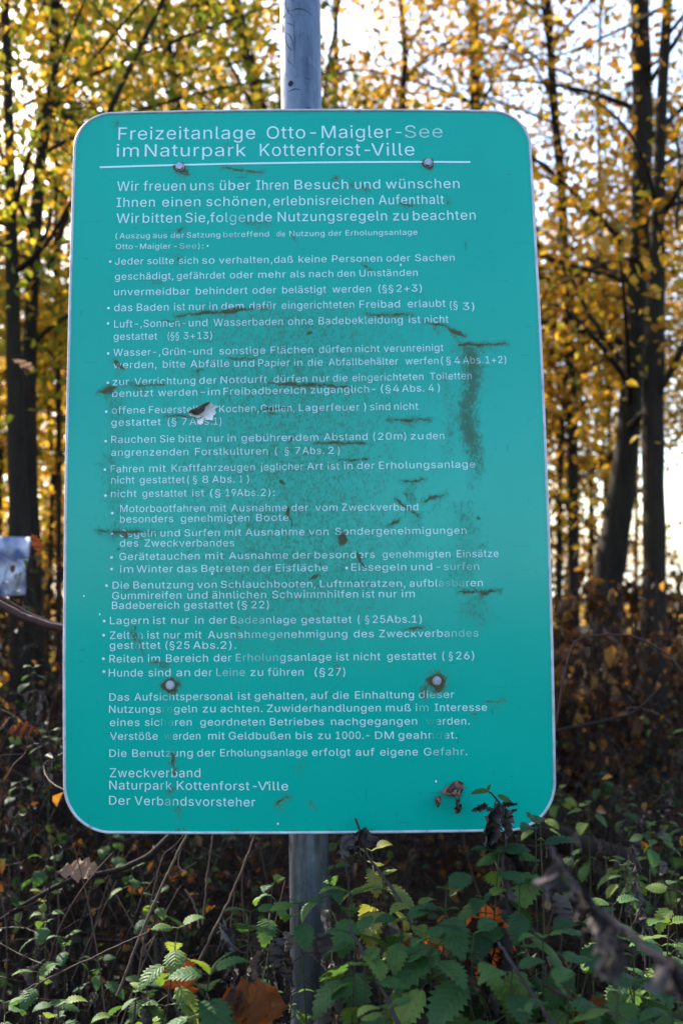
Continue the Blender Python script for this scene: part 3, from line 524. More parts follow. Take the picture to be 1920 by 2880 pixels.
BLOTCHES = [(-0.2121,1.1221,0.0138,0.9),(-0.2057,1.116,0.0156,0.5),(0.2177,1.1287,0.0112,0.9),(-0.2228,0.2398,0.019,0.8),(0.2082,0.244,0.0199,1),(0.1999,0.2347,0.0156,0.6),(0.0579,0.4757,0.0121,1),(-0.3289,0.7285,0.013,0.8),(-0.0412,0.5703,0.006,0.9),(-0.0382,0.5672,0.0039,0.9),(-0.3104,0.4635,0.0035,0.8),(-0.328,0.4788,0.006,0.4),(0.2818,0.5094,0.0052,0.7),(-0.2975,0.4873,0.0121,0.6),(-0.1694,0.6817,0.0216,0.5),(0.0593,0.4852,0.0078,0.6)]
DARKFOLD = [(-0.193, 0.6853), (-0.1873, 0.691), (-0.179, 0.6952), (-0.1699, 0.6993), (-0.1631, 0.7024), (-0.1544, 0.7054), (-0.1582, 0.7008), (-0.1635, 0.6958), (-0.1661, 0.6904), (-0.1699, 0.6858), (-0.1759, 0.6816), (-0.182, 0.6828), (-0.1873, 0.6864)]
TEAR = [(-0.1926, 0.6845), (-0.1873, 0.6869), (-0.179, 0.6936), (-0.1669, 0.6981), (-0.1544, 0.705), (-0.1529, 0.6999), (-0.1495, 0.6991), (-0.1415, 0.6975), (-0.1487, 0.6941), (-0.1495, 0.6841), (-0.1525, 0.6833), (-0.1536, 0.6745), (-0.16, 0.6761), (-0.1691, 0.675), (-0.1691, 0.6696), (-0.1744, 0.6682), (-0.1789, 0.6697), (-0.1797, 0.6759), (-0.1767, 0.6768), (-0.182, 0.6805), (-0.1896, 0.6814)]
GLYPHS = {
'(':(273,['89 207 90 235 92 264 96 293 101 324 107 354 114 384 122 413 132 441 142 468 153 494 164 517 177 539 236 539 223 512 212 485 201 457 191 428 182 399 174 370 167 342 161 313 157 285 154 258 152 232 151 207 152 184 154 161 156 138 160 115 165 91 172 67 179 42 188 16 198 -10 209 -38 222 -66 236 -96 177 -96 156 -59 139 -21 124 16 111 55 102 93 95 131 90 169']),
')':(273,['37 -96 52 -66 64 -37 76 -9 86 18 95 44 102 69 108 93 113 116 117 139 120 162 121 184 122 207 121 232 119 258 116 285 112 313 106 342 99 370 91 399 82 428 73 457 62 485 50 512 37 539 97 539 109 517 121 494 131 468 142 441 151 413 159 384 167 354 173 323 178 293 181 264 183 235 184 207 183 168 178 130 171 92 161 53 149 15 134 -22 117 -59 97 -96']),
'+':(453,['198 34 198 364 255 364 255 34', '61 172 61 226 391 226 391 172']),
',':(187,['38 -119 68 71 137 71 84 -119']),
'-':(453,['337 244 337 188 114 188 114 244']),
'.':(187,['95 -4 86 -4 78 -1 70 3 63 9 57 16 53 24 50 32 50 41 50 50 53 59 57 66 63 73 70 79 78 83 86 86 95 87 104 86 113 83 121 79 128 73 134 66 138 59 140 50 141 41 140 32 138 24 134 16 128 9 121 3 113 -1 104 -4']),
'0':(453,['227 -7 199 -5 174 1 151 11 130 24 111 41 95 62 80 86 69 113 60 144 53 178 49 214 48 254 49 294 53 330 60 364 69 395 81 422 95 447 112 467 130 484 151 498 174 508 200 514 227 516 254 514 279 508 302 498 323 484 342 467 358 447 372 422 384 395 393 364 400 330 404 294 405 254 404 214 400 178 393 144 384 113 373 86 359 62 342 41 323 24 302 11 279 1 254 -5', '227 50 245 51 261 56 276 63 290 74 303 87 313 103 323 122 330 144 336 168 340 194 343 223 344 254 343 285 340 314 336 341 330 365 323 387 313 405 303 422 290 435 276 446 261 453 245 458 227 460 209 458 192 453 177 446 163 435 151 422 140 405 131 387 123 365 117 341 113 314 110 285 109 254 110 223 113 194 117 168 123 144 131 122 140 103 151 87 163 74 177 63 192 56 209 51']),
'1':(453,['76 0 76 55 391 55 391 0', '276 509 276 0 212 0 212 448 209 448 86 358 86 427 198 509']),
'2':(453,['64 0 64 47 234 229 282 282 291 294 299 305 305 316 311 327 315 337 318 348 320 360 320 371 319 385 317 397 313 408 308 419 301 428 293 436 283 443 273 449 262 454 250 457 237 459 224 460 209 459 196 457 184 453 172 447 162 441 153 433 145 424 139 413 134 402 130 390 128 376 127 362 66 362 67 384 71 405 77 424 86 442 98 459 111 473 126 486 143 496 162 505 182 511 203 514 225 516 247 514 268 511 288 505 306 497 323 486 337 474 350 461 361 445 370 428 376 411 380 392 381 372 380 358 378 345 375 331 371 318 365 304 357 290 347 275 336 259 267 180 153 60 153 57 389 57 389 0']),
'3':(453,['218 -7 195 -6 173 -3 152 2 133 10 114 19 98 30 83 43 70 57 60 74 52 91 46 111 44 132 109 132 111 119 115 107 120 97 126 87 134 78 144 71 154 64 165 59 178 55 191 52 204 50 219 50 234 51 248 53 262 56 275 61 287 67 297 74 307 83 315 93 321 104 325 116 328 130 329 145 328 158 326 172 322 184 316 196 308 207 299 217 288 226 275 234 260 240 242 244 223 247 201 248 157 248 157 299 288 448 288 452 70 452 70 509 372 509 372 461 211 278 211 289 239 290 264 288 287 284 308 276 327 265 344 253 359 239 371 222 381 205 387 186 392 166 393 145 392 123 387 103 380 84 370 66 358 50 344 36 327 23 309 12 288 4 266 -2 243 -6']),
'4':(453,['40 105 40 158 247 509 311 509 109 166 109 163 413 163 413 105', '282 0 282 121 282 146 282 318 343 318 343 0']),
'5':(453,['221 -7 199 -6 178 -2 159 3 140 11 123 21 108 32 94 45 83 60 73 76 66 93 62 111 60 130 122 130 124 119 127 108 132 98 138 89 145 80 154 73 163 66 173 60 184 56 196 52 208 50 221 50 236 51 250 53 264 58 276 64 288 72 298 82 307 92 314 104 320 117 324 131 327 146 328 162 327 178 324 193 320 208 314 221 306 233 297 244 286 254 275 262 262 269 248 273 233 276 218 277 205 276 192 275 180 272 167 268 156 264 145 258 136 252 128 246 67 253 96 509 366 509 366 452 151 452 134 301 136 301 145 308 155 315 166 320 178 325 190 329 203 331 216 333 229 334 247 333 263 330 279 326 294 321 308 314 321 306 334 296 345 285 355 273 364 260 372 246 379 231 384 215 388 199 390 181 391 163 390 139 385 117 379 95 369 76 357 57 343 41 327 27 309 15 289 6 268 -1 245 -5']),
'6':(453,['226 -7 203 -5 182 -1 161 5 142 15 125 26 109 40 96 56 84 74 75 94 69 115 65 138 64 162 65 180 68 199 73 219 80 239 89 261 102 285 118 311 137 340 252 509 322 509 151 261 145 261 149 268 154 275 159 281 165 288 172 293 179 299 187 303 196 307 205 310 214 312 224 314 235 314 257 313 278 309 298 303 316 295 332 284 346 271 359 257 370 240 378 221 384 201 388 180 389 157 388 134 384 112 377 92 368 73 356 55 343 39 327 26 310 14 291 5 271 -2 249 -6', '226 48 241 49 254 52 267 56 279 63 289 70 299 79 307 90 314 101 320 114 324 128 327 142 327 157 327 173 324 187 320 201 314 213 307 225 299 235 289 244 279 251 267 258 254 262 241 264 226 265 212 264 198 262 186 258 174 252 163 244 153 235 145 225 138 214 132 201 128 188 126 174 125 158 126 143 128 128 132 114 138 102 145 90 153 79 163 70 174 63 186 56 198 52 212 49']),
'7':(453,['97 0 323 448 323 452 62 452 62 509 391 509 391 449 165 0']),
'8':(453,['226 -7 201 -6 178 -2 156 3 136 11 117 21 101 33 86 47 74 62 64 78 57 96 53 115 52 135 53 151 55 166 59 181 65 195 72 208 81 220 90 231 101 241 113 249 125 256 139 261 153 265 153 267 135 273 119 282 105 293 93 308 83 324 76 342 72 360 70 380 72 399 75 417 82 434 90 450 101 464 114 477 129 488 146 498 164 506 184 511 204 514 226 516 248 514 269 511 288 506 306 498 323 488 337 477 350 464 361 450 370 434 377 417 380 399 382 380 380 361 376 342 369 324 359 308 347 293 333 282 318 273 300 267 300 265 314 261 327 256 339 249 351 241 362 231 372 220 380 208 387 195 393 181 397 166 400 151 401 135 399 115 395 96 388 78 378 62 366 47 352 33 335 21 317 11 296 3 275 -2 251 -6', '226 49 243 50 258 52 272 55 285 60 296 66 307 74 315 82 323 91 329 102 333 113 336 126 337 139 336 152 333 165 329 177 322 189 314 199 305 208 295 216 283 223 270 228 256 232 242 234 226 235 211 234 196 232 182 228 169 223 157 216 147 208 138 199 130 189 123 177 119 165 116 152 115 139 116 126 119 113 123 102 129 91 136 82 145 74 156 66 167 60 180 55 195 52 210 50', '226 290 239 290 252 292 263 296 274 300 284 306 293 313 300 321 307 330 312 341 316 351 318 363 319 376 318 388 316 399 313 410 308 420 301 429 294 437 285 444 275 449 264 454 252 457 240 459 226 460 213 459 200 457 188 454 177 449 167 444 159 437 151 429 145 420 139 410 136 399 134 388 133 376 134 363 136 351 139 341 145 330 151 321 159 313 168 306 178 300 189 296 201 292 213 290']),
'9':(453,['226 516 249 514 271 510 291 503 310 494 328 482 343 468 356 452 368 434 377 414 384 393 388 371 389 347 388 328 385 309 380 290 373 270 363 248 350 224 334 197 315 168 200 0 130 0 301 248 307 248 303 240 299 234 294 227 287 221 281 215 273 210 265 206 257 202 248 199 238 196 228 195 218 195 195 196 175 199 155 206 137 214 121 225 106 237 94 252 83 269 74 287 68 307 65 329 64 352 65 375 69 397 75 417 85 436 96 454 110 469 125 483 143 494 162 504 182 510 203 514', '226 460 212 459 199 457 186 452 174 446 163 438 154 429 145 419 138 407 133 395 129 381 126 367 125 352 126 336 129 322 133 308 138 295 145 284 154 274 163 265 174 257 186 251 199 247 212 244 226 243 240 244 254 247 267 251 279 257 289 265 299 273 307 284 314 295 320 308 324 321 327 335 327 350 327 366 324 381 320 394 314 407 307 419 299 429 290 438 279 446 267 452 254 457 241 459']),
':':(187,['95 -4 86 -4 78 -1 70 3 63 9 57 16 53 24 50 32 50 41 50 50 53 59 57 66 63 73 70 79 78 83 86 86 95 87 104 86 113 83 121 79 128 73 134 66 138 59 140 50 141 41 140 32 138 24 134 16 128 9 121 3 113 -1 104 -4', '95 271 86 272 78 274 70 278 63 284 57 291 53 299 50 307 50 316 50 325 53 334 57 342 63 349 70 354 78 359 86 361 95 362 104 361 113 359 121 354 128 349 134 342 138 334 140 325 141 316 140 307 138 299 134 291 128 284 121 278 113 274 104 272']),
'A':(479,['16 0 201 509 276 509 463 0 395 0 287 302 264 372 232 478 245 478 213 371 191 302 85 0', '110 142 110 199 370 199 370 142']),
'B':(456,['60 0 60 509 241 509 266 508 289 504 310 499 329 491 345 481 359 469 371 456 381 442 388 426 394 410 397 392 398 374 397 358 395 344 392 331 387 320 380 310 373 301 365 293 356 286 347 280 336 275 326 270 315 267 315 262 327 261 339 257 351 252 363 245 374 237 385 227 394 216 402 203 409 189 414 173 417 155 418 136 417 117 413 100 408 83 400 67 390 52 377 39 362 28 344 18 324 10 301 4 275 1 247 0', '125 57 245 57 272 58 296 63 315 70 330 80 341 92 349 105 354 120 355 137 355 149 352 161 348 173 342 184 335 194 327 203 317 211 306 218 293 224 279 228 264 230 248 231 125 231', '125 285 238 285 252 286 265 288 277 291 288 296 299 302 308 309 316 317 323 326 329 337 333 348 335 359 336 372 334 388 330 403 323 417 313 429 299 439 283 446 263 450 240 452 125 452']),
'D':(502,['219 0 96 0 96 57 215 57 244 58 272 63 296 70 318 81 337 94 354 110 368 128 379 149 388 172 394 198 398 226 399 255 398 285 394 312 388 337 379 361 368 381 354 399 338 415 320 428 299 438 275 446 249 450 221 452 93 452 93 509 225 509 261 507 294 501 325 492 353 478 377 461 399 441 418 418 433 391 446 361 455 329 460 293 462 255 460 217 455 181 446 149 433 119 417 92 398 68 376 48 351 31 322 17 291 8 256 2', '125 509 125 0 60 0 60 509']),
'E':(418,['60 0 60 509 372 509 372 452 125 452 125 286 355 286 355 229 125 229 125 57 375 57 375 0']),
'F':(410,['60 0 60 509 369 509 369 452 125 452 125 278 346 278 346 221 125 221 125 0']),
'G':(520,['269 -7 236 -5 205 1 176 11 149 25 125 43 104 64 85 88 69 116 57 146 47 179 42 215 40 254 42 293 47 329 57 362 69 393 85 421 103 445 125 466 149 484 175 498 203 508 233 514 265 516 285 515 304 513 322 509 340 504 358 497 374 489 389 480 403 469 416 458 429 445 439 431 449 416 458 401 465 384 470 367 474 349 408 349 404 361 399 372 393 383 387 393 380 403 373 411 365 420 356 427 347 434 337 439 326 444 315 448 304 452 291 454 279 455 265 456 243 454 222 450 202 443 183 432 166 419 150 404 137 385 125 364 116 340 109 314 105 285 103 254 105 223 109 194 116 168 125 145 137 124 151 105 166 90 184 76 203 66 224 59 246 54 269 53 290 54 309 57 328 63 345 71 360 81 374 93 386 107 396 123 404 141 410 160 414 180 415 202 434 199 283 199 283 256 478 256 478 200 476 170 471 141 463 115 451 91 436 69 419 50 399 33 377 19 352 8 326 0 298 -5']),
'H':(517,['60 0 60 509 125 509 125 289 392 289 392 509 457 509 457 0 392 0 392 232 125 232 125 0']),
'I':(300,['31 0 31 57 118 57 118 452 31 452 31 509 269 509 269 452 183 452 183 57 269 57 269 0']),
'J':(396,['185 -7 153 -4 124 3 98 15 75 33 57 55 44 81 36 111 33 145 33 173 98 173 98 145 99 123 104 104 111 88 122 74 134 64 149 56 166 51 185 50 204 51 220 56 235 64 248 74 258 88 266 104 270 123 272 145 272 509 336 509 336 145 334 111 326 81 313 55 294 33 271 15 246 3 217 -4']),
'K':(466,['104 145 104 216 139 261 174 303 212 344 364 509 448 509 231 276 228 276', '60 0 60 509 125 509 125 334 124 225 125 193 125 0', '372 0 188 259 228 309 449 0']),
'L':(393,['60 0 60 509 125 509 125 57 361 57 361 0']),
'M':(628,['60 0 60 509 152 509 277 187 287 159 299 123 311 84 322 49 307 49 318 83 330 121 342 158 352 187 476 509 568 509 568 0 504 0 504 291 504 327 505 369 506 413 507 457 513 457 498 409 482 363 467 322 456 291 342 0 286 0 170 291 159 321 145 361 129 408 112 457 119 457 120 416 121 372 122 328 122 291 122 0']),
'N':(523,['60 0 60 509 136 509 343 183 363 151 388 107 414 55 405 54 401 108 399 157 399 195 399 509 463 509 463 0 387 0 202 290 177 331 148 381 108 452 119 454 122 384 124 328 125 291 125 0']),
'O':(533,['267 -7 235 -5 205 1 177 11 150 25 126 42 105 63 86 88 70 115 57 146 48 179 42 215 40 254 42 293 48 329 57 362 70 393 86 421 105 445 126 466 150 484 177 498 205 508 235 514 267 516 299 514 329 508 357 498 384 484 408 466 429 445 448 421 464 393 477 362 486 329 491 293 493 254 491 215 486 179 477 146 464 115 448 88 429 63 408 42 384 25 357 11 329 1 299 -5', '267 53 289 54 310 59 330 66 349 76 367 89 383 105 396 123 408 144 418 168 425 194 429 223 430 254 429 286 425 314 418 341 408 365 396 386 383 404 367 420 349 433 330 443 310 450 289 454 267 456 245 454 223 450 203 443 184 433 167 420 151 404 137 385 125 364 116 340 109 314 105 285 103 254 105 223 109 194 116 168 125 144 137 123 151 105 167 89 184 76 203 66 223 59 245 54']),
'P':(444,['60 0 60 509 235 509 263 507 289 503 312 497 332 487 350 476 366 462 379 447 390 430 398 411 404 391 407 370 409 348 407 325 404 304 398 284 390 265 379 248 366 233 350 219 332 207 312 198 289 191 263 187 235 186 109 186 109 242 233 242 252 243 269 246 284 250 297 256 308 264 318 272 327 282 333 294 338 306 342 319 344 333 344 348 344 362 342 376 338 389 333 402 326 413 318 423 308 431 297 439 284 444 268 449 251 451 232 452 125 452 125 0']),
'R':(449,['60 0 60 509 236 509 264 507 290 504 313 497 333 489 351 478 367 465 380 450 390 433 399 415 405 395 408 374 409 352 408 330 405 309 399 290 390 271 380 255 367 240 351 228 333 217 312 209 289 203 264 199 236 198 96 198 96 255 234 255 252 256 269 258 284 262 298 267 309 273 319 281 327 290 334 300 339 312 342 324 344 338 345 352 344 367 342 380 339 393 334 405 327 415 319 425 309 433 298 440 284 445 269 449 252 451 233 452 125 452 125 0', '353 0 230 229 303 229 428 0']),
'S':(446,['224 -9 197 -8 172 -4 149 1 128 9 108 19 91 31 76 45 64 60 54 77 46 96 41 115 38 137 104 137 107 123 110 110 116 98 123 88 132 79 142 71 154 64 166 59 180 55 194 52 209 50 224 49 241 50 257 52 272 55 286 60 299 66 311 74 321 82 329 92 336 102 341 114 345 126 346 139 345 151 342 161 338 171 332 179 325 186 316 193 307 199 296 205 245 222 184 239 154 249 128 260 105 274 86 289 71 307 60 326 54 348 52 372 53 393 58 413 65 431 75 448 87 463 102 476 119 488 138 498 158 506 180 511 203 514 227 516 252 514 275 511 296 505 316 498 334 488 351 476 365 463 377 449 387 433 394 415 399 397 401 378 337 378 334 396 326 412 316 426 302 437 286 447 267 453 247 457 225 459 209 458 194 456 180 452 167 448 156 442 145 435 136 427 129 418 123 409 118 398 116 387 115 376 116 363 119 352 124 342 131 334 139 326 148 319 158 313 169 308 212 293 264 279 312 264 324 258 336 252 347 245 359 238 369 229 379 220 387 209 395 198 401 185 405 171 407 155 408 139 407 118 403 99 396 81 386 64 374 48 360 34 343 21 323 11 302 2 278 -4 252 -8']),
'T':(448,['32 452 32 509 417 509 417 452 257 452 257 0 193 0 193 452']),
'U':(517,['259 -8 230 -7 203 -2 177 5 154 15 133 28 114 43 98 60 85 80 74 101 66 124 62 148 60 173 60 509 124 509 124 178 125 160 128 144 133 128 141 113 150 99 160 87 173 77 187 68 203 61 220 56 239 53 259 52 279 53 298 56 315 61 331 68 345 77 357 87 368 99 377 113 384 128 389 144 392 160 393 178 393 509 457 509 457 173 456 148 451 124 443 101 433 80 419 60 403 43 384 28 363 15 340 5 315 -2 288 -7']),
'V':(479,['204 0 16 509 84 509 192 206 215 137 248 31 235 31 267 138 290 206 395 509 463 509 278 0']),
'W':(686,['155 0 16 509 82 509 163 196 175 145 187 94 197 40 189 40 200 94 211 145 224 196 306 509 380 509 462 196 474 145 486 94 497 40 488 40 499 94 510 145 523 196 603 509 670 509 530 0 455 0 368 323 351 391 336 475 350 475 335 395 318 323 230 0']),
'Z':(438,['42 0 42 46 273 385 306 431 341 476 348 454 285 452 223 452 40 452 40 509 397 509 397 462 169 129 134 81 97 33 90 54 152 57 214 57 399 57 399 0']),
'a':(389,['160 -9 142 -8 126 -5 110 -1 94 5 80 12 68 22 57 32 48 45 40 58 35 73 31 90 30 108 31 123 34 138 38 150 43 161 50 171 58 179 67 187 78 193 89 199 100 203 112 207 125 211 178 220 234 227 244 228 252 230 259 232 265 235 270 238 273 243 275 248 276 255 276 257 275 268 273 279 271 288 267 297 262 304 256 311 248 317 240 322 230 326 220 329 208 330 196 331 183 330 171 329 159 326 149 322 140 318 132 313 124 307 118 301 112 294 107 288 103 281 100 274 41 291 48 308 57 322 67 335 79 346 91 355 104 364 118 370 133 375 148 379 163 382 179 384 194 384 239 379 251 376 263 372 275 367 286 360 296 353 306 343 315 333 322 320 329 306 333 290 336 272 337 251 337 0 277 0 277 52 272 52 252 25 244 18 236 12 226 6 215 1 203 -3 190 -6 176 -8', '170 45 187 46 202 49 216 53 228 59 239 66 248 74 257 83 263 93 269 104 272 115 275 126 276 138 276 190 259 182 231 176 200 171 175 168 134 159 125 155 117 150 110 145 103 139 98 132 95 124 93 115 92 105 92 95 94 87 98 79 102 72 107 66 114 61 121 56 130 52 139 49 149 47 159 46']),
'b':(424,['229 -8 213 -7 198 -5 184 -1 172 4 162 10 153 17 145 24 138 31 118 59 112 59 112 0 53 0 53 509 114 509 114 319 118 319 137 346 144 353 152 360 161 367 171 373 183 378 197 381 212 384 229 384 252 383 274 378 294 371 313 361 330 347 345 332 359 313 370 293 379 270 385 245 389 218 390 189 389 160 385 133 379 108 370 84 359 64 346 45 330 29 313 16 294 5 274 -2 252 -7', '220 47 237 48 253 51 267 57 279 66 291 76 301 88 309 101 316 117 321 133 325 151 327 170 328 189 327 209 325 227 321 245 316 261 309 276 301 290 291 301 280 311 267 319 253 325 237 329 220 330 203 329 188 325 174 320 161 312 150 302 140 291 132 278 125 263 120 247 116 229 113 210 113 189 113 169 116 150 120 132 125 115 132 100 140 86 150 75 162 65 174 57 188 51 204 48']),
'c':(395,['207 -8 182 -7 159 -2 137 6 117 16 98 30 82 46 68 64 56 85 46 108 40 133 36 159 34 187 36 216 40 243 46 268 56 291 68 312 82 330 98 346 117 360 137 371 159 378 182 383 207 384 221 384 234 383 247 380 260 377 272 373 284 368 295 362 305 356 315 349 324 341 332 332 340 322 347 312 353 301 358 289 362 277 303 262 290 289 270 311 242 325 207 330 189 329 173 325 158 319 145 310 134 300 124 287 115 274 108 258 103 242 99 224 97 206 96 187 97 169 99 151 103 134 108 117 115 102 124 89 134 76 145 66 158 57 173 51 189 48 207 46 243 52 271 66 292 89 304 117 363 102 359 90 354 78 348 67 341 56 334 46 325 37 316 29 306 21 296 15 285 9 273 4 261 -1 248 -4 235 -6 221 -8']),
'd':(424,['195 -8 172 -7 151 -2 130 5 111 16 94 29 79 45 66 64 55 84 46 108 39 133 35 160 34 189 35 218 39 245 46 270 55 293 66 313 79 332 95 347 112 361 131 371 151 378 173 383 196 384 213 384 228 381 241 378 253 373 263 367 272 360 280 353 287 346 306 319 311 319 311 509 372 509 372 0 313 0 313 59 307 59 287 31 280 24 272 17 263 10 252 4 241 -1 227 -5 212 -7', '205 47 221 48 236 51 250 57 263 65 274 75 284 86 293 100 299 115 305 132 309 150 311 169 312 189 311 210 309 229 305 247 300 263 293 278 284 291 275 302 263 312 251 320 237 325 221 329 205 330 187 329 172 325 157 319 145 311 133 301 124 290 115 276 108 261 103 245 99 227 97 209 96 189 97 170 99 151 103 133 109 117 115 101 124 88 134 76 145 66 158 57 172 51 188 48']),
'e':(404,['212 -8 185 -7 161 -2 138 6 117 16 98 30 82 46 68 64 56 85 46 108 40 132 35 159 34 187 35 215 39 242 46 267 55 290 67 311 81 329 97 346 115 359 135 370 157 378 180 383 205 384 221 384 236 382 251 379 266 374 280 368 294 361 307 351 319 341 331 329 341 315 350 299 357 282 363 263 368 242 370 219 371 194 371 169 75 169 75 221 338 221 310 202 309 220 307 237 303 254 298 269 291 282 283 294 273 305 263 314 250 321 237 326 222 329 205 330 189 329 173 326 159 321 146 313 135 304 125 294 116 282 109 270 103 256 99 241 97 226 96 211 96 178 97 157 100 139 104 122 110 106 118 92 128 80 139 70 151 61 165 55 179 50 195 47 212 46 224 47 234 48 244 50 254 53 263 56 271 61 278 66 285 73 292 80 297 88 302 96 306 105 365 91 360 77 353 63 345 51 335 39 324 29 311 19 298 11 283 4 266 -1 249 -5 231 -7']),
'f':(253,['228 379 228 327 6 327 6 379', '81 0 81 432 82 447 84 461 89 474 96 486 104 496 113 505 124 513 135 519 148 524 161 527 174 529 187 530 222 527 243 521 227 468 215 472 195 474 182 473 171 470 162 466 154 460 149 452 145 443 142 431 142 419 142 0']),
'g':(425,['207 -151 187 -150 168 -148 150 -144 134 -140 119 -134 105 -127 93 -119 82 -110 73 -101 64 -91 57 -80 51 -69 101 -41 122 -66 128 -72 136 -78 145 -83 154 -88 165 -92 178 -95 192 -97 207 -97 229 -96 249 -92 267 -85 282 -75 295 -62 304 -47 310 -28 311 -6 311 68 306 68 287 41 280 34 272 28 263 21 252 16 241 11 227 8 212 5 195 5 173 6 152 10 132 17 113 27 95 39 80 53 67 71 55 90 46 112 39 136 35 163 34 191 35 220 39 246 46 271 55 293 66 314 80 332 95 347 112 361 131 371 152 378 173 383 196 384 213 384 228 382 242 378 253 373 264 367 273 360 281 353 288 346 308 319 313 319 313 379 372 379 372 -9 371 -32 367 -54 360 -73 350 -90 338 -104 324 -117 308 -127 291 -136 271 -142 251 -147 229 -150', '205 59 222 60 237 63 251 68 264 75 275 84 285 95 293 107 300 121 305 137 309 154 312 172 312 193 312 212 309 231 305 248 300 264 293 278 285 291 275 303 264 312 251 320 237 325 222 329 205 330 188 329 172 325 158 320 145 312 134 302 124 290 115 277 109 262 103 246 99 229 97 212 96 193 97 173 99 155 103 138 109 123 116 108 124 96 134 85 145 76 158 68 172 63 188 60']),
'h':(410,['114 227 114 0 53 0 53 509 114 509 114 287 102 287 112 312 124 332 137 349 152 362 169 372 187 379 207 383 227 384 246 383 264 380 280 376 295 369 309 360 321 349 332 336 341 321 348 304 353 285 356 264 357 240 357 0 296 0 296 235 295 256 290 275 283 291 273 304 260 315 246 323 229 328 210 329 197 328 184 326 172 322 161 317 150 311 141 303 133 293 126 283 121 271 117 257 114 243']),
'i':(166,['53 0 53 379 114 379 114 0', '84 443 75 444 67 446 60 449 54 455 48 461 44 468 42 475 41 483 42 491 44 499 48 506 54 512 60 517 67 521 75 523 84 524 92 523 100 521 107 517 114 512 119 506 123 499 126 491 126 483 126 475 123 468 119 461 114 455 107 449 100 446 92 444']),
'j':(166,['53 379 114 379 114 -30 113 -47 111 -63 107 -77 102 -90 95 -102 86 -113 76 -122 65 -129 52 -135 37 -139 21 -142 4 -143 -10 -143 -10 -87 2 -87 14 -86 25 -83 34 -78 40 -72 46 -64 50 -54 52 -42 53 -29', '83 443 75 444 67 446 60 449 53 455 48 461 44 468 42 475 41 483 42 491 44 499 48 506 53 512 60 517 67 521 75 523 83 524 92 523 100 521 107 517 114 512 119 506 123 499 125 491 126 483 125 475 123 468 119 461 114 455 107 449 100 446 92 444']),
'k':(380,['110 137 110 212 121 212 284 379 360 379 184 199 177 199', '53 0 53 509 114 509 114 0', '294 0 148 186 191 229 372 0']),
'l':(189,['139 -2 119 -1 101 3 86 10 74 20 65 33 58 47 54 65 53 84 53 509 114 509 114 99 114 87 115 77 117 68 120 62 124 58 130 54 137 53 146 52 160 53 170 54 181 3 162 -1']),
'm':(609,['53 0 53 379 112 379 112 295 108 295 112 310 118 323 125 335 132 346 141 355 151 363 161 370 172 376 183 380 195 384 207 386 219 386 239 385 257 380 273 372 287 361 299 347 309 331 316 314 321 295 312 295 317 308 322 321 329 332 337 343 347 353 357 361 368 369 381 375 394 380 407 383 422 385 437 386 453 385 468 383 483 378 497 372 510 364 522 354 532 342 541 328 548 313 553 296 556 276 557 255 557 0 496 0 496 254 494 273 490 289 483 302 473 313 460 321 447 326 433 329 419 330 406 330 395 328 384 324 374 320 365 314 358 307 351 299 345 290 341 280 338 270 336 259 335 247 335 0 274 0 274 260 273 275 269 288 262 301 253 311 242 320 229 326 215 329 199 330 188 330 178 328 168 325 158 320 148 314 140 307 132 299 126 289 121 278 117 266 114 253 114 238 114 0']),
'n':(409,['114 227 114 0 53 0 53 379 112 379 112 287 102 287 112 312 124 332 137 349 152 362 169 372 187 379 207 383 227 384 246 383 264 380 280 376 295 369 309 360 321 349 332 336 341 321 348 304 353 285 356 264 357 240 357 0 296 0 296 235 295 256 290 275 283 291 273 304 260 315 246 323 229 328 210 329 197 328 184 326 172 322 161 317 150 311 141 303 133 293 126 283 121 271 117 257 114 243']),
'o':(415,['207 -8 182 -7 159 -2 137 6 117 16 98 30 82 46 68 64 56 85 46 108 40 133 36 159 34 187 36 216 40 243 46 268 56 291 68 312 82 330 98 346 117 360 137 371 159 378 182 383 207 384 233 383 256 378 278 371 299 360 317 346 333 330 347 312 359 291 369 268 376 243 380 216 381 187 380 159 376 133 369 108 359 85 347 64 333 46 317 30 299 16 278 6 256 -2 233 -7', '207 46 226 48 242 51 257 57 270 66 282 76 292 89 300 102 307 117 312 134 316 151 318 169 319 187 318 206 316 224 312 242 307 258 300 274 292 287 282 300 270 310 257 319 242 325 226 329 207 330 189 329 173 325 158 319 145 310 134 300 124 287 115 274 108 258 103 242 99 224 97 206 96 187 97 169 99 151 103 134 108 117 115 102 124 89 134 76 145 66 158 57 173 51 189 48']),
'p':(424,['53 -143 53 379 112 379 112 319 118 319 137 346 144 353 152 360 161 367 171 373 183 378 197 381 212 384 229 384 252 383 274 378 294 371 313 361 330 347 345 332 359 313 370 293 379 270 385 245 389 218 390 189 389 160 385 133 379 108 370 84 359 64 346 45 330 29 313 16 294 5 274 -2 252 -7 229 -8 213 -7 198 -5 184 -1 173 4 162 10 153 17 145 24 138 31 118 59 114 59 114 -143', '220 47 237 48 253 51 267 57 279 66 291 76 301 88 309 101 316 117 321 133 325 151 327 170 328 189 327 209 325 227 321 245 316 261 309 276 301 290 291 301 280 311 267 319 253 325 237 329 220 330 203 329 188 325 174 320 161 312 150 302 140 291 132 278 125 263 120 247 116 229 113 210 113 189 113 169 116 150 120 132 125 115 132 100 140 86 150 75 162 65 174 57 188 51 204 48']),
'r':(259,['53 0 53 379 112 379 112 321 115 321 122 335 130 347 140 358 152 367 166 375 181 380 196 384 213 385 229 384 243 384 243 322 230 324 207 326 194 325 182 323 170 319 159 315 149 309 140 301 132 293 126 284 121 273 117 262 114 250 114 237 114 0']),
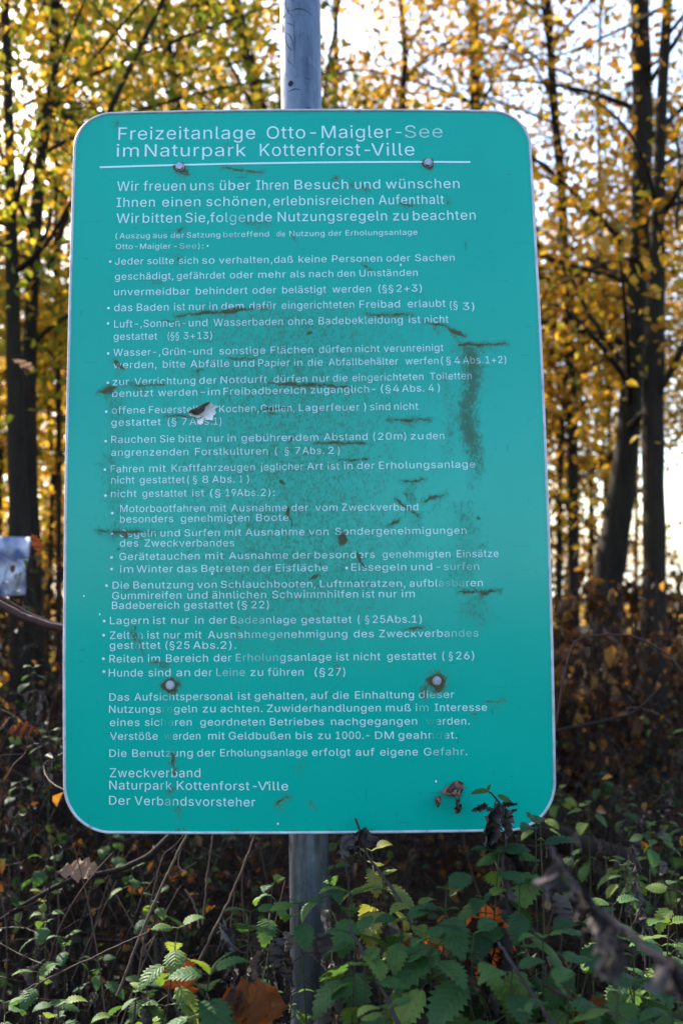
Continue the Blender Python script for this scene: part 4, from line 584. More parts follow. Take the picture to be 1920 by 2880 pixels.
's':(365,['182 -8 163 -7 145 -5 128 -2 112 3 98 10 84 18 72 27 62 38 53 50 45 63 40 78 36 94 94 107 99 92 105 79 114 69 124 60 136 54 150 49 165 46 181 45 200 46 217 50 232 55 244 62 255 71 262 81 267 91 268 103 267 112 265 121 260 129 254 136 246 142 237 147 225 151 212 155 149 170 125 177 104 186 87 196 72 208 61 222 53 237 48 255 47 274 48 290 51 305 57 319 65 332 75 343 87 354 100 363 115 370 131 377 149 381 167 384 187 384 206 384 223 381 239 378 254 372 267 366 279 358 290 349 299 339 307 328 314 316 319 303 324 290 268 277 264 288 258 298 251 307 243 316 232 323 219 328 205 331 187 333 171 332 156 329 143 324 131 317 121 308 114 299 110 289 109 277 110 267 112 258 117 250 124 243 133 237 144 232 157 227 172 223 229 209 254 202 275 194 292 183 306 171 317 158 325 142 330 125 331 107 330 90 326 75 321 61 312 47 302 35 290 24 276 15 260 6 242 0 223 -5 203 -7']),
't':(227,['204 379 204 327 6 327 6 379', '65 471 126 471 126 98 127 86 128 76 132 68 136 61 142 56 150 53 159 51 170 50 185 51 202 54 213 2 192 -3 168 -4 145 -3 125 2 107 10 92 21 80 35 72 52 67 71 65 93']),
'u':(410,['182 -5 164 -4 146 -1 130 4 115 11 101 20 89 31 78 44 69 59 62 76 57 95 54 116 53 139 53 379 114 379 114 144 115 123 119 105 127 89 137 75 150 64 164 56 181 52 200 50 213 51 226 53 238 57 249 62 259 69 268 77 276 86 283 97 289 109 293 122 295 137 296 153 296 379 357 379 357 0 298 0 298 92 307 92 297 67 286 47 272 30 257 17 240 7 222 0 203 -4']),
'v':(389,['163 0 17 379 84 379 165 155 187 87 206 21 184 21 203 87 224 155 305 379 371 379 226 0']),
'w':(567,['138 0 23 379 87 379 133 214 154 137 175 41 165 41 186 135 206 214 252 379 316 379 362 214 382 136 402 41 391 41 413 135 434 214 480 379 545 379 429 0 368 0 319 172 305 225 291 280 277 338 291 338 277 280 263 225 248 172 199 0']),
'z':(380,['42 0 42 46 254 320 254 323 48 323 48 379 333 379 333 331 126 60 126 56 339 56 339 0']),
'§':(395,['191 -103 172 -102 155 -100 139 -96 124 -90 111 -83 99 -75 88 -65 79 -53 71 -41 65 -27 59 -12 55 4 111 17 115 2 121 -11 128 -23 137 -32 147 -40 160 -46 175 -49 192 -51 207 -50 221 -47 233 -43 243 -37 252 -29 258 -20 262 -9 263 4 262 13 261 21 258 29 254 36 234 57 210 72 113 128 103 135 93 142 84 150 75 159 67 168 60 177 54 186 49 196 45 206 43 217 41 227 40 237 41 247 43 257 46 267 50 277 55 287 61 295 68 303 76 310 85 315 95 320 106 323 117 324 118 326 108 335 99 345 91 355 84 364 79 375 76 386 74 398 73 411 75 434 82 454 93 472 108 487 127 500 148 508 172 514 199 516 226 514 249 508 269 500 286 487 301 472 313 453 323 432 330 407 278 395 272 410 266 424 259 436 251 445 242 453 231 459 217 462 201 463 185 462 172 459 160 455 150 448 142 440 136 431 133 420 132 409 132 400 134 392 137 385 140 378 161 356 186 340 282 283 293 276 303 269 312 261 321 252 328 244 335 234 341 225 346 215 349 206 352 196 354 186 354 176 354 166 352 155 349 145 344 136 339 126 333 118 326 111 317 104 308 99 299 94 289 91 278 89 277 87 303 62 318 34 323 2 322 -14 319 -28 314 -42 306 -54 297 -65 287 -75 274 -83 260 -90 245 -96 228 -100 210 -102', '235 119 240 117 247 116 253 116 261 118 268 120 275 124 282 129 288 136 293 143 297 152 299 162 300 172 294 198 279 221 253 240 156 296 150 298 144 299 137 299 130 297 123 294 117 290 111 285 105 278 101 271 98 262 96 253 95 242 100 216 116 193 143 173']),
'ß':(441,['122 362 122 0 60 0 60 362 63 398 70 429 82 456 99 477 120 494 143 506 169 513 197 516 213 515 229 512 245 508 260 503 275 495 289 486 301 476 312 463 320 448 327 432 331 414 332 393 331 381 330 370 328 360 325 351 309 322 292 299 289 293 287 287 286 280 285 272 286 264 288 256 292 248 297 241 327 215 362 188 370 180 378 171 385 162 391 152 396 141 400 129 402 115 403 100 402 84 399 69 394 55 386 42 377 31 366 21 354 13 340 6 324 0 307 -4 289 -6 269 -7 253 -6 237 -5 222 -2 207 1 194 6 182 10 172 15 164 20 187 74 217 58 227 55 238 52 251 50 265 50 282 51 297 53 310 58 321 64 330 72 337 81 340 92 342 104 341 114 339 123 335 131 330 139 300 167 264 194 256 201 248 209 241 218 235 227 229 237 226 247 223 259 223 272 223 282 224 291 227 299 230 306 247 329 264 353 268 360 270 368 271 378 272 388 270 405 266 420 259 432 250 442 238 449 226 455 212 458 197 459 179 457 164 453 152 446 141 435 133 422 127 405 123 386']),
'ä':(389,['160 -9 142 -8 126 -5 110 -1 94 5 80 12 68 22 57 32 48 45 40 58 35 73 31 90 30 108 31 123 34 138 38 150 43 161 50 171 58 179 67 187 78 193 89 199 100 203 112 207 125 211 178 220 234 227 244 228 252 230 259 232 265 235 270 238 273 243 275 248 276 255 276 257 275 268 273 279 271 288 267 297 262 304 256 311 248 317 240 322 230 326 220 329 208 330 196 331 183 330 171 329 159 326 149 322 140 318 132 313 124 307 118 301 112 294 107 288 103 281 100 274 41 291 48 308 57 322 67 335 79 346 91 355 104 364 118 370 133 375 148 379 163 382 179 384 194 384 239 379 251 376 263 372 275 367 286 360 296 353 306 343 315 333 322 320 329 306 333 290 336 272 337 251 337 0 277 0 277 52 272 52 252 25 244 18 236 12 226 6 215 1 203 -3 190 -6 176 -8', '170 45 187 46 202 49 216 53 228 59 239 66 248 74 257 83 263 93 269 104 272 115 275 126 276 138 276 190 259 182 231 176 200 171 175 168 134 159 125 155 117 150 110 145 103 139 98 132 95 124 93 115 92 105 92 95 94 87 98 79 102 72 107 66 114 61 121 56 130 52 139 49 149 47 159 46', '261 443 253 444 246 446 239 449 233 455 227 461 224 468 221 475 221 483 221 491 224 499 227 505 233 512 239 517 246 520 253 523 261 523 269 523 277 520 283 517 290 512 295 505 299 499 301 491 301 483 301 475 299 468 295 461 290 455 283 449 277 446 269 444', '117 443 109 444 102 446 95 449 89 455 84 461 80 468 78 475 77 483 78 491 80 499 84 505 89 512 95 517 102 520 109 523 117 523 126 523 133 520 140 517 146 512 151 505 155 499 157 491 158 483 157 475 155 468 151 461 146 455 140 449 133 446 126 444']),
'ö':(415,['207 -8 182 -7 159 -2 137 6 117 16 98 30 82 46 68 64 56 85 46 108 40 133 36 159 34 187 36 216 40 243 46 268 56 291 68 312 82 330 98 346 117 360 137 371 159 378 182 383 207 384 233 383 256 378 278 371 299 360 317 346 333 330 347 312 359 291 369 268 376 243 380 216 381 187 380 159 376 133 369 108 359 85 347 64 333 46 317 30 299 16 278 6 256 -2 233 -7', '207 46 226 48 242 51 257 57 270 66 282 76 292 89 300 102 307 117 312 134 316 151 318 169 319 187 318 206 316 224 312 242 307 258 300 274 292 287 282 300 270 310 257 319 242 325 226 329 207 330 189 329 173 325 158 319 145 310 134 300 124 287 115 274 108 258 103 242 99 224 97 206 96 187 97 169 99 151 103 134 108 117 115 102 124 89 134 76 145 66 158 57 173 51 189 48', '279 443 271 444 264 446 257 449 251 455 245 461 242 468 239 475 239 483 239 491 242 499 245 505 251 512 257 517 264 520 271 523 279 523 287 523 295 520 302 517 308 512 313 505 317 499 319 491 320 483 319 475 317 468 313 461 308 455 302 449 295 446 287 444', '136 443 127 444 120 446 113 449 107 455 102 461 98 468 96 475 95 483 96 491 98 499 102 505 107 512 113 517 120 520 127 523 136 523 144 523 151 520 158 517 164 512 169 505 173 499 175 491 176 483 175 475 173 468 169 461 164 455 158 449 151 446 144 444']),
'ü':(410,['182 -5 164 -4 146 -1 130 4 115 11 101 20 89 31 78 44 69 59 62 76 57 95 54 116 53 139 53 379 114 379 114 144 115 123 119 105 127 89 137 75 150 64 164 56 181 52 200 50 213 51 226 53 238 57 249 62 259 69 268 77 276 86 283 97 289 109 293 122 295 137 296 153 296 379 357 379 357 0 298 0 298 92 307 92 297 67 286 47 272 30 257 17 240 7 222 0 203 -4', '277 443 269 444 261 446 254 449 248 455 243 461 239 468 237 475 236 483 237 491 239 499 243 505 248 512 254 517 261 520 269 523 277 523 285 523 292 520 299 517 305 512 311 505 314 499 316 491 317 483 316 475 314 468 311 461 305 455 299 449 292 446 285 444', '133 443 125 444 118 446 111 449 104 455 99 461 96 468 93 475 93 483 93 491 96 499 99 505 104 512 111 517 118 520 125 523 133 523 141 523 149 520 155 517 162 512 167 505 170 499 173 491 173 483 173 475 170 468 167 461 162 455 155 449 149 446 141 444']),
}

# ------------------------------------------------------------------ the information sign on its post
POL = [[1.4e-05, 0.001067, -0.006033, -0.009236, -0.051045], [-9.2e-05, -0.027427, 0.133057, -0.065013, 1.638253], [0.003336, -0.011149, 0.007401, 0.998069, 0.914881]]
SIGN_W, SIGN_H, ROLL, BOW = 0.8, 1.23496, R(0.3), 0.012
def surf(u, s, front=0.0):
    """point on the slightly bowed sheet, u across from the middle, s up from the lower edge, in metres"""
    u = np.asarray(u, float); s = np.asarray(s, float)
    x, y, z = [np.polyval(q, s) for q in POL]
    return np.stack([x + u * math.cos(ROLL), y + BOW * ((u / .4) ** 2 - .4) - front, z + u * math.sin(ROLL)], -1)

def dirt_shade_fields(u, s):
    d = np.zeros(u.shape); k = np.zeros(u.shape)
    u_, s_ = u, s
    u = u_ + 0.0016 * np.sin(s_ * 310 + u_ * 40)
    s = s_ + 0.0009 * np.sin(u_ * 75 + s_ * 13) + 0.0007 * np.sin(u_ * 210 + s_ * 90) + 0.0005 * np.sin(u_ * 520)
    for (u0, s0, u1, s1, th, a) in GASHES:
        dx, dy = u1 - u0, s1 - s0
        L2 = dx * dx + dy * dy + 1e-9
        t = ((u - u0) * dx + (s - s0) * dy) / L2
        tc = np.clip(t, 0, 1)
        dist = np.hypot(u - u0 - tc * dx, s - s0 - tc * dy)
        w = th * 0.55 * (0.18 + 0.82 * (1 - np.abs(2 * tc - 1) ** 1.4)) + 0.0006
        d = np.maximum(d, 0.9 * a * np.clip(1.1 - 0.50 * (dist / w) ** 1.5, 0, 1)); k = np.maximum(k, 0.6 * a * np.exp(-(dist / 0.009) ** 2))
        # a little fringe washed down below the gash
        below = np.clip(1 - np.abs(u - (u0 + u1) / 2) / (abs(dx) * .35 + .006), 0, 1) * np.clip(1 - ((s0 + s1) / 2 - s) / (0.022 + th * 3), 0, 1) * (s < (s0 + s1) / 2)
        k = np.maximum(k, 0.75 * a * below)
    for (bu, bs_, r, a) in BLOTCHES:
        q = np.hypot(u - bu, s - bs_) / r
        d = np.maximum(d, a * np.clip(1.15 - q ** 1.3, 0, 0.95))
        k = np.maximum(k, 0.8 * a * np.clip(1.5 - q, 0, 1))
    for (bu, bs_) in BOLTS:  # dark ring round each bolt: painted shadow, wider with rust at the lower pair
        q = np.hypot(u - bu, s - bs_ + 0.0012)
        d = np.maximum(d, np.clip(1.25 - np.abs(q - 0.0085) / (0.0034 if bs_ > .5 else 0.0070), 0, 1))
    for (su, s0, s1, hw, a) in STREAKS:
        a = min(.85, a * 1.12) * (.6 if s0 > 1.09 else 1)
        g = np.exp(-0.5 * ((u - su + 0.006 * np.sin(s * 40 + su * 90)) / (hw * 0.85)) ** 2)
        v = np.clip((s0 - s) / 0.004, 0, 1) * np.clip((s - s1) / (0.45 * (s0 - s1)), 0, 1)
        k = np.maximum(k, a * g * v)
    u, s = u_, s_
    edge = half_width(s_, INS) - np.abs(u_)
    d = np.maximum(d, 0.75 * np.clip(1 - edge / 0.0022, 0, 1) * (0.6 + 0.4 * np.sin(s_ * 57) * np.sin(s_ * 23 + u_)))
    # grime along the lower edge, under the upper edge, and a general film in the middle
    d = np.maximum(d, 0.62 * np.clip(1 - (s - 0.004) / 0.010, 0, 1) * (0.55 + 0.45 * np.sin(u * 23) * np.sin(u * 61 + 1)))
    d = np.maximum(d, 0.55 * np.clip(1 - (SIGN_H - 0.004 - s) / 0.008, 0, 1) * (0.5 + 0.5 * np.sin(u * 31 + 2) * np.sin(u * 53)))
    k = np.maximum(k, 0.46 * np.exp(-((u + 0.03) / 0.26) ** 2) * np.clip((0.95 - s) / .1, 0, 1) * np.clip((s - 0.15) / .25, 0, 1))
    return d, k

def fade_field(u, s):
    f = np.zeros(u.shape)
    for (fu, fs, rx, ry, a) in FADED:
        q = ((u - fu) / rx) ** 2 + ((s - fs) / ry) ** 2
        f = np.maximum(f, a * np.clip(1.6 - q, 0, 1))
    return f

def half_width(s, inset=0.0):
    hw = np.full(np.shape(s), SIGN_W / 2 - inset)
    rt, rb = 0.066 - inset, 0.078 - inset
    top = SIGN_H - inset
    q = np.clip((s - (top - rt)) / rt, 0, 1); hw = hw - rt * (1 - np.sqrt(np.clip(1 - q ** 2, 0, 1)))
    q = np.clip(((inset + rb) - s) / rb, 0, 1); hw = hw - rb * (1 - np.sqrt(np.clip(1 - q ** 2, 0, 1)))
    return hw

def add_fields(me, u, s, letters=False):
    d, k = dirt_shade_fields(u, s)
    for nm, val in (('dirt_shade', d), ('speck', k)) + ((('fade', fade_field(u, s)),) if letters else ()):
        a = me.attributes.new(nm, 'FLOAT', 'POINT'); a.data.foreach_set('value', val.ravel().astype(float))

sign_root = empty('information_sign', (-0.03, 1.72, 0.2))
tag(sign_root, 'large green rules board of white German text bolted to a grey steel post', 'sign')

INS = 0.0035
nu, nv = 380, 600
sv = np.concatenate([INS + 0.08 * (1 - np.cos(np.linspace(0, np.pi / 2, 60))), np.linspace(0.0845, SIGN_H - 0.0705, nv - 110), SIGN_H - INS - 0.066 * (1 - np.sin(np.linspace(0.02, np.pi / 2, 50)))])
hw = half_width(sv, INS)
U = np.linspace(-1, 1, nu)[None] * hw[:, None]; Sg = np.repeat(sv[:, None], nu, 1)
V = surf(U, Sg, 0.0005).reshape(-1, 3)
i = np.arange(len(sv) - 1)[:, None] * nu; j = np.arange(nu - 1)[None]
F = np.stack([i + j, i + j + 1, i + j + 1 + nu, i + j + nu], -1).reshape(-1, 4)
panel = MB().add(V, F).build('panel', M['film'], sign_root)
add_fields(panel.data, U.ravel(), Sg.ravel())

# folded aluminium edge and back of the sheet
def outline(inset, n=26):
    rt, rb = 0.066 - inset, 0.078 - inset
    a, t, b = SIGN_W / 2 - inset, SIGN_H - inset, inset
    pts = []
    for cx_, cy_, r, a0 in ((a - rt, t - rt, rt, 0), (-a + rt, t - rt, rt, 90), (-a + rb, b + rb, rb, 180), (a - rb, b + rb, rb, 270)):
        for q in np.linspace(0, 90, n): pts.append((cx_ + r * math.cos(R(a0 + q)), cy_ + r * math.sin(R(a0 + q))))
        nxt = {0: ((-a + rt, t), (a - rt, t)), 90: ((-a, b + rb), (-a, t - rt)), 180: ((a - rb, b), (-a + rb, b)), 270: ((a, t - rt), (a, b + rb))}[a0]
        p1, p0 = nxt
        for q in np.linspace(0, 1, 30)[1:-1]: pts.append((p0[0] + (p1[0] - p0[0]) * q, p0[1] + (p1[1] - p0[1]) * q))
    return np.array(pts)
prof = [(0.0046, 0.0006), (0.0036, 0.0026), (0.0014, 0.0030), (0.0, 0.0014), (0.0, -0.0035), (0.0020, -0.0045)]
rings = []
for ins, fr in prof:
    o_ = outline(ins)
    w_ = 0.0004 * np.sin(np.arange(len(o_)) * 0.9) * np.sin(np.arange(len(o_)) * 0.23)
    rings.append(surf(o_[:, 0] * (1 + w_), o_[:, 1], fr))
n_ = len(rings[0]); V = np.concatenate(rings)
F = []
for r_ in range(len(rings) - 1):
    for q in range(n_): F.append((r_ * n_ + q, r_ * n_ + (q + 1) % n_, (r_ + 1) * n_ + (q + 1) % n_, (r_ + 1) * n_ + q))
edge = MB().add(V, F).build('edge_rim', M['alu'], panel)
bu_, bs_ = np.linspace(-1, 1, 24), np.linspace(0.003, SIGN_H - 0.003, 60)
bw = half_width(bs_, 0.003)
V = surf(bu_[None] * bw[:, None], np.repeat(bs_[:, None], 24, 1), -0.0035).reshape(-1, 3)
i = np.arange(59)[:, None] * 24; j = np.arange(23)[None]
back = MB().add(V, np.stack([i + j, i + j + 24, i + j + 25, i + j + 1], -1).reshape(-1, 4)).build('back_sheet', M['alu'], panel)

# lettering: every word is set along the line measured on the sheet
from mathutils.geometry import delaunay_2d_cdt
GLY = {}
def one_glyph(ch):
    """fill the contours of one letter (non-zero winding)"""
    if ch in GLY: return GLY[ch]
    cons = [np.array(q.split(), float).reshape(-1, 2) / 1000 for q in GLYPHS[ch][1]]
    big = max(cons, key=lambda q: abs(np.sum(q[:, 0] * np.roll(q[:, 1], -1) - np.roll(q[:, 0], -1) * q[:, 1])))
    sgn = np.sign(np.sum(big[:, 0] * np.roll(big[:, 1], -1) - np.roll(big[:, 0], -1) * big[:, 1]))
    for q_, c_ in enumerate(cons):          # a slightly lighter cut than the outline
        if len(c_) < 4: continue
        e1 = c_ - np.roll(c_, 1, 0); e2 = np.roll(c_, -1, 0) - c_
        t_ = e1 / (np.linalg.norm(e1, axis=1, keepdims=True) + 1e-9) + e2 / (np.linalg.norm(e2, axis=1, keepdims=True) + 1e-9)
        t_ /= np.linalg.norm(t_, axis=1, keepdims=True) + 1e-6
        cons[q_] = c_ + 0.003 * sgn * np.stack([-t_[:, 1], t_[:, 0]], 1)
    pts, edges = [], []
    for c_ in cons:
        k0 = len(pts); n = len(c_)
        pts += [Vector(p) for p in c_.tolist()]
        edges += [(k0 + q, k0 + (q + 1) % n) for q in range(n)]
    vv, _, ff, *_r = delaunay_2d_cdt(pts, edges, [], 0, 1e-5)
    V = np.array([tuple(v) for v in vv]); F = np.array([tuple(f) for f in ff])
    C = V[F].mean(1); W = np.zeros(len(C))
    for c_ in cons:
        p, q = c_, np.roll(c_, -1, 0)
        for (ax_, ay_), (bx_, by_) in zip(p, q):
            up_ = (ay_ <= C[:, 1]) & (by_ > C[:, 1]); dn = (ay_ > C[:, 1]) & (by_ <= C[:, 1])
            if ay_ == by_: continue
            xi = ax_ + (C[:, 1] - ay_) / (by_ - ay_) * (bx_ - ax_)
            W += (up_ & (xi > C[:, 0])).astype(int) - (dn & (xi > C[:, 0])).astype(int)
    GLY[ch] = (V, F[W != 0])
    return GLY[ch]
TRACK = 30
def glyphs(t):
    vs, fs, x, n = [], [], 0.0, 0
    for ch in t:
        V, F = one_glyph(ch)
        vs.append(V + [x, 0]); fs += (F + n).tolist(); n += len(V)
        x += (GLYPHS[ch][0] + TRACK) / 1000
    return np.concatenate(vs), fs
CAP = glyphs('H')[0][:, 1].max()
LV, LF, LN = [], [], 0
for (t, u0, s0, u1, s1, cap) in TEXT:
    v, f = glyphs(t)
    x0, x1 = v[:, 0].min(), v[:, 0].max()
    k = (v[:, 0] - x0) / (x1 - x0)
    ky = cap / CAP
    LV.append(np.stack([u0 + k * (u1 - u0), s0 + k * (s1 - s0) + v[:, 1] * ky], 1))
    LF += [tuple(q + LN for q in ff) for ff in f]; LN += len(v)
for (bu, bs_) in BULLETS:
    a = np.linspace(0, 2 * np.pi, 12, endpoint=False)
    LV.append(np.stack([bu + 0.0023 * np.cos(a), bs_ + 0.0022 * np.sin(a)], 1)); LF.append(tuple(range(LN, LN + 12))); LN += 12
(r0, r1), th = RULE, 0.0016
q = np.linspace(0, 1, 90)
lo = np.stack([r0[0] + (r1[0] - r0[0]) * q, r0[1] + (r1[1] - r0[1]) * q - th], 1); hi = lo + [0, 2 * th]
LV += [lo, hi]
LF += [(LN + i, LN + i + 1, LN + 91 + i, LN + 90 + i) for i in range(89)]; LN += 180
LV = np.concatenate(LV)
lettering = mesh_obj('lettering', surf(LV[:, 0], LV[:, 1], 0.0011), LF, M['letters'], panel)
add_fields(lettering.data, LV[:, 0], LV[:, 1], True)

# torn flap of film that shows its white backing
tu = np.array(TEAR); tc = tu.mean(0)
def lift(p):
    # curls away from the sheet towards its upper left
    return 0.0022 + 0.011 * np.clip((-(p[:, 0] - tc[0]) * 0.35 + (p[:, 1] - tc[1]) * 0.9) / 0.014 + 0.25, 0, 1)
rg = [tu * (1 - a) + tc * a for a in (0, .35, .7)]
V = np.concatenate([surf(p[:, 0], p[:, 1], 0) - np.stack([0 * lift(p), lift(p) * (1 - 0.3 * k_), 0 * lift(p)], 1) for k_, p in enumerate(rg)] + [surf(tc[0], tc[1], 0.004)[None]])
nt_ = len(tu); F = []
for r_ in range(2): F += [(r_ * nt_ + q, r_ * nt_ + (q + 1) % nt_, (r_ + 1) * nt_ + (q + 1) % nt_, (r_ + 1) * nt_ + q) for q in range(nt_)]
F += [(2 * nt_ + q, 2 * nt_ + (q + 1) % nt_, 3 * nt_) for q in range(nt_)]
flap = mesh_obj('torn_film', V, F, M['torn_white'], panel, True)
flap['label'] = 'torn flap showing white backing'
dk = np.array(DARKFOLD)
kq = np.arange(len(dk))
V = np.concatenate([surf(dk[:, 0], dk[:, 1], 0) - np.stack([0 * dk[:, 0], 0.0145 + 0.003 * np.sin(kq * 2.1), 0 * dk[:, 0]], 1), (surf(-0.172, 0.691, 0.0185))[None]])
fold = mesh_obj('torn_fold', V, [(q, (q + 1) % len(dk), len(dk)) for q in range(len(dk))], M['torn_dark'], panel, True)
# small white chips scattered over the sheet
for (su_, ss_) in [(-0.163, 0.9805), (-0.118, 1.0895), (0.165, 0.9445), (-0.3395, 0.355), (-0.0512, 0.0165), (-0.155, 0.4205), (-0.366, 0.385), (0.2045, 0.083), (-0.0672, 0.082)]:
    a = np.linspace(0, 2 * np.pi, 9, endpoint=False); r_ = 0.0013 + 0.0006 * random.random()
    p = np.stack([su_ + r_ * np.cos(a) * 0.8, ss_ + r_ * np.sin(a) * 1.3], 1)
    pp = np.concatenate([p, [[su_, ss_]]])
    mesh_obj('paint_chip', surf(pp[:, 0], pp[:, 1], np.r_[np.full(9, 0.0006), 0.0018]), [(q, (q + 1) % 9, 9) for q in range(9)], M['torn_white'], panel)

# hexagon bolts with washers
def bolt(u, s):
    c = surf(u, s, 0.0); V, F = [], []
    prof_ = [(0.0105, 0.0008, 20), (0.0105, 0.0022, 20)]
    m = MB()
    n = 24
    a = np.linspace(0, 2 * np.pi, n, endpoint=False)
    hexr = 0.0065 / np.cos((a + 0.2) % (np.pi / 3) - np.pi / 6) * 0.95
    rr = [(np.full(n, 0.0076), 0.0006), (np.full(n, 0.0074), 0.0016), (hexr, 0.0017), (hexr, 0.0052), (hexr * 0.88, 0.0064), (hexr * 0.45, 0.0066)]
    V = np.concatenate([np.stack([c[0] + r_ * np.cos(a), np.full(n, c[1] - f_), c[2] + r_ * np.sin(a)], 1) for r_, f_ in rr])
    F = []
    for k_ in range(len(rr) - 1): F += [(k_ * n + q, k_ * n + (q + 1) % n, (k_ + 1) * n + (q + 1) % n, (k_ + 1) * n + q) for q in range(n)]
    F.append(tuple((len(rr) - 1) * n + q for q in range(n)))
    return mesh_obj('bolt', V, F, M['bolt'], sign_root)
for b_ in BOLTS: bolt(*b_)

# round post, drill hole, scratches; rails and clamps behind the sheet
PT, PB = at(841, -260, 1.80), at(873, 2830, 1.69)
PB = PB + (PB - PT) / (PT[2] - PB[2]) * (PB[2] - 0.05)
def post_c(z): t = (z - PB[2]) / (PT[2] - PB[2]); return PB + (PT - PB) * t
def post_r(z): return 0.0330 + (0.0372 - 0.0330) * np.clip((z - 0.7) / 1.6, 0, 1)
zs = np.linspace(0, PT[2] + 0.25, 120)
m = MB(); P_ = np.array([post_c(z) for z in zs]); m.tube(P_, post_r(zs), 48)
post = m.build('post', M['galv'], sign_root)
def on_post(px, py, out=0.0006):
    """a point on the front of the tube beside its axis: offset px from the axis in photograph pixels"""
    z = at(850, py, 1.76)[2]; c = post_c(z); r = post_r(z)
    x = (px - (841 + (873 - 841) * (py + 260) / 3090)) / FOC * 1.76
    a = math.asin(max(-.95, min(.95, x / r)))
    return c + np.array([math.sin(a), -math.cos(a), 0]) * (r + out)
a = np.linspace(0, 2 * np.pi, 16, endpoint=False)
V = [on_post(819 + 7.5 * math.cos(q), 245 + 8 * math.sin(q), 0.0005) for q in a]
hole = mesh_obj('drill_hole', V, [tuple(range(16))], M['hole'], post)
em = MB()
def scratch(pts, r=0.0007):
    q = np.array(pts, float); t = np.linspace(0, 1, len(q)); tt = np.linspace(0, 1, 14)
    xx, yy = np.interp(tt, t, q[:, 0]), np.interp(tt, t, q[:, 1])
    em.tube(np.array([on_post(x, y, 0.0001) for x, y in zip(xx, yy)]), r * np.sin(np.linspace(0.25, 2.9, 14)), 5)
Z6 = 160 / 1176.
for pts in ([(320, 0), (330, 150), (380, 290), (510, 420)], [(330, 480), (420, 540), (500, 610)], [(320, 690), (410, 770), (470, 920), (495, 1090)], [(322, 700), (325, 870), (370, 1000), (440, 1090), (500, 1110)], [(335, 1200), (380, 1310), (500, 1460)],
            [(440, 0), (460, 40), (490, 80)], [(415, 270), (560, 238), (700, 250), (900, 340)], [(240, 330), (330, 300)], [(250, 430), (255, 560), (248, 670)], [(370, 1965), (520, 1925), (650, 1960)], [(700, 1690), (850, 1715)], [(320, 1540), (370, 1650)], [(500, 470), (510, 900), (512, 1500)]):
    scratch([(760 + x * Z6, y * Z6) for x, y in pts], 0.0009 if len(pts) > 2 else 0.0006)
em.build('scratches', M['engrave'], post)
for s_ in (1.130, 0.2425):
    m = MB()
    c0, c1 = surf(-0.33, s_, -0.016), surf(0.33, s_, -0.016)
    hw_, hd_ = 0.013, 0.009
    V = [c + np.array([0, y, z]) for c in (c0, c1) for y, z in ((-hd_, -hw_), (hd_, -hw_), (hd_, hw_), (-hd_, hw_))]
    F = [(0, 1, 5, 4), (1, 2, 6, 5), (2, 3, 7, 6), (3, 0, 4, 7), (0, 3, 2, 1), (4, 5, 6, 7)]
    mesh_obj('cross_rail', V, F, M['galv'], sign_root)
    z = surf(0, s_)[2]; cc = post_c(z)
    m = MB(); aa = np.linspace(0, 2 * np.pi, 40)
    rr_ = post_r(z) + 0.003
    yr = surf(0, s_, -0.022)[1]
    V, F = [], []
    for dz in (-0.015, 0.015):
        for q in aa[:-1]: V.append((cc[0] + math.sin(q) * rr_, cc[1] - math.cos(q) * rr_, z + dz))
    F = [(q, (q + 1) % 39, 39 + (q + 1) % 39, 39 + q) for q in range(39)]
    k0 = len(V)
    yb = cc[1] - rr_ * 0.8
    for x in (-0.045, 0.045):
        for y in (yr + 0.002, max(yb, yr + 0.01)):
            for dz in (-0.0145, 0.0145): V.append((cc[0] + x, y, z + dz))
    F += [(k0, k0 + 1, k0 + 3, k0 + 2), (k0 + 4, k0 + 6, k0 + 7, k0 + 5), (k0, k0 + 4, k0 + 5, k0 + 1), (k0 + 2, k0 + 3, k0 + 7, k0 + 6), (k0, k0 + 2, k0 + 6, k0 + 4), (k0 + 1, k0 + 5, k0 + 7, k0 + 3)]
    mesh_obj('pipe_clamp', V, F, M['galv'], sign_root)

# ------------------------------------------------------------------ ground, field and lake
def grid_sheet(name, xs, ys, zf, mat):
    X, Y = np.meshgrid(xs, ys)
    V = np.stack([X, Y, zf(X, Y)], -1).reshape(-1, 3)
    n = len(xs); i = np.arange(len(ys) - 1)[:, None] * n; j = np.arange(n - 1)[None]
    return MB().add(V, np.stack([i + j, i + j + 1, i + j + 1 + n, i + j + n], -1).reshape(-1, 4)).build(name, mat)
ax = np.concatenate([-np.geomspace(900, 7, 22), np.linspace(-6.5, 6.5, 110), np.geomspace(7, 900, 22)])
ay = np.concatenate([-np.geomspace(900, 3, 22), np.linspace(-2.5, 13, 130), np.geomspace(13.5, 900, 24)])
tag(grid_sheet('ground', ax, ay, lambda x, y: ground_z(np.clip(x, -60, 60), np.clip(y, -20, 60)), M['soil']), 'dark woodland soil with litter', None, None, 'structure')
tag(grid_sheet('lake', np.linspace(-700, 700, 8), np.linspace(34, 800, 8), lambda x, y: 0 * x + 0.24, M['water']), 'bright lake water beyond the trees', None, None, 'structure')

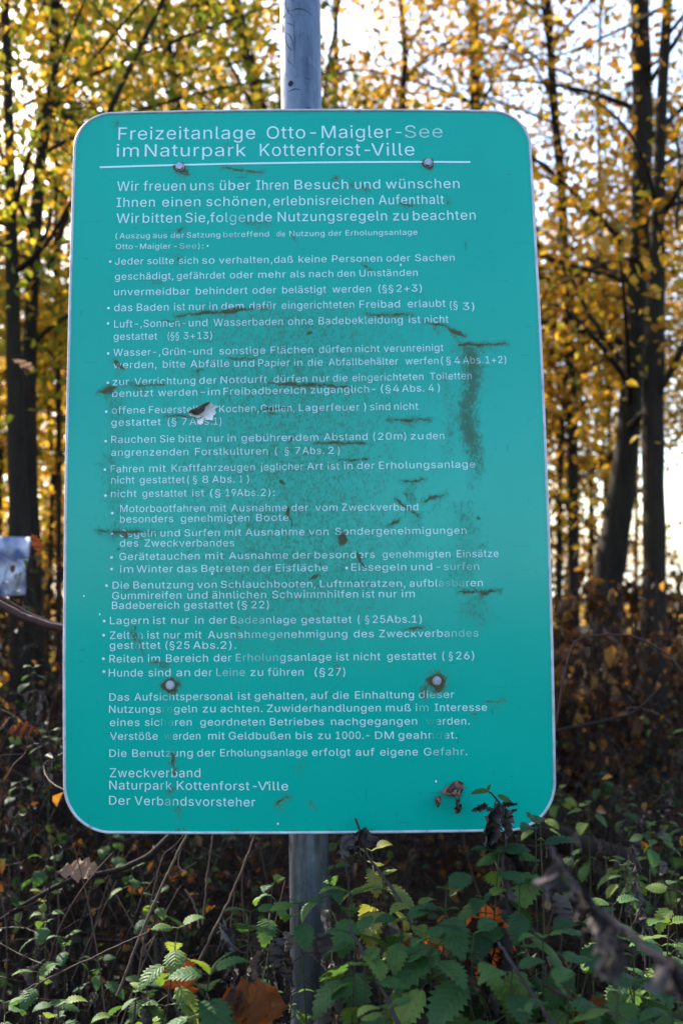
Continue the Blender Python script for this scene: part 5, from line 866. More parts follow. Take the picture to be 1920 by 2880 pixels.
# ------------------------------------------------------------------ nettles
def nettle_leaf(mb, base, d, up, L, tint, droop=0.9, wid=0.62, crumple=0.0, curl=0.0, teeth=8):
    d = np.array(d, float); d /= np.linalg.norm(d)
    side = np.cross(d, up); side /= np.linalg.norm(side) + 1e-9
    n = teeth * 2 + 1
    t = np.linspace(0, 1, n)
    w = np.clip(2.25 * np.clip(t + 0.05, 0, 1) ** 0.55 * (1 - t) ** 0.86, 0.0, 1) * (1 - .35 * np.clip(1 - t * 9, 0, 1))
    tooth = np.where(np.arange(n) % 2 == 1, 1.15, 0.81); tooth[0] = 1; tooth[-1] = 1
    shift = np.where(np.arange(n) % 2 == 1, 0.030, -0.012); shift[0] = shift[-1] = 0
    ph = droop * t ** 1.3
    u0 = np.cross(side, d)
    dirs = d[None] * np.cos(ph)[:, None] - u0[None] * np.sin(ph)[:, None]
    nr = u0[None] * np.cos(ph)[:, None] + d[None] * np.sin(ph)[:, None]
    mid = base + np.concatenate([np.zeros((1, 3)), np.cumsum(dirs[:-1] * L / (n - 1), 0)])
    W = L * wid * 0.5 * w
    rows, uvs = [], []
    for k in (-1, -0.5, 0, 0.5, 1):
        edge = abs(k) == 1
        off = W * k * (tooth if edge else 1)
        h = L * (0.055 * (abs(k) * 2 if abs(k) < .6 else 1.0) + curl * k * k) * (w + .05)
        p = mid + side[None] * off[:, None] + nr * h[:, None] + (dirs * (L * shift)[:, None] if edge else 0) - dirs * (L * 0.05 * abs(k) * np.clip(1 - t * 4, 0, 1))[:, None]
        if crumple: p = p + rng.normal(0, crumple * L, p.shape)
        rows.append(p); uvs.append(np.stack([np.full(n, k), t], 1))
    V = np.stack(rows, 1).reshape(-1, 3); UV = np.stack(uvs, 1).reshape(-1, 2)
    i = np.arange(n - 1)[:, None] * 5; j = np.arange(4)[None]
    F = np.stack([i + j, i + j + 1, i + j + 6, i + j + 5], -1).reshape(-1, 4)
    mb.add(V, F, tint, UV)

def bez(a, b, c, n=12):
    t = np.linspace(0, 1, n)[:, None]
    return (1 - t) ** 2 * a + 2 * t * (1 - t) * b + t ** 2 * c

UP = np.array([0, 0, 1.])
def nettle(tip, size=0.055, pairs=5, tint=0.45, yellow=False, label='', group=None, lean=None, az0=None, gap=None, dead=3, name='nettle', tipdead=False):
    tip = np.asarray(tip, float)
    lean = rng.normal(0, 0.10, 2) if lean is None else np.array(lean)
    bx, by = tip[0] - lean[0], tip[1] - lean[1]
    base = np.array([bx, by, float(ground_z(bx, by)) - 0.02])
    H = tip[2] - base[2]
    path = bez(base, base + UP * H * 0.6 + np.array([lean[0], lean[1], 0]) * 0.15, tip, 16)
    root = empty(name, base)
    tag(root, label, 'nettle' if name == 'nettle' else 'plant', group)
    st, fo, wd = MB(), MB(), MB()
    st.tube(path, np.linspace(0.0026, 0.0011, 16), 6)
    L_ = np.linalg.norm(np.diff(path, axis=0), axis=1); cum = np.r_[0, np.cumsum(L_)]
    gap = gap or size * 0.50
    az = rng.uniform(0, np.pi) if az0 is None else az0
    sdist = 0.0; nd = 0
    for k in range(pairs + dead):
        f = min(1, (k + 1.2) / 3.2)
        s_at = cum[-1] - sdist
        if s_at < 0.05: break
        p = np.array([np.interp(s_at, cum, path[:, q]) for q in range(3)])
        for sg in (0, np.pi):
            a = az + sg + rng.normal(0, 0.22)
            el = (0.35 if k == 0 else -0.02) - 0.16 * k + rng.normal(0, 0.14)
            d = np.array([math.cos(a) * math.cos(el), math.sin(a) * math.cos(el), math.sin(el)])
            pet = p + d * (0.005 + 0.019 * f)
            st.tube(np.array([p, (p + pet) / 2 + UP * 0.001, pet]), 0.0008, 5)
            Ls = size * (0.42 + 0.62 * f) * rng.uniform(0.82, 1.15)
            if k >= pairs or (tipdead and k < 3):
                if rng.random() < 0.75:
                    dd = d * 0.35 - UP * 0.9
                    nettle_leaf(wd, pet, dd, d + UP * 0.2, Ls * 0.8, rng.random(), 0.5, 0.40, 0.045, 0.45)
            elif rng.random() < 0.95:
                nettle_leaf(fo, pet, d, UP + rng.normal(0, 0.18, 3), Ls, np.clip(tint + rng.normal(0, 0.2) + (.35 if rng.random() < .12 else 0), 0, 1), rng.uniform(0.45, 1.4), rng.uniform(0.66, 0.84), 0.006, rng.uniform(-0.12, 0.06))
        if k < pairs - 1 and rng.random() < .5:   # small side shoot leaves in the axil
            for sg in (0, np.pi):
                a = az + sg + rng.normal(0, 0.5)
                d = np.array([math.cos(a), math.sin(a), 0.8])
                nettle_leaf(fo, p, d, UP, size * rng.uniform(0.22, 0.36), np.clip(tint + .1, 0, 1), 0.8, 0.55, 0.01, 0)
        az += np.pi / 2 + rng.normal(0, 0.15)
        sdist += gap * (0.45 + 0.75 * f) * rng.uniform(0.85, 1.2)
    st.build('stem', M['nettle_stem'], root)
    if fo.v: fo.build('foliage', M['nettle_yellow' if yellow else 'nettle'], root)
    if wd.v: wd.build('withered_leaves', M['nettle_dead'], root)
    return root

# px, py of the tip, distance, leaf length, pairs, tint (higher where sunlight is painted into the leaves), yellow, azimuth of top pair, lean, label
NETTLES = [
 (500, 2612, 1.56, .052, 4, .72, 0, .4, (.05, .02), 'pale green sunlit nettle with drooping leaves left of the post'),
 (590, 2742, 1.36, .066, 4, .35, 0, .2, (.06, .02), 'nettle with one broad green leaf hanging, between oak leaf and sunlit nettle'),
 (385, 2790, 1.54, .052, 4, .78, 0, 1.2, (.03, 0), 'brightest yellow-green nettle at the lower edge, left of the oak leaf'),
 (465, 2830, 1.53, .055, 4, .74, 0, .2, (.05, .01), 'short sunlit nettle with pointed leaf beside the brightest nettle'),
 (330, 2860, 1.52, .050, 3, .70, 0, .8, (.02, 0), 'sunlit nettle top cut off by the lower edge of the picture'),
 (705, 2565, 1.47, .056, 3, .40, 0, .3, (.03, .0), 'nettle with three broad dark green leaves just left of the steel post'),
 (842, 2542, 1.46, .050, 2, .48, 0, .1, (-.03, 0), 'nettle with a leaf cross right in front of the steel post'),
 (765, 2492, 1.60, .040, 3, .55, 0, .9, (.02, .02), 'small nettle tip behind the leaves left of the post'),
 (925, 2448, 1.56, .042, 3, .30, 0, .3, (-.02, 0), 'small dark nettle beside the right edge of the post below the sign'),
 (990, 2518, 1.44, .064, 4, .55, 0, .1, (.02, 0), 'nettle with two big drooping leaves right of the post'),
 (1000, 2630, 1.38, .055, 3, .40, 0, .7, (.02, 0), 'nettle with ragged leaves low down right of the post'),
 (1045, 2395, 1.66, .050, 4, .55, 1, .2, (-.03, .03), 'yellowing nettle under the lower edge of the sign'),
 (1075, 2470, 1.60, .048, 4, .60, 1, 1.1, (-.05, .03), 'yellow nettle with curled leaves beside the dark slanting stem'),
 (1165, 2555, 1.50, .050, 3, .45, 1, .5, (.02, .0), 'half curled yellow-green nettle between two dark green ones'),
 (1130, 2590, 1.42, .052, 4, .42, 0, .2, (.01, 0), 'dark nettle with a flat top pair below the curled yellow nettle'),
 (1255, 2505, 1.42, .072, 4, .36, 0, .5, (.03, 0), 'tall nettle with large tilted leaves below the hanging brown leaf'),
 (1402, 2400, 1.50, .062, 3, .38, 0, .3, (.04, 0), 'nettle with two round leaves close below the sign near its right corner'),
 (1460, 2490, 1.46, .066, 4, .42, 0, .2, (.02, 0), 'nettle with four leaves like a clover right of the tall nettle'),
 (1365, 2530, 1.48, .055, 3, .34, 0, 1.0, (.0, 0), 'nettle half hidden between the tall nettle and the clover-like one'),
 (1505, 2330, 1.52, .060, 3, .34, 0, 1.4, (.0, 0), 'nettle reaching up to the lower right corner of the sign'),
 (1330, 2630, 1.36, .060, 4, .40, 0, .3, (.02, 0), 'nettle with long leaves above the dark red oak leaf'),
 (1205, 2650, 1.36, .058, 4, .45, 0, .9, (-.02, 0), 'nettle with pale veins left of the dark red oak leaf'),
 (1525, 2640, 1.38, .048, 4, .62, 0, .2, (.0, 0), 'light green nettle in the middle of the right-hand nettle patch'),
 (1640, 2600, 1.42, .070, 5, .30, 0, .2, (.05, 0), 'big dark nettle behind the blurred dead stalk'),
 (1600, 2720, 1.28, .066, 4, .40, 0, 1.0, (.02, 0), 'nettle with a long hanging leaf below the blurred dead stalk'),
 (1722, 2545, 1.68, .058, 4, .72, 0, .2, (.0, 0), 'sunlit nettle with a frosty edged leaf above the blurred stalk'),
 (1880, 2602, 1.66, .062, 4, .80, 0, .3, (.03, 0), 'yellow-green sunlit nettle near the right edge of the picture'),
 (1900, 2480, 1.90, .055, 4, .78, 0, .6, (.0, 0), 'sunlit nettle touching the right edge of the picture, upper one'),
 (1735, 2795, 1.20, .070, 4, .48, 0, .8, (.02, 0), 'near nettle with broad leaves at the lower right'),
 (1890, 2850, 1.20, .070, 4, .44, 0, .2, (.0, 0), 'near nettle in the lower right corner'),
 (1480, 2850, 1.22, .055, 4, .55, 0, .9, (.0, 0), 'nettle with sunlit hanging leaves at the lower edge under the big patch'),
 (1440, 2735, 1.30, .058, 4, .38, 0, .2, (.04, 0), 'dusty grey-green nettle in the middle of the patch'),
 (1025, 2720, 1.34, .055, 4, .42, 0, 1.2, (.0, 0), 'nettle with a single hanging leaf low down beside the post'),
 (1085, 2840, 1.24, .045, 3, .40, 0, .3, (.0, 0), 'low nettle at the lower edge right of the post'),
 (820, 2800, 1.50, .034, 3, .55, 0, .3, (.02, 0), 'tiny nettle seedling beside the foot of the post'),
 (1780, 2690, 1.34, .060, 4, .45, 0, .5, (.0, 0), 'nettle under the yellow-green one at the right'),
 (1850, 2760, 1.40, .060, 4, .40, 0, 1.3, (.0, 0), 'shaded nettle between the right edge and the near broad-leaved nettle'),
 (132, 2575, 2.10, .055, 3, .40, 0, .3, (.0, 0), 'dark nettle with a flat leaf pair in the tangle at far left'),
 (185, 2640, 2.05, .050, 3, .45, 0, .5, (.0, 0), 'nettle with an upright leaf in the tangle left of the sunlit nettles'),
 (110, 2735, 1.80, .050, 3, .52, 0, .1, (.0, 0), 'grey-green nettle low at the far left edge'),
 (165, 2830, 1.55, .050, 4, .40, 0, .8, (.0, 0), 'dusty nettle in the lower left corner'),
 (372, 2445, 2.30, .050, 3, .45, 0, .5, (.0, 0), 'small nettle in the dark right of the pale fallen leaf'),
 (130, 2420, 2.40, .060, 3, .42, 0, .2, (.0, 0), 'small nettle in the dark under the sign, left of the pale fallen leaf'),
 (435, 2520, 2.20, .050, 3, .40, 0, .9, (.0, 0), 'small nettle among the grey stalks under the sign'),
 (310, 2330, 2.70, .060, 4, .40, 0, .9, (.0, 0), 'nettle just below the lower left corner of the sign'),
 (140, 2060, 2.60, .042, 3, .25, 0, .4, (.0, 0), 'bluish nettle at the left beside the lower part of the sign'),
 (95, 1880, 2.80, .045, 3, .2, 0, 1.1, (.0, 0), 'bluish nettle below the bent branch at the left'),
 (60, 2200, 2.60, .042, 3, .25, 0, 1.1, (.0, 0), 'nettle at the left edge level with the lower corner of the sign'),
]
for (px, py, Y, sz, pr, ti, ye, az, ln, lb) in NETTLES:
    nettle(at(px, py, Y), sz * (1.0 if Y < 1.9 else .8), pr, ti, bool(ye), lb, None, ln, az)
for k in range(4):
    px, py, Y = rng.uniform(1000, 1960), rng.uniform(2640, 2920), rng.uniform(1.32, 1.75)
    nettle(at(px, py, Y), rng.uniform(.045, .072), 4, rng.uniform(.25, .55), rng.random() < .12, 'dark green nettle low in the crowded patch along the lower edge', 'low nettles along the lower edge', dead=1)
for k in range(3):
    px, py, Y = rng.uniform(-30, 800), rng.uniform(2660, 2900), rng.uniform(1.6, 2.1)
    nettle(at(px, py, Y), rng.uniform(.035, .055), 3, rng.uniform(.3, .6), False, 'small dim nettle near the lower left edge', 'dim nettles at the lower left', dead=1)
# farther nettles that run together on the right and in the dark on the left
for k in range(42):
    if k < 36:
        px, py, Y = rng.uniform(1480, 1960), rng.uniform(2030, 2480), rng.uniform(2.1, 4.2)
    else:
        px, py, Y = rng.uniform(-60, 900), rng.uniform(2350, 2760), rng.uniform(2.0, 3.4)
    tip = at(px, py, Y)
    gz = float(ground_z(tip[0], tip[1]))
    tip[2] = min(max(tip[2], gz + 0.15), gz + 0.8)
    nettle(tip, rng.uniform(.034, .046), 3, rng.uniform(.15, .6), rng.random() < .15, 'blurred nettle in the far patch right of the sign' if k < 36 else 'dim nettle in the dark tangle left of the post',
           'nettles in the far patch' if k < 36 else 'nettles in the dark tangle', dead=1)

# the dead nettle top that leans in front of the sign, with black shrivelled leaves
root = empty('withered_nettle', at(1455, 2560, 1.50)); tag(root, 'withered nettle top with black shrivelled leaves in front of the lower right of the sign', 'nettle')
P = np.array([at(x, y, Y) for x, y, Y in ((1440, 2640, 1.5), (1410, 2430, 1.50), (1428, 2330, 1.52), (1412, 2270, 1.53), (1385, 2235, 1.54), (1365, 2220, 1.54))])
tt = np.linspace(0, 1, len(P)); t2 = np.linspace(0, 1, 24)
P = np.stack([np.interp(t2, tt, P[:, q]) for q in range(3)], 1)
MB().tube(P, np.linspace(.0026, .0014, 24), 6).build('stem', M['dead_stem'], root)
wd, gr = MB(), MB()
for (x, y, dx, dz, L, cr) in ((1392, 2262, -.35, -1, .062, .05), (1372, 2275, -.1, -1, .075, .05), (1405, 2268, .15, -1, .06, .05), (1365, 2262, -1, -.4, .03, .05), (1415, 2262, .7, .1, .026, .05), (1385, 2320, -.3, -1, .055, .04), (1425, 2390, .5, -1, .05, .06), (1425, 2285, .7, .3, .02, .05)):
    nettle_leaf(wd, at(x, y, 1.525), (dx, -.25, dz), (0.2, -1, .2), L * .78, rng.random(), .3, .42, cr, .5)
for (x, y, dx, dz, L) in ((1370, 2225, -1, .0, .026), (1370, 2225, .3, .9, .012), (1400, 2238, 1, -.45, .026), (1425, 2400, -.9, -.2, .05), (1432, 2400, .9, -.1, .045)):
    nettle_leaf(gr, at(x, y, 1.53), (dx, -.2, dz), (0, -.6, 1), L, .6, .4, .5, .015, 0)
wd.build('withered_leaves', M['nettle_dead'], root); gr.build('foliage', M['nettle'], root)

# brown leaf caught on the sign and its broken-off piece
def shard(name, px_pts, Y, mat, label, cat='dead leaf', crumple=.004, fan=None):
    P = np.array([at(x, y, Y) for x, y in px_pts]); n = len(P); c = P.mean(0)
    V, F = [], []
    ringn = 4
    for k in range(ringn):
        a = k / ringn
        q = P * (1 - a) + c * a
        q = q + np.stack([rng.normal(0, crumple * .4, n), -0.004 - 0.011 * a * np.abs(np.sin(np.arange(n) * 1.3)) + rng.normal(0, crumple, n), rng.normal(0, crumple * .4, n)], 1) * (1 if k else .5)
        V.append(q)
    V.append(c[None] - [[0, .014, 0]])
    V = np.concatenate(V)
    for k in range(ringn - 1): F += [(k * n + q, k * n + (q + 1) % n, (k + 1) * n + (q + 1) % n, (k + 1) * n + q) for q in range(n)]
    F += [((ringn - 1) * n + q, (ringn - 1) * n + (q + 1) % n, ringn * n) for q in range(n)]
    o = mesh_obj(name, V, F, mat, None, True)
    a = o.data.attributes.new('tint', 'FLOAT', 'FACE'); a.data.foreach_set('value', rng.random(len(F)))
    return tag(o, label, cat)
M['crumpled'] = leaf_mat('crumpled_leaf', [(0, (.05, .028, .02)), (.4, (.10, .055, .04)), (.8, (.20, .12, .09)), (1, (.33, .23, .18))], .05, (1, 1, 1), .7)
sc_ = 450 / 1568.
def zp(pts): return [(1150 + x * sc_, 2150 + y * sc_) for x, y in pts]
shard('crumpled_leaf', zp([(300, 275), (360, 225), (430, 165), (485, 155), (525, 180), (530, 230), (505, 300), (495, 340), (470, 330), (450, 320), (380, 300)]), 1.63, M['crumpled'], 'crumpled brown leaf caught on the lower right of the sign')
shard('leaf_scrap', zp([(248, 345), (262, 305), (290, 300), (315, 325), (312, 365), (285, 420), (270, 415)]), 1.628, M['crumpled'], 'small brown scrap left of the crumpled leaf on the sign', crumple=.001)
shard('shrivelled_leaf', zp([(450, 330), (485, 340), (480, 390), (500, 400), (510, 440), (495, 465), (450, 475), (440, 440), (450, 390)]), 1.625, M['nettle_dead'], 'dark shrivelled leaf hanging below the crumpled brown leaf on the sign', crumple=.004)

# ------------------------------------------------------------------ fallen oak leaves
def oak_leaf(c, ax_d, nrm, L, mat, label, group=None, w=.62, curl=.25, lobes=4):
    """lobed leaf with its midrib bowed; c is the stalk end"""
    ax_d = np.array(ax_d, float); ax_d /= np.linalg.norm(ax_d)
    side = np.cross(ax_d, nrm); side /= np.linalg.norm(side); up = np.cross(side, ax_d)
    n = 57; t = np.linspace(0, 1, n)
    ot = [0, .07, .13, .19, .24, .29, .36, .44, .50, .54, .61, .69, .735, .775, .83, .89, .94, 1]
    ow = [.03, .06, .24, .33, .24, .20, .40, .52, .40, .29, .42, .47, .33, .23, .29, .29, .19, .02]
    W = np.interp(t, ot, ow); W[1:-1] = (W[:-2] + 2 * W[1:-1] + W[2:]) / 4
    W = L * w * W * (1 + .05 * np.sin(np.arange(n) * 1.3 + L * 90))
    sh = np.full(n, .10) * np.clip((1 - t) * 4, 0, 1)
    ph = curl * (t - .3) * 2
    mid = c + ax_d * (L * t)[:, None] + up * (L * .16 * np.sin(ph))[:, None]
    V, uv = [], []
    for k in (-1, -.66, -.33, 0, .33, .66, 1):
        h = L * (.10 * abs(k) ** 1.5 * curl * 2 + .03 * np.sin(t * 17 + k * 3))
        V.append(mid + side * (W * k * rng.uniform(.96, 1.04))[:, None] + up * h[:, None] + ax_d * (L * sh * abs(k) * W / (L * w * .5))[:, None]); uv.append(np.stack([np.full(n, k), t], 1))
    V = np.stack(V, 1).reshape(-1, 3); uv = np.stack(uv, 1).reshape(-1, 2)
    i = np.arange(n - 1)[:, None] * 7; j = np.arange(6)[None]
    m = MB().add(V, np.stack([i + j, i + j + 1, i + j + 8, i + j + 7], -1).reshape(-1, 4), rng.uniform(.3, .7), uv)
    o = m.build('oak_leaf', mat)
    return tag(o, label, 'fallen leaf', group)
oak_leaf(at(655, 2925, 1.42), (.6, .3, .6), (.1, -1, .5), .088, M['oak'], 'large bright orange oak leaf left of the foot of the post', w=.8, curl=.15)
oak_leaf(at(815, 2835, 1.43), (-.85, .1, .05), (.0, -.8, .6), .095, M['oak'], 'orange-brown oak leaf lying across the bright orange one', w=.7)
oak_leaf(at(535, 2830, 1.62), (-.35, .1, 1), (.1, -1, .2), .085, M['oak_dark'], 'brown oak leaf standing behind the sunlit nettles', w=.75)
oak_leaf(at(1275, 2700, 1.55), (.75, .1, .45), (.0, -1, .3), .11, M['oak_dark'], 'dark red-brown oak leaf among the nettles right of the post', w=.9)
oak_leaf(at(1395, 2760, 1.50), (-.35, .0, .9), (.1, -1, .1), .10, M['oak_dark'], 'dark brown leaf standing upright beside the dark red oak leaf', w=.9)
oak_leaf(at(1080, 2675, 1.55), (1, .1, -.1), (.0, -.5, .9), .09, M['oak'], 'glowing orange curled oak leaf between the nettles', w=.5, curl=.6)
oak_leaf(at(1170, 2700, 1.50), (.5, .1, -.4), (.0, -.7, .7), .07, M['oak'], 'small orange leaf piece right of the glowing curled leaf', w=.5, curl=.6)
oak_leaf(at(1590, 2875, 1.40), (.8, .2, .15), (.0, -.6, .8), .07, M['oak'], 'orange oak leaf in the dark under the near nettles', w=.6)
oak_leaf(at(160, 2452, 2.1), (1, .15, .05), (.0, -.62, .78), .083, M['pale_leaf'], 'pale beige fallen leaf lying flat under the lower left of the sign', w=.72, curl=.02)
oak_leaf(at(35, 1010, 3.2), (.9, .2, -.45), (.2, -.8, .5), .075, M['pale_leaf'], 'pale leaf hanging in front of the left tree trunks', w=.5)
oak_leaf(at(20, 2060, 2.3), (.9, .2, .1), (.2, -.8, .5), .06, M['oak_dark'], 'rusty leaf caught in the twigs at the left edge', w=.7)
oak_leaf(at(90, 1500, 2.4), (.4, .1, -.8), (.2, -.9, .3), .05, M['oak_dark'], 'orange-brown leaf hanging above the notice', w=.6)

# ------------------------------------------------------------------ canes, stalks and twigs of the undergrowth
def px_path(pts, n=30, jit=0.0):
    P = np.array([at(*p) for p in pts]); t = np.linspace(0, 1, len(P)); t2 = np.linspace(0, 1, n)
    P = np.stack([np.interp(t2, t, P[:, q]) for q in range(3)], 1)
    for _ in range(3): P[1:-1] = (P[:-2] + 2 * P[1:-1] + P[2:]) / 4
    return P + rng.normal(0, jit, P.shape)
def one_tube(name, pts, r0, r1, mat, label, cat, group=None, jit=.0006, n=30):
    P = px_path(pts, n, jit)
    return tag(MB().tube(P, np.linspace(r0, r1, n), 8).build(name, mat), label, cat, group)
one_tube('bent_branch', [(-140, 1640, 2.05), (0, 1697, 2.03), (60, 1735, 2.01), (180, 1770, 1.99), (330, 1800, 2.0), (600, 1830, 2.1), (850, 1800, 2.3), (1050, 1900, 2.7)], .0085, .0085, M['cane'], 'thick reddish branch bending behind the left edge of the sign', 'branch')
one_tube('bent_branch', [(-140, 1600, 2.35), (0, 1675, 2.33), (90, 1735, 2.3), (190, 1765, 2.28), (400, 1800, 2.3), (700, 1900, 2.5), (900, 2000, 2.8)], .0055, .005, M['cane'], 'thinner dark branch just above the thick reddish one', 'branch')
one_tube('bramble_cane', [(1000, 2300, 1.62), (1030, 2405, 1.58), (1080, 2465, 1.55), (1135, 2550, 1.5), (1200, 2700, 1.45), (1260, 2880, 1.4)], .0019, .0026, M['dead_stem'], 'dark dry stem slanting down right from under the sign', 'stem')
one_tube('bramble_cane', [(965, 2350, 1.6), (968, 2410, 1.6), (980, 2490, 1.6), (1000, 2700, 1.6), (1010, 2900, 1.6)], .0014, .002, M['dead_stem'], 'thin grey stem hanging beside the right edge of the post', 'stem')
one_tube('bramble_cane', [(980, 2600, 1.38), (1020, 2680, 1.36), (1080, 2790, 1.33), (1130, 2900, 1.3)], .002, .003, M['dead_stem'], 'dark dry stem low down in front of the nettles right of the post', 'stem')
one_tube('bramble_cane', [(1400, 2650, 1.35), (1470, 2760, 1.3), (1540, 2860, 1.25), (1570, 2930, 1.2)], .0022, .003, M['dead_stem'], 'dry stem crossing the lower middle of the nettle patch', 'stem')
one_tube('bramble_cane', [(1530, 2770, 1.35), (1620, 2820, 1.32), (1760, 2875, 1.3), (1860, 2900, 1.3)], .0022, .0026, M['cane'], 'reddish cane under the near broad-leaved nettle', 'stem')
one_tube('dry_stalk', [(530, 2340, 1.9), (470, 2460, 1.9), (400, 2620, 1.9), (330, 2800, 1.9)], .0022, .0028, M['straw'], 'pale dry stalk slanting down left from under the sign', 'stalk')
one_tube('dry_stalk', [(520, 2500, 1.85), (545, 2540, 1.85), (557, 2580, 1.85), (560, 2610, 1.85)], .0022, .0018, M['straw'], 'short curved pale stalk in the dark left of the post', 'stalk')
one_tube('dry_stalk', [(715, 2350, 2.0), (680, 2450, 2.0), (640, 2540, 2.0), (560, 2700, 2.0)], .0018, .0022, M['straw'], 'pale dry stalk left of the post under the sign', 'stalk')
one_tube('dry_stalk', [(600, 2340, 2.1), (585, 2440, 2.1), (570, 2600, 2.1)], .0016, .002, M['straw'], 'upright grey stalk under the middle of the sign', 'stalk')
one_tube('dry_stalk', [(60, 2790, 1.8), (180, 2730, 1.8), (320, 2665, 1.8), (420, 2620, 1.8)], .0016, .0012, M['straw'], 'pale stalk rising to the right in the lower left', 'stalk')
one_tube('twig', [(485, 2345, 2.2), (420, 2410, 2.2), (330, 2450, 2.2), (200, 2470, 2.2), (40, 2560, 2.2), (-80, 2650, 2.2)], .0075, .004, M['twig'], 'dark grey branch bending through the undergrowth below the sign', 'branch')
one_tube('fallen_log', [(1400, 2290, 3.0), (1560, 2350, 3.0), (1700, 2400, 3.0), (1800, 2420, 3.0)], .035, .03, M['bark'], 'dark fallen log behind the lower right corner of the sign', 'log')
one_tube('twig', [(1490, 2070, 3.0), (1590, 2050, 3.0), (1690, 2030, 3.0), (1780, 2010, 3.0), (1860, 1930, 3.0)], .006, .004, M['twig'], 'grey twig lying across the bases of the right trunks', 'branch')
one_tube('bramble_cane', [(1540, 2180, 2.4), (1600, 1800, 2.4), (1690, 1783, 2.4), (1790, 1790, 2.4), (1880, 1840, 2.4), (1960, 1950, 2.4)], .0028, .002, M['cane'], 'thin cane arching over the brown shrubs at the right', 'stem')
for k in range(34):
    left = k < 24
    px, py, Y = (rng.uniform(-40, 820), rng.uniform(2330, 2560), rng.uniform(1.9, 2.9)) if left else (rng.uniform(900, 1950), rng.uniform(2150, 2500), rng.uniform(2.0, 3.2))
    p = at(px, py, Y); a = rng.uniform(-1, 1); L = rng.uniform(.25, .6)
    e = p + np.array([a * L * .5, rng.normal(0, .1), -L])
    P = bez(p, (p + e) / 2 + rng.normal(0, .05, 3), e, 14)
    tag(MB().tube(P, np.linspace(.0010, .0020, 14), 6).build('dry_stalk', M['straw'] if rng.random() < .7 else M['dead_stem']), 'thin dry stalk standing in the dark tangle ' + ('left of the post' if left else 'right of the post'), 'stalk', 'dry stalks ' + ('left of the post' if left else 'right of the post'))
# dead nettle stalks
def dead_stalk(pts, r, nl, lsize, label, n=40, drop=0.07):
    P = px_path(pts, n, r * .3); root = empty('dead_nettle_stalk', P[-1]); tag(root, label, 'dead nettle')
    MB().tube(P, np.linspace(r * .6, r, n), 7).build('stem', M['dead_stem'], root)
    m = MB()
    for k in range(nl):
        f = (k + rng.random()) / nl * .8
        p = P[int(f * (n - 1))]
        for _ in range(2):
            d = rng.normal(0, .5, 3) + [0, 0, -1.1]
            nettle_leaf(m, p + rng.normal(0, r * 1.5, 3), d, rng.normal(0, 1, 3), lsize * rng.uniform(.5, 1.2), rng.random(), .8, .38, .06, .5, teeth=4)
            q = p + rng.normal(0, .006, 3); e = q + np.array([rng.normal(0, .012), rng.normal(0, .012), -drop * rng.uniform(.3, 1)])
            m.tube(np.linspace(p, e, 6) + rng.normal(0, .0025, (6, 3)), .0012, 4, rng.random())
    m.build('withered_leaves', M['nettle_dead'], root)
    return root
dead_stalk([(1545, 2380, .86), (1600, 2470, .84), (1660, 2540, .82), (1760, 2620, .79), (1860, 2700, .76), (1980, 2790, .73), (2200, 2990, .70)], .0032, 6, .024, 'blurred dark dead nettle stalk close in front at the lower right', drop=.03)
dead_stalk([(1690, 2560, .84), (1705, 2620, .84), (1710, 2690, .84), (1722, 2740, .84)], .0018, 4, .022, 'blurred side shoot hanging from the near dead stalk', drop=.025)
dead_stalk([(1780, 2370, 1.9), (1785, 2430, 1.9), (1790, 2500, 1.9), (1810, 2620, 1.88), (1820, 2900, 1.85)], .0018, 9, .022, 'dead nettle stalk hung with brown seed strings right of the patch', drop=.05)
dead_stalk([(1025, 2330, 1.58), (1000, 2345, 1.6), (985, 2360, 1.62), (980, 2500, 1.62)], .0018, 4, .030, 'black withered stem top touching the lower edge of the sign', drop=.03)
dead_stalk([(620, 2590, 1.5), (640, 2640, 1.5), (650, 2700, 1.5), (655, 2860, 1.5)], .0018, 5, .03, 'withered brown nettle stem behind the leaf with three broad leaves', drop=.03)
for k, (x, y0) in enumerate([(1790, 2265), (1745, 2290), (1610, 2300), (1870, 2210)]):
    dead_stalk([(x + 20, y0, 2.6), (x, y0 + 60, 2.6), (x - 15, y0 + 180, 2.6), (x - 40, y0 + 420, 2.55)], .0016, 6, .02, ['dry seed stalk rising at the right behind the sunlit nettles', 'second dry seed stalk, just left of the tallest at the right', 'dry seed stalk close to the lower right corner of the sign', 'dry seed stalk at the right edge above the sunlit nettle'][k], drop=.04)

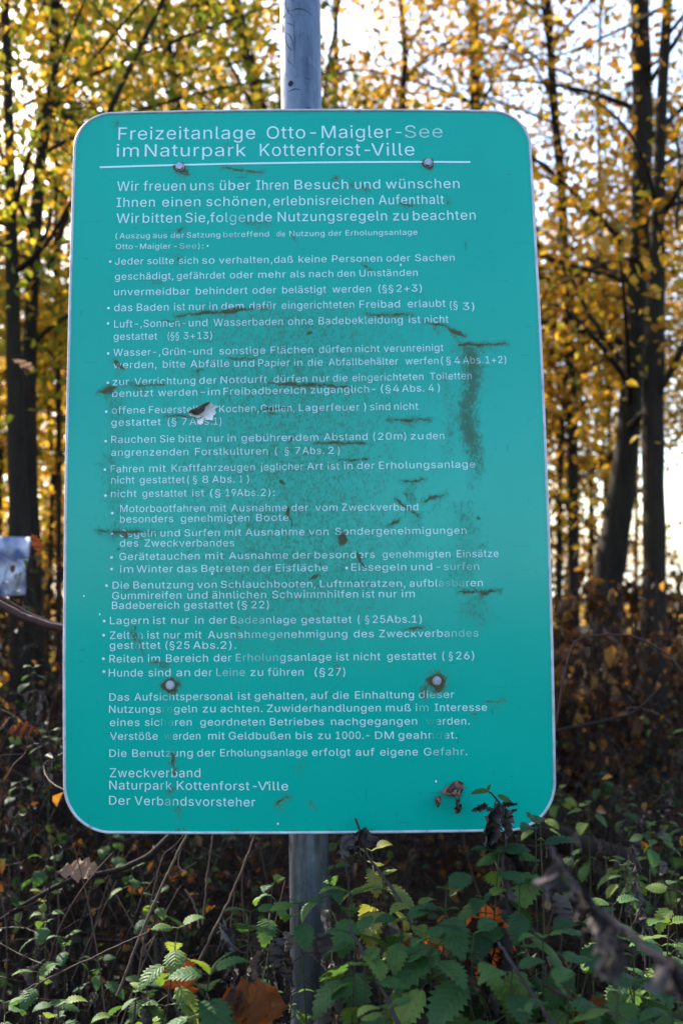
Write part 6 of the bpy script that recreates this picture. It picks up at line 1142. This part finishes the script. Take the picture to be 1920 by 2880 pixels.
# tangled brambles: arching canes with a few green and brown leaves, each bush a thing
def bramble(cx_, cy_, h, spread, ncane, nleaf, brown, label, group, mat_leaf=None, leafsize=.03):
    gz = float(ground_z(cx_, cy_)); root = empty('bramble_bush', (cx_, cy_, gz)); tag(root, label, 'bramble bush', group)
    c, g, b = MB(), MB(), MB()
    pos, bpos = [], []
    for k in range(ncane):
        a = rng.uniform(0, 2 * np.pi); r = spread * rng.uniform(.3, 1.1)
        p0 = np.array([cx_ + rng.normal(0, spread * .3), cy_ + rng.normal(0, spread * .3), gz - .03])
        p2 = p0 + np.array([math.cos(a) * r, math.sin(a) * r, h * rng.uniform(.05, .95)])
        p1 = (p0 + p2) / 2 + np.array([rng.normal(0, .1), rng.normal(0, .1), h * rng.uniform(.3, .9)])
        P = bez(p0, p1, p2, 16) + rng.normal(0, .006, (16, 3))
        c.tube(P, np.linspace(rng.uniform(.0018, .0042), .0010, 16), 5, rng.random())
        for q in rng.integers(3, 16, 4):
            e = P[q] + rng.normal(0, .13, 3)
            mdl = (P[q] + e) / 2 + rng.normal(0, .02, 3)
            Q = bez(P[q], mdl, e, 6); c.tube(Q, .0011, 4, rng.random())
            pos += [Q[i] for i in rng.integers(1, 6, max(1, nleaf // (ncane * 6)))]
        pos += [P[i] for i in rng.integers(4, 16, max(1, nleaf // (ncane * 3)))]
    pos = np.array(pos) + rng.normal(0, .012, (len(pos), 3))
    d = rng.normal(0, 1, pos.shape) + [0, 0, -.25]; nn = rng.normal(0, .6, pos.shape) + [0, 0, 1]
    isb = rng.random(len(pos)) < brown
    c.build('canes', M['cane'] if rng.random() < .4 else M['twig'], root)
    if (~isb).any(): g.leaves(pos[~isb], d[~isb], nn[~isb], rng.uniform(.6, 1.3, (~isb).sum()) * leafsize, .7).build('green_leaves', M['small_green'], root)
    if isb.any(): b.leaves(pos[isb], d[isb] + [0, 0, -.8], nn[isb], rng.uniform(.7, 1.5, isb.sum()) * leafsize, .6).build('dead_leaves', M['leaf_brown'], root)
for k, (x, y, h) in enumerate([(-1.15, 2.5, .75), (-.75, 2.6, .62), (-1.5, 3.1, 1.0), (-.95, 3.3, .85), (-1.9, 4.0, 1.15), (-1.35, 4.2, 1.05), (-.45, 2.9, .55), (-.3, 3.8, .7), (-.75, 4.4, .8), (-2.4, 3.4, 1.1), (-1.25, 3.7, 1.1), (-1.7, 4.8, 1.25), (-1.05, 4.9, 1.1), (-2.3, 5.2, 1.3)]):
    bramble(x, y, h * 1.22, .55, 42, 260, .45, 'tangled bramble of dark canes and small leaves left of the sign', 'brambles left of the sign')
for k, (x, y, h) in enumerate([(.15, 2.6, .5), (.55, 2.9, .55), (.3, 3.9, .7), (.0, 4.6, .7)]):
    bramble(x, y, h * 1.1, .5, 34, 200, .6, 'low tangled bramble showing below the sign right of the post', 'brambles below the sign')
for k, (x, y, h) in enumerate([(1.05, 3.0, .62), (1.5, 3.3, .62), (2.0, 3.6, .7), (.95, 3.9, .7), (2.5, 4.4, .9), (1.35, 4.2, .85), (1.75, 4.9, .95), (2.3, 5.3, 1.0), (1.2, 5.2, .95)]):
    bramble(x, y, h * 1.12, .5, 38, 340, .5, 'tangled bramble with brown leaves right of the sign', 'brambles right of the sign')
# brown-leaved shrubs at the feet of the right trunks
def shrub(px, py, Y, h, w, n, label):
    c0 = at(px, py, Y); gz = float(ground_z(c0[0], c0[1])); root = empty('brown_shrub', (c0[0], c0[1], gz)); tag(root, label, 'shrub')
    c, b, pos = MB(), MB(), []
    for k in range(22):
        p0 = np.array([c0[0] + rng.normal(0, w * .15), c0[1] + rng.normal(0, w * .2), gz])
        p2 = np.array([c0[0] + rng.normal(0, w * .45), c0[1] + rng.normal(0, w * .4), gz + h * rng.uniform(.35, 1.05)])
        P = bez(p0, p0 * .5 + p2 * .5 + [0, 0, h * .2], p2, 12); c.tube(P, np.linspace(.005, .0014, 12), 5)
        for q in rng.integers(3, 12, 7):
            e = P[q] + rng.normal(0, .12, 3); Q = np.linspace(P[q], e, 5) + rng.normal(0, .006, (5, 3)); c.tube(Q, .0013, 4)
            pos += [Q[i] for i in rng.integers(1, 5, max(1, n // 154))]
    pos = np.array(pos) + rng.normal(0, .02, (len(pos), 3))
    b.leaves(pos, rng.normal(0, .5, pos.shape) + [0, 0, -1], rng.normal(0, 1, pos.shape), rng.uniform(.04, .085, len(pos)), .55, None, .25)
    c.build('stems', M['twig'], root); b.build('foliage', M['leaf_brown'], root)
shrub(1640, 1800, 4.3, 1.15, .5, 600, 'brown-leaved shrub between the sign and the forked trunk')
shrub(1740, 1750, 5.9, 1.12, .5, 600, 'brown-leaved shrub at the foot of the leaning trunk')
shrub(1900, 1750, 5.9, 1.10, .5, 500, 'brown-leaved shrub at the right edge under the straight trunk')
shrub(1780, 1800, 7.2, 1.15, .8, 700, 'wide brown-leaved shrub farther back behind the two forked trunks')
shrub(1930, 1800, 6.6, 1.12, .6, 500, 'brown-leaved shrub farther back at the right edge')
shrub(120, 1800, 5.8, 1.2, .7, 700, 'dark brown shrub behind the trunks at the left')
shrub(1560, 1850, 4.0, 1.08, .4, 450, 'brown-leaved shrub just beside the right edge of the sign')

# countless thin stems, dead leaves and seedlings of the forest floor
def scatter(n, x0, x1, y0, y1): return rng.uniform(x0, x1, n), rng.uniform(y0, y1, n)
m = MB()
x, y = scatter(2600, -2.6, 2.8, 1.75, 6.0)
for k in range(len(x)):
    if y[k] < 2.0 and abs(x[k]) < .2: continue
    L = rng.uniform(.12, .75) * min(1, .45 + y[k] / 6)
    p0 = np.array([x[k], y[k], float(ground_z(x[k], y[k])) + rng.uniform(0, .25)])
    d = rng.normal(0, .6, 3); d[2] = abs(d[2]) + .25
    d /= np.linalg.norm(d)
    Q = bez(p0, p0 + d * L * .6 + [0, 0, .05], p0 + d * L + rng.normal(0, .06, 3), 6)
    m.tube(Q, np.linspace(rng.uniform(.0009, .0022), .0007, 6), 3, rng.random())
tag(m.build('undergrowth_stems', M['twig']), 'tangle of thin dry stems covering the forest floor', 'undergrowth', None, 'stuff')
m = MB()
x, y = scatter(9000, -3.2, 3.4, 1.0, 8.0)
pos = np.stack([x, y, ground_z(x, y) + np.abs(rng.normal(0, .03, len(x)))], 1)
m.leaves(pos, rng.normal(0, 1, pos.shape) * [1, 1, .3], rng.normal(0, .4, pos.shape) + [0, 0, 1], rng.uniform(.03, .085, len(x)), .6, None, .2)
tag(m.build('leaf_litter', M['leaf_brown']), 'brown leaf litter on the forest floor', 'leaf litter', None, 'stuff')
m = MB()
x, y = scatter(4200, -2.8, 3.0, 1.7, 6.0)
pos = np.stack([x, y, ground_z(x, y) + rng.uniform(.02, .42, len(x)) * np.clip(.5 + y / 6, 0, 1)], 1)
m.leaves(pos, rng.normal(0, 1, pos.shape) * [1, 1, .4], rng.normal(0, .5, pos.shape) + [0, 0, 1], rng.uniform(.015, .042, len(x)), .7, None, .15)
tag(m.build('ground_cover', M['small_green']), 'small green seedlings and herb leaves under the brambles', 'ground cover', None, 'stuff')

m = MB()
x, y = scatter(7000, -9, 9, 7.5, 30)
pos = np.stack([x, y, ground_z(x, y) + np.abs(rng.normal(0, .05, len(x)))], 1)
m.leaves(pos, rng.normal(0, 1, pos.shape), rng.normal(0, .6, pos.shape) + [0, 0, 1], rng.uniform(.06, .12, len(x)), .7, None, .2)
tag(m.build('fallen_leaves', M['leaf_gold']), 'golden fallen leaves far back under the trees', 'leaf litter', None, 'stuff')

# ------------------------------------------------------------------ the paper notice on the left trunks
c = [at(-75, 1505, 4.25), at(92, 1512, 4.25), at(66, 1672, 4.25), at(-80, 1690, 4.25)]
n1_, n2_ = 14, 14; V = []
for i_ in range(n2_):
    for j_ in range(n1_):
        a, b = j_ / (n1_ - 1), i_ / (n2_ - 1)
        p = (c[0] * (1 - a) + c[1] * a) * (1 - b) + (c[3] * (1 - a) + c[2] * a) * b
        V.append(p + np.array([0, .022 * math.sin(a * 9 + b * 5) + .016 * math.sin(b * 13 + a * 3) + .008 * math.sin(a * 31 - b * 17), 0]))
i = np.arange(n2_ - 1)[:, None] * n1_; j = np.arange(n1_ - 1)[None]
m_, nt, out = new_mat('paper_notice')
v = objvec(nt)
cl = ramp(nt, noise(nt, 11, 4, .6, v), [(.38, (.10, .15, .28)), (.47, (.27, .28, .40)), (.57, (.46, .46, .52))])
wv = nt.nodes.new('ShaderNodeTexWave'); wv.bands_direction = 'Z'; wv.inputs['Scale'].default_value = 26; wv.inputs['Distortion'].default_value = 1.5
nt.links.new(v, wv.inputs['Vector'])
cl = mix_c(nt, math_n(nt, 'MULTIPLY', math_n(nt, 'GREATER_THAN', wv.outputs['Fac'], .7), math_n(nt, 'MULTIPLY', math_n(nt, 'GREATER_THAN', noise(nt, 6, 2, .5, v), .5), .5)), cl, (.08, .10, .16))
bs = N(nt, 'ShaderNodeBsdfPrincipled', Roughness=.35); nt.links.new(cl, bs.inputs['Base Color']); nt.links.new(bs.outputs[0], out.inputs[0])
sh = MB().add(np.array(V), np.stack([i + j, i + j + 1, i + j + 1 + n1_, i + j + n1_], -1).reshape(-1, 4)).build('paper_notice', m_)
sh.modifiers.new('thickness', 'SOLIDIFY').thickness = .001
tag(sh, 'crinkled white and blue notice fixed to the left tree trunks', 'notice')

# ------------------------------------------------------------------ trees
def limb_tube(mb, P, r0, r1, sides=7):
    mb.tube(P, np.linspace(r0, r1, len(P)), sides)
def in_gap(p, m=0.0):
    # openings in the crowns where the sun comes through to the nettles
    k = p[:, 1] - 1.45
    gx, gz_ = p[:, 0] - k * math.tan(SUN_AZ), p[:, 2] - k / math.cos(SUN_AZ) * math.tan(SUN_EL)
    return (gz_ > .2 - m) & (gz_ < 1.05 + m) & (((gx > -.48 - m) & (gx < -.08 + m)) | ((gx > .28 - m) & (gx < .95 + m)))
def tree(name, path, radii, label, group=None, mat='leaf_gold', limbs=(), nlimb=22, leafn=1700, zr=(1.9, 6.5), reach=1.7, leaf=.06, far=False, bark='bark', top_extra=2.5, lowtwig=True):
    P = np.array(path, float)
    t = np.linspace(0, 1, len(P)); t2 = np.linspace(0, 1, 40)
    P = np.stack([np.interp(t2, t, P[:, q]) for q in range(3)], 1); rad = np.interp(t2, t, radii)
    for _ in range(4): P[1:-1] = (P[:-2] + 2 * P[1:-1] + P[2:]) / 4
    o = np.argsort(P[:, 2]); P, rad = P[o], rad[o]
    if top_extra:
        d = (P[-1] - P[-6]); d /= np.linalg.norm(d) + 1e-9
        P = np.concatenate([P, P[-1] + d * np.linspace(.1, top_extra, 8)[:, None]]); rad = np.r_[rad, rad[-1] * np.linspace(1, .5, 8)]
    gz = float(ground_z(P[0, 0], P[0, 1]))
    if P[0, 2] > gz - .05:
        P = np.concatenate([[[P[0, 0], P[0, 1], gz - .1]], P]); rad = np.r_[rad[0] * 1.25, rad]
    root = empty(name, (P[0, 0], P[0, 1], gz)); tag(root, label, 'tree', group)
    tr = MB(); tr.tube(P, rad * (1 + .05 * np.sin(np.arange(len(P)) * 1.7)), 12 if not far else 8)
    spots = []
    for lp, r0, r1 in limbs:
        Q = px_path(lp, 20, .002); limb_tube(tr, Q, r0, r1)
        for q in rng.integers(3, 20, 14): spots.append((Q[q], .45))
    for k in range(nlimb):
        z = rng.uniform(*zr); idx = int(np.argmin(abs(P[:, 2] - z))); p0 = P[idx]
        a = rng.uniform(0, 2 * np.pi); L = reach * rng.uniform(.45, 1.1)
        p2 = p0 + np.array([math.cos(a) * L, math.sin(a) * L, L * rng.uniform(.0, .75)])
        Q = bez(p0, (p0 + p2) / 2 + rng.normal(0, .12, 3) + [0, 0, .1], p2, 12)
        if in_gap(Q).sum() > 1: continue
        limb_tube(tr, Q, min(rad[idx] * .42, .012 + L * .006), .003, 5)
        for q in rng.integers(3, 12, 6):
            e = Q[q] + np.array([rng.normal(0, .32), rng.normal(0, .32), rng.normal(0, .2)])
            W = bez(Q[q], (Q[q] + e) / 2 + rng.normal(0, .05, 3), e, 7)
            if in_gap(W).any(): continue
            limb_tube(tr, W, .0035, .0015, 4)
            for i_ in (2, 4, 6): spots.append((W[i_], .17))
    tr.build('trunk', M[bark], root)
    leafn = int(leafn * 2.0); leaf = leaf * .88
    if leafn and spots:
        c = np.array([s_[0] for s_ in spots]); sp = np.array([s_[1] for s_ in spots])
        pick = rng.integers(0, len(c), leafn)
        pos = c[pick] + rng.normal(0, 1, (leafn, 3)) * sp[pick][:, None] * [1, 1, .8]
        gap = in_gap(pos)
        pos = pos[~gap | (rng.random(leafn) < .06)]; leafn = len(pos)
        d = rng.normal(0, .8, pos.shape) + [0, 0, -.55]; nn = rng.normal(0, .75, pos.shape) + [0, 0, 1]
        MB().leaves(pos, d, nn, rng.uniform(.65, 1.25, leafn) * leaf, .68, None, .12).build('crown', M[mat], root)
    return root

LA = [([(1770, 700, 5.6), (1680, 610, 5.5), (1580, 510, 5.4), (1500, 440, 5.3), (1380, 380, 5.2), (1250, 300, 5.1)], .018, .007),
      ([(1772, 1200, 5.6), (1800, 1172, 5.5), (1858, 1102, 5.4), (1925, 965, 5.3), (1990, 800, 5.2), (2050, 560, 5.2)], .026, .012),
      ([(1745, 1015, 5.6), (1700, 950, 5.6), (1649, 877, 5.6), (1600, 760, 5.6)], .018, .008)]
tree('beech_tree', [at(x, y, 5.7) for x, y in ((1690, 1800), (1705, 1640), (1722, 1545), (1764, 1265), (1779, 1010), (1794, 755), (1805, 500), (1806, 300), (1800, 100), (1795, -80))], [.10, .092, .088, .068, .064, .058, .058, .06, .056, .05],
     'forked tree with leaning left stem, dark trunk right of the sign', None, 'leaf_gold', LA, 16, 1100, (2.2, 5.5))
tree('beech_tree', [at(x, y, 5.45) for x, y in ((1825, 2280), (1825, 2000), (1838, 1750), (1840, 1520), (1832, 1260), (1838, 1000), (1845, 755), (1852, 500), (1858, 300), (1870, 100), (1880, -80))], [.10, .094, .07, .062, .062, .058, .046, .034, .032, .03, .028],
     'straight dark trunk close behind the leaning one at the right', None, 'leaf_gold', [([(1880, 300, 5.4), (1905, 420, 5.3), (1912, 520, 5.3), (1900, 640, 5.3)], .006, .010)], 12, 850, (2.4, 5.5))
tree('slender_tree', [at(x, y, 7.2) for x, y in ((1610, 2050), (1612, 1800), (1612, 1545), (1608, 1100), (1588, 755), (1578, 500), (1555, 300), (1540, 0), (1530, -100))], [.05, .046, .042, .042, .036, .036, .034, .03, .028],
     'slender dark trunk between the sign and the forked tree', None, 'leaf_gold', [([(1598, 806, 7.1), (1570, 760, 7.1), (1536, 719, 7.1), (1480, 640, 7.1)], .014, .006)], 24, 2200, (1.7, 6.3))
tree('slender_tree', [at(x, y, 8.5) for x, y in ((1706, 1900), (1708, 1500), (1713, 1200), (1705, 980), (1690, 700), (1680, 300), (1690, -50))], [.024, .022, .022, .02, .018, .016, .014],
     'very thin trunk left of the leaning stem of the forked tree', None, 'leaf_gold', (), 20, 1800, (1.8, 7))
tree('beech_tree', [at(x, y, 4.75) for x, y in ((58, 2300), (62, 1900), (62, 1650), (52, 1400), (42, 1100), (36, 800), (30, 500), (26, 300), (18, 100), (10, -100))], [.075, .064, .058, .046, .040, .033, .025, .023, .022, .02],
     'dark trunk at the left edge behind the white and blue notice', None, 'leaf_green', [([(45, 760, 4.7), (90, 730, 4.6), (140, 640, 4.55), (155, 520, 4.5)], .014, .006), ([(30, 410, 4.7), (80, 450, 4.65), (150, 520, 4.6), (190, 560, 4.6)], .006, .008), ([(60, 760, 4.7), (130, 690, 4.6), (200, 570, 4.5), (260, 420, 4.4)], .012, .008)], 15, 1500, (2.2, 5.0))
tree('beech_tree', [at(x, y, 5.1) for x, y in ((100, 2300), (98, 1700), (84, 1350), (82, 1000), (98, 700), (112, 450), (145, 280), (152, 150), (160, -100))], [.06, .048, .040, .036, .034, .031, .026, .025, .024],
     'second dark trunk at the left, right beside the one with the notice', None, 'leaf_green', [([(90, 780, 5.0), (150, 740, 4.9), (190, 600, 4.9), (250, 500, 4.9)], .016, .010)], 16, 1600, (2.2, 5.4))
tree('slender_tree', [at(x, y, 6.5) for x, y in ((165, 2100), (166, 1700), (166, 1200), (163, 900), (158, 660), (160, 300), (170, -50))], [.022, .022, .02, .019, .016, .014, .012],
     'very thin trunk along the left edge of the sign', None, 'leaf_green', (), 18, 1700, (2.0, 6.0))
tree('beech_tree', [at(x, y, 7.0) for x, y in ((900, 2200), (850, 1600), (800, 900), (735, 300), (700, 170), (662, 20), (630, -120))], [.07, .065, .058, .05, .048, .052, .05],
     'leaning dark trunk above the sign just left of the post', None, 'leaf_green', [([(700, 170, 6.9), (560, 200, 6.6), (420, 220, 6.4), (330, 300, 6.3)], .012, .006)], 26, 2300, (2.4, 6.6))
tree('sapling', [at(x, y, 4.2) for x, y in ((280, 2300), (235, 1500), (255, 900), (285, 420), (310, 305), (385, 150), (455, 10), (500, -90))], [.016, .016, .015, .013, .0125, .0115, .01, .009],
     'thin bare stem slanting up above the upper left corner of the sign', None, 'leaf_green', [([(385, 150, 4.2), (320, 80, 4.2), (260, 10, 4.2)], .006, .004)], 5, 260, (2.6, 4.0), 1.0, .05)
tree('sapling', [at(x, y, 5.4) for x, y in ((940, 2200), (930, 1300), (915, 500), (905, 310), (925, 170), (950, 40), (955, -60))], [.012, .012, .011, .009, .008, .008, .007],
     'thin bare stem close to the right edge of the post above the sign', None, 'leaf_gold', (), 4, 120, (2.8, 4.2), .9, .05)
tree('beech_tree', [at(x, y, 8.0) for x, y in ((1330, 2200), (1340, 1500), (1338, 700), (1336, 300), (1332, 120), (1330, -100))], [.06, .055, .05, .046, .046, .044],
     'upright dark trunk above the right half of the sign', None, 'leaf_gold', [([(1336, 300, 7.9), (1250, 230, 7.7), (1180, 190, 7.6), (1120, 120, 7.5)], .014, .006)], 26, 2400, (2.3, 7.0))
tree('slender_tree', [at(x, y, 7.5) for x, y in ((1130, 2200), (1128, 1300), (1127, 600), (1128, 300), (1140, 150), (1120, -80))], [.045, .04, .036, .03, .024, .02],
     'short dark trunk just above the sign right of the post', None, 'leaf_gold', (), 20, 1500, (2.4, 6.5))
tree('beech_tree', [at(x, y, 6.4) for x, y in ((560, 2200), (545, 1500), (520, 800), (500, 300), (470, 100), (450, -100))], [.05, .048, .045, .03, .026, .022],
     'tree behind the left half of the sign', None, 'leaf_green', (), 24, 2200, (2.5, 6.4))
# young golden trees that fill the wood below the crowns
for k, (px, Y, lo, hi, mt) in enumerate([(1560, 7.6, 1.1, 3.4, 'leaf_gold'), (1650, 8.6, 2.1, 4.2, 'leaf_gold'), (1690, 10.5, 2.3, 4.6, 'leaf_gold'), (1500, 9.5, .8, 3.6, 'leaf_gold'), (1930, 7.0, 2.4, 4.4, 'leaf_gold'),
        (130, 8.0, .9, 3.4, 'leaf_gold'), (60, 9.5, .9, 3.8, 'leaf_gold'), (195, 10.5, .8, 4.0, 'leaf_green'), (-20, 7.2, 1.0, 3.4, 'leaf_green'), (1780, 11.5, 2.9, 5.0, 'leaf_gold')]):
    b0 = at(px, 1600, Y)
    gz = float(ground_z(b0[0], Y))
    tree('young_tree', [(b0[0], Y, gz - .1), (b0[0] + .05, Y, gz + 2), (b0[0] + rng.normal(0, .2), Y, hi + .3)], [.03, .022, .008], 'young leafy tree glowing yellow between the trunks ' + ('left of the sign' if px < 300 else 'right of the sign'),
         'young trees on the ' + ('left' if px < 300 else 'right'), mt, (), 24, 1500, (lo, hi), 1.0, .065, True, 'bark_far', 0)
# the farther wood
for k in range(14):
    Y = rng.uniform(9, 22); X = rng.uniform(-.52, .52) * Y * 1.05
    if .27 < X / Y < .36 : X = -X * .8
    gz = float(ground_z(X, Y)); Ht = rng.uniform(6, 12)
    P = [(X, Y, gz - .1), (X + rng.normal(0, .25), Y, gz + Ht * .25), (X + rng.normal(0, .5), Y, gz + Ht * .5), (X + rng.normal(0, .8), Y, gz + Ht * .75), (X + rng.normal(0, 1.0), Y, gz + Ht)]
    far_l = X < 0
    tree('woodland_tree', P, [rng.uniform(.05, .11), .07, .06, .045, .03], 'slim yellow-leaved tree far back in the wood ' + ('left of the post' if far_l else 'right of the post'), 'far trees on the ' + ('left' if far_l else 'right'),
         'leaf_green' if (far_l and rng.random() < .55) else 'leaf_gold', (), 34, int(2900), (1.2 if X / Y < .17 else 3.0, Ht), 2.2, .105, True, 'bark_far', 0)

for k, (X, Y) in enumerate([(-3.6, 4.2), (-5.1, 5.6), (-3.6, 7.2), (-6.5, 7.0), (-5.0, 9.0), (-5.9, 9.5), (-2.9, 6.0)]):  # unseen trees added off to the left to keep sun off trunks and undergrowth
    gz = float(ground_z(X, Y))
    tree('woodland_tree', [(X, Y, gz - .1), (X + .1, Y, gz + 3), (X + .2, Y, gz + 7)], [.09, .06, .03], 'unseen tree added beyond the left edge to cast shade', 'added shade trees beyond the left edge', 'leaf_gold', (), 26, 2200, (1.0, 6.8), 1.8, .07, True, 'bark_far', 0)
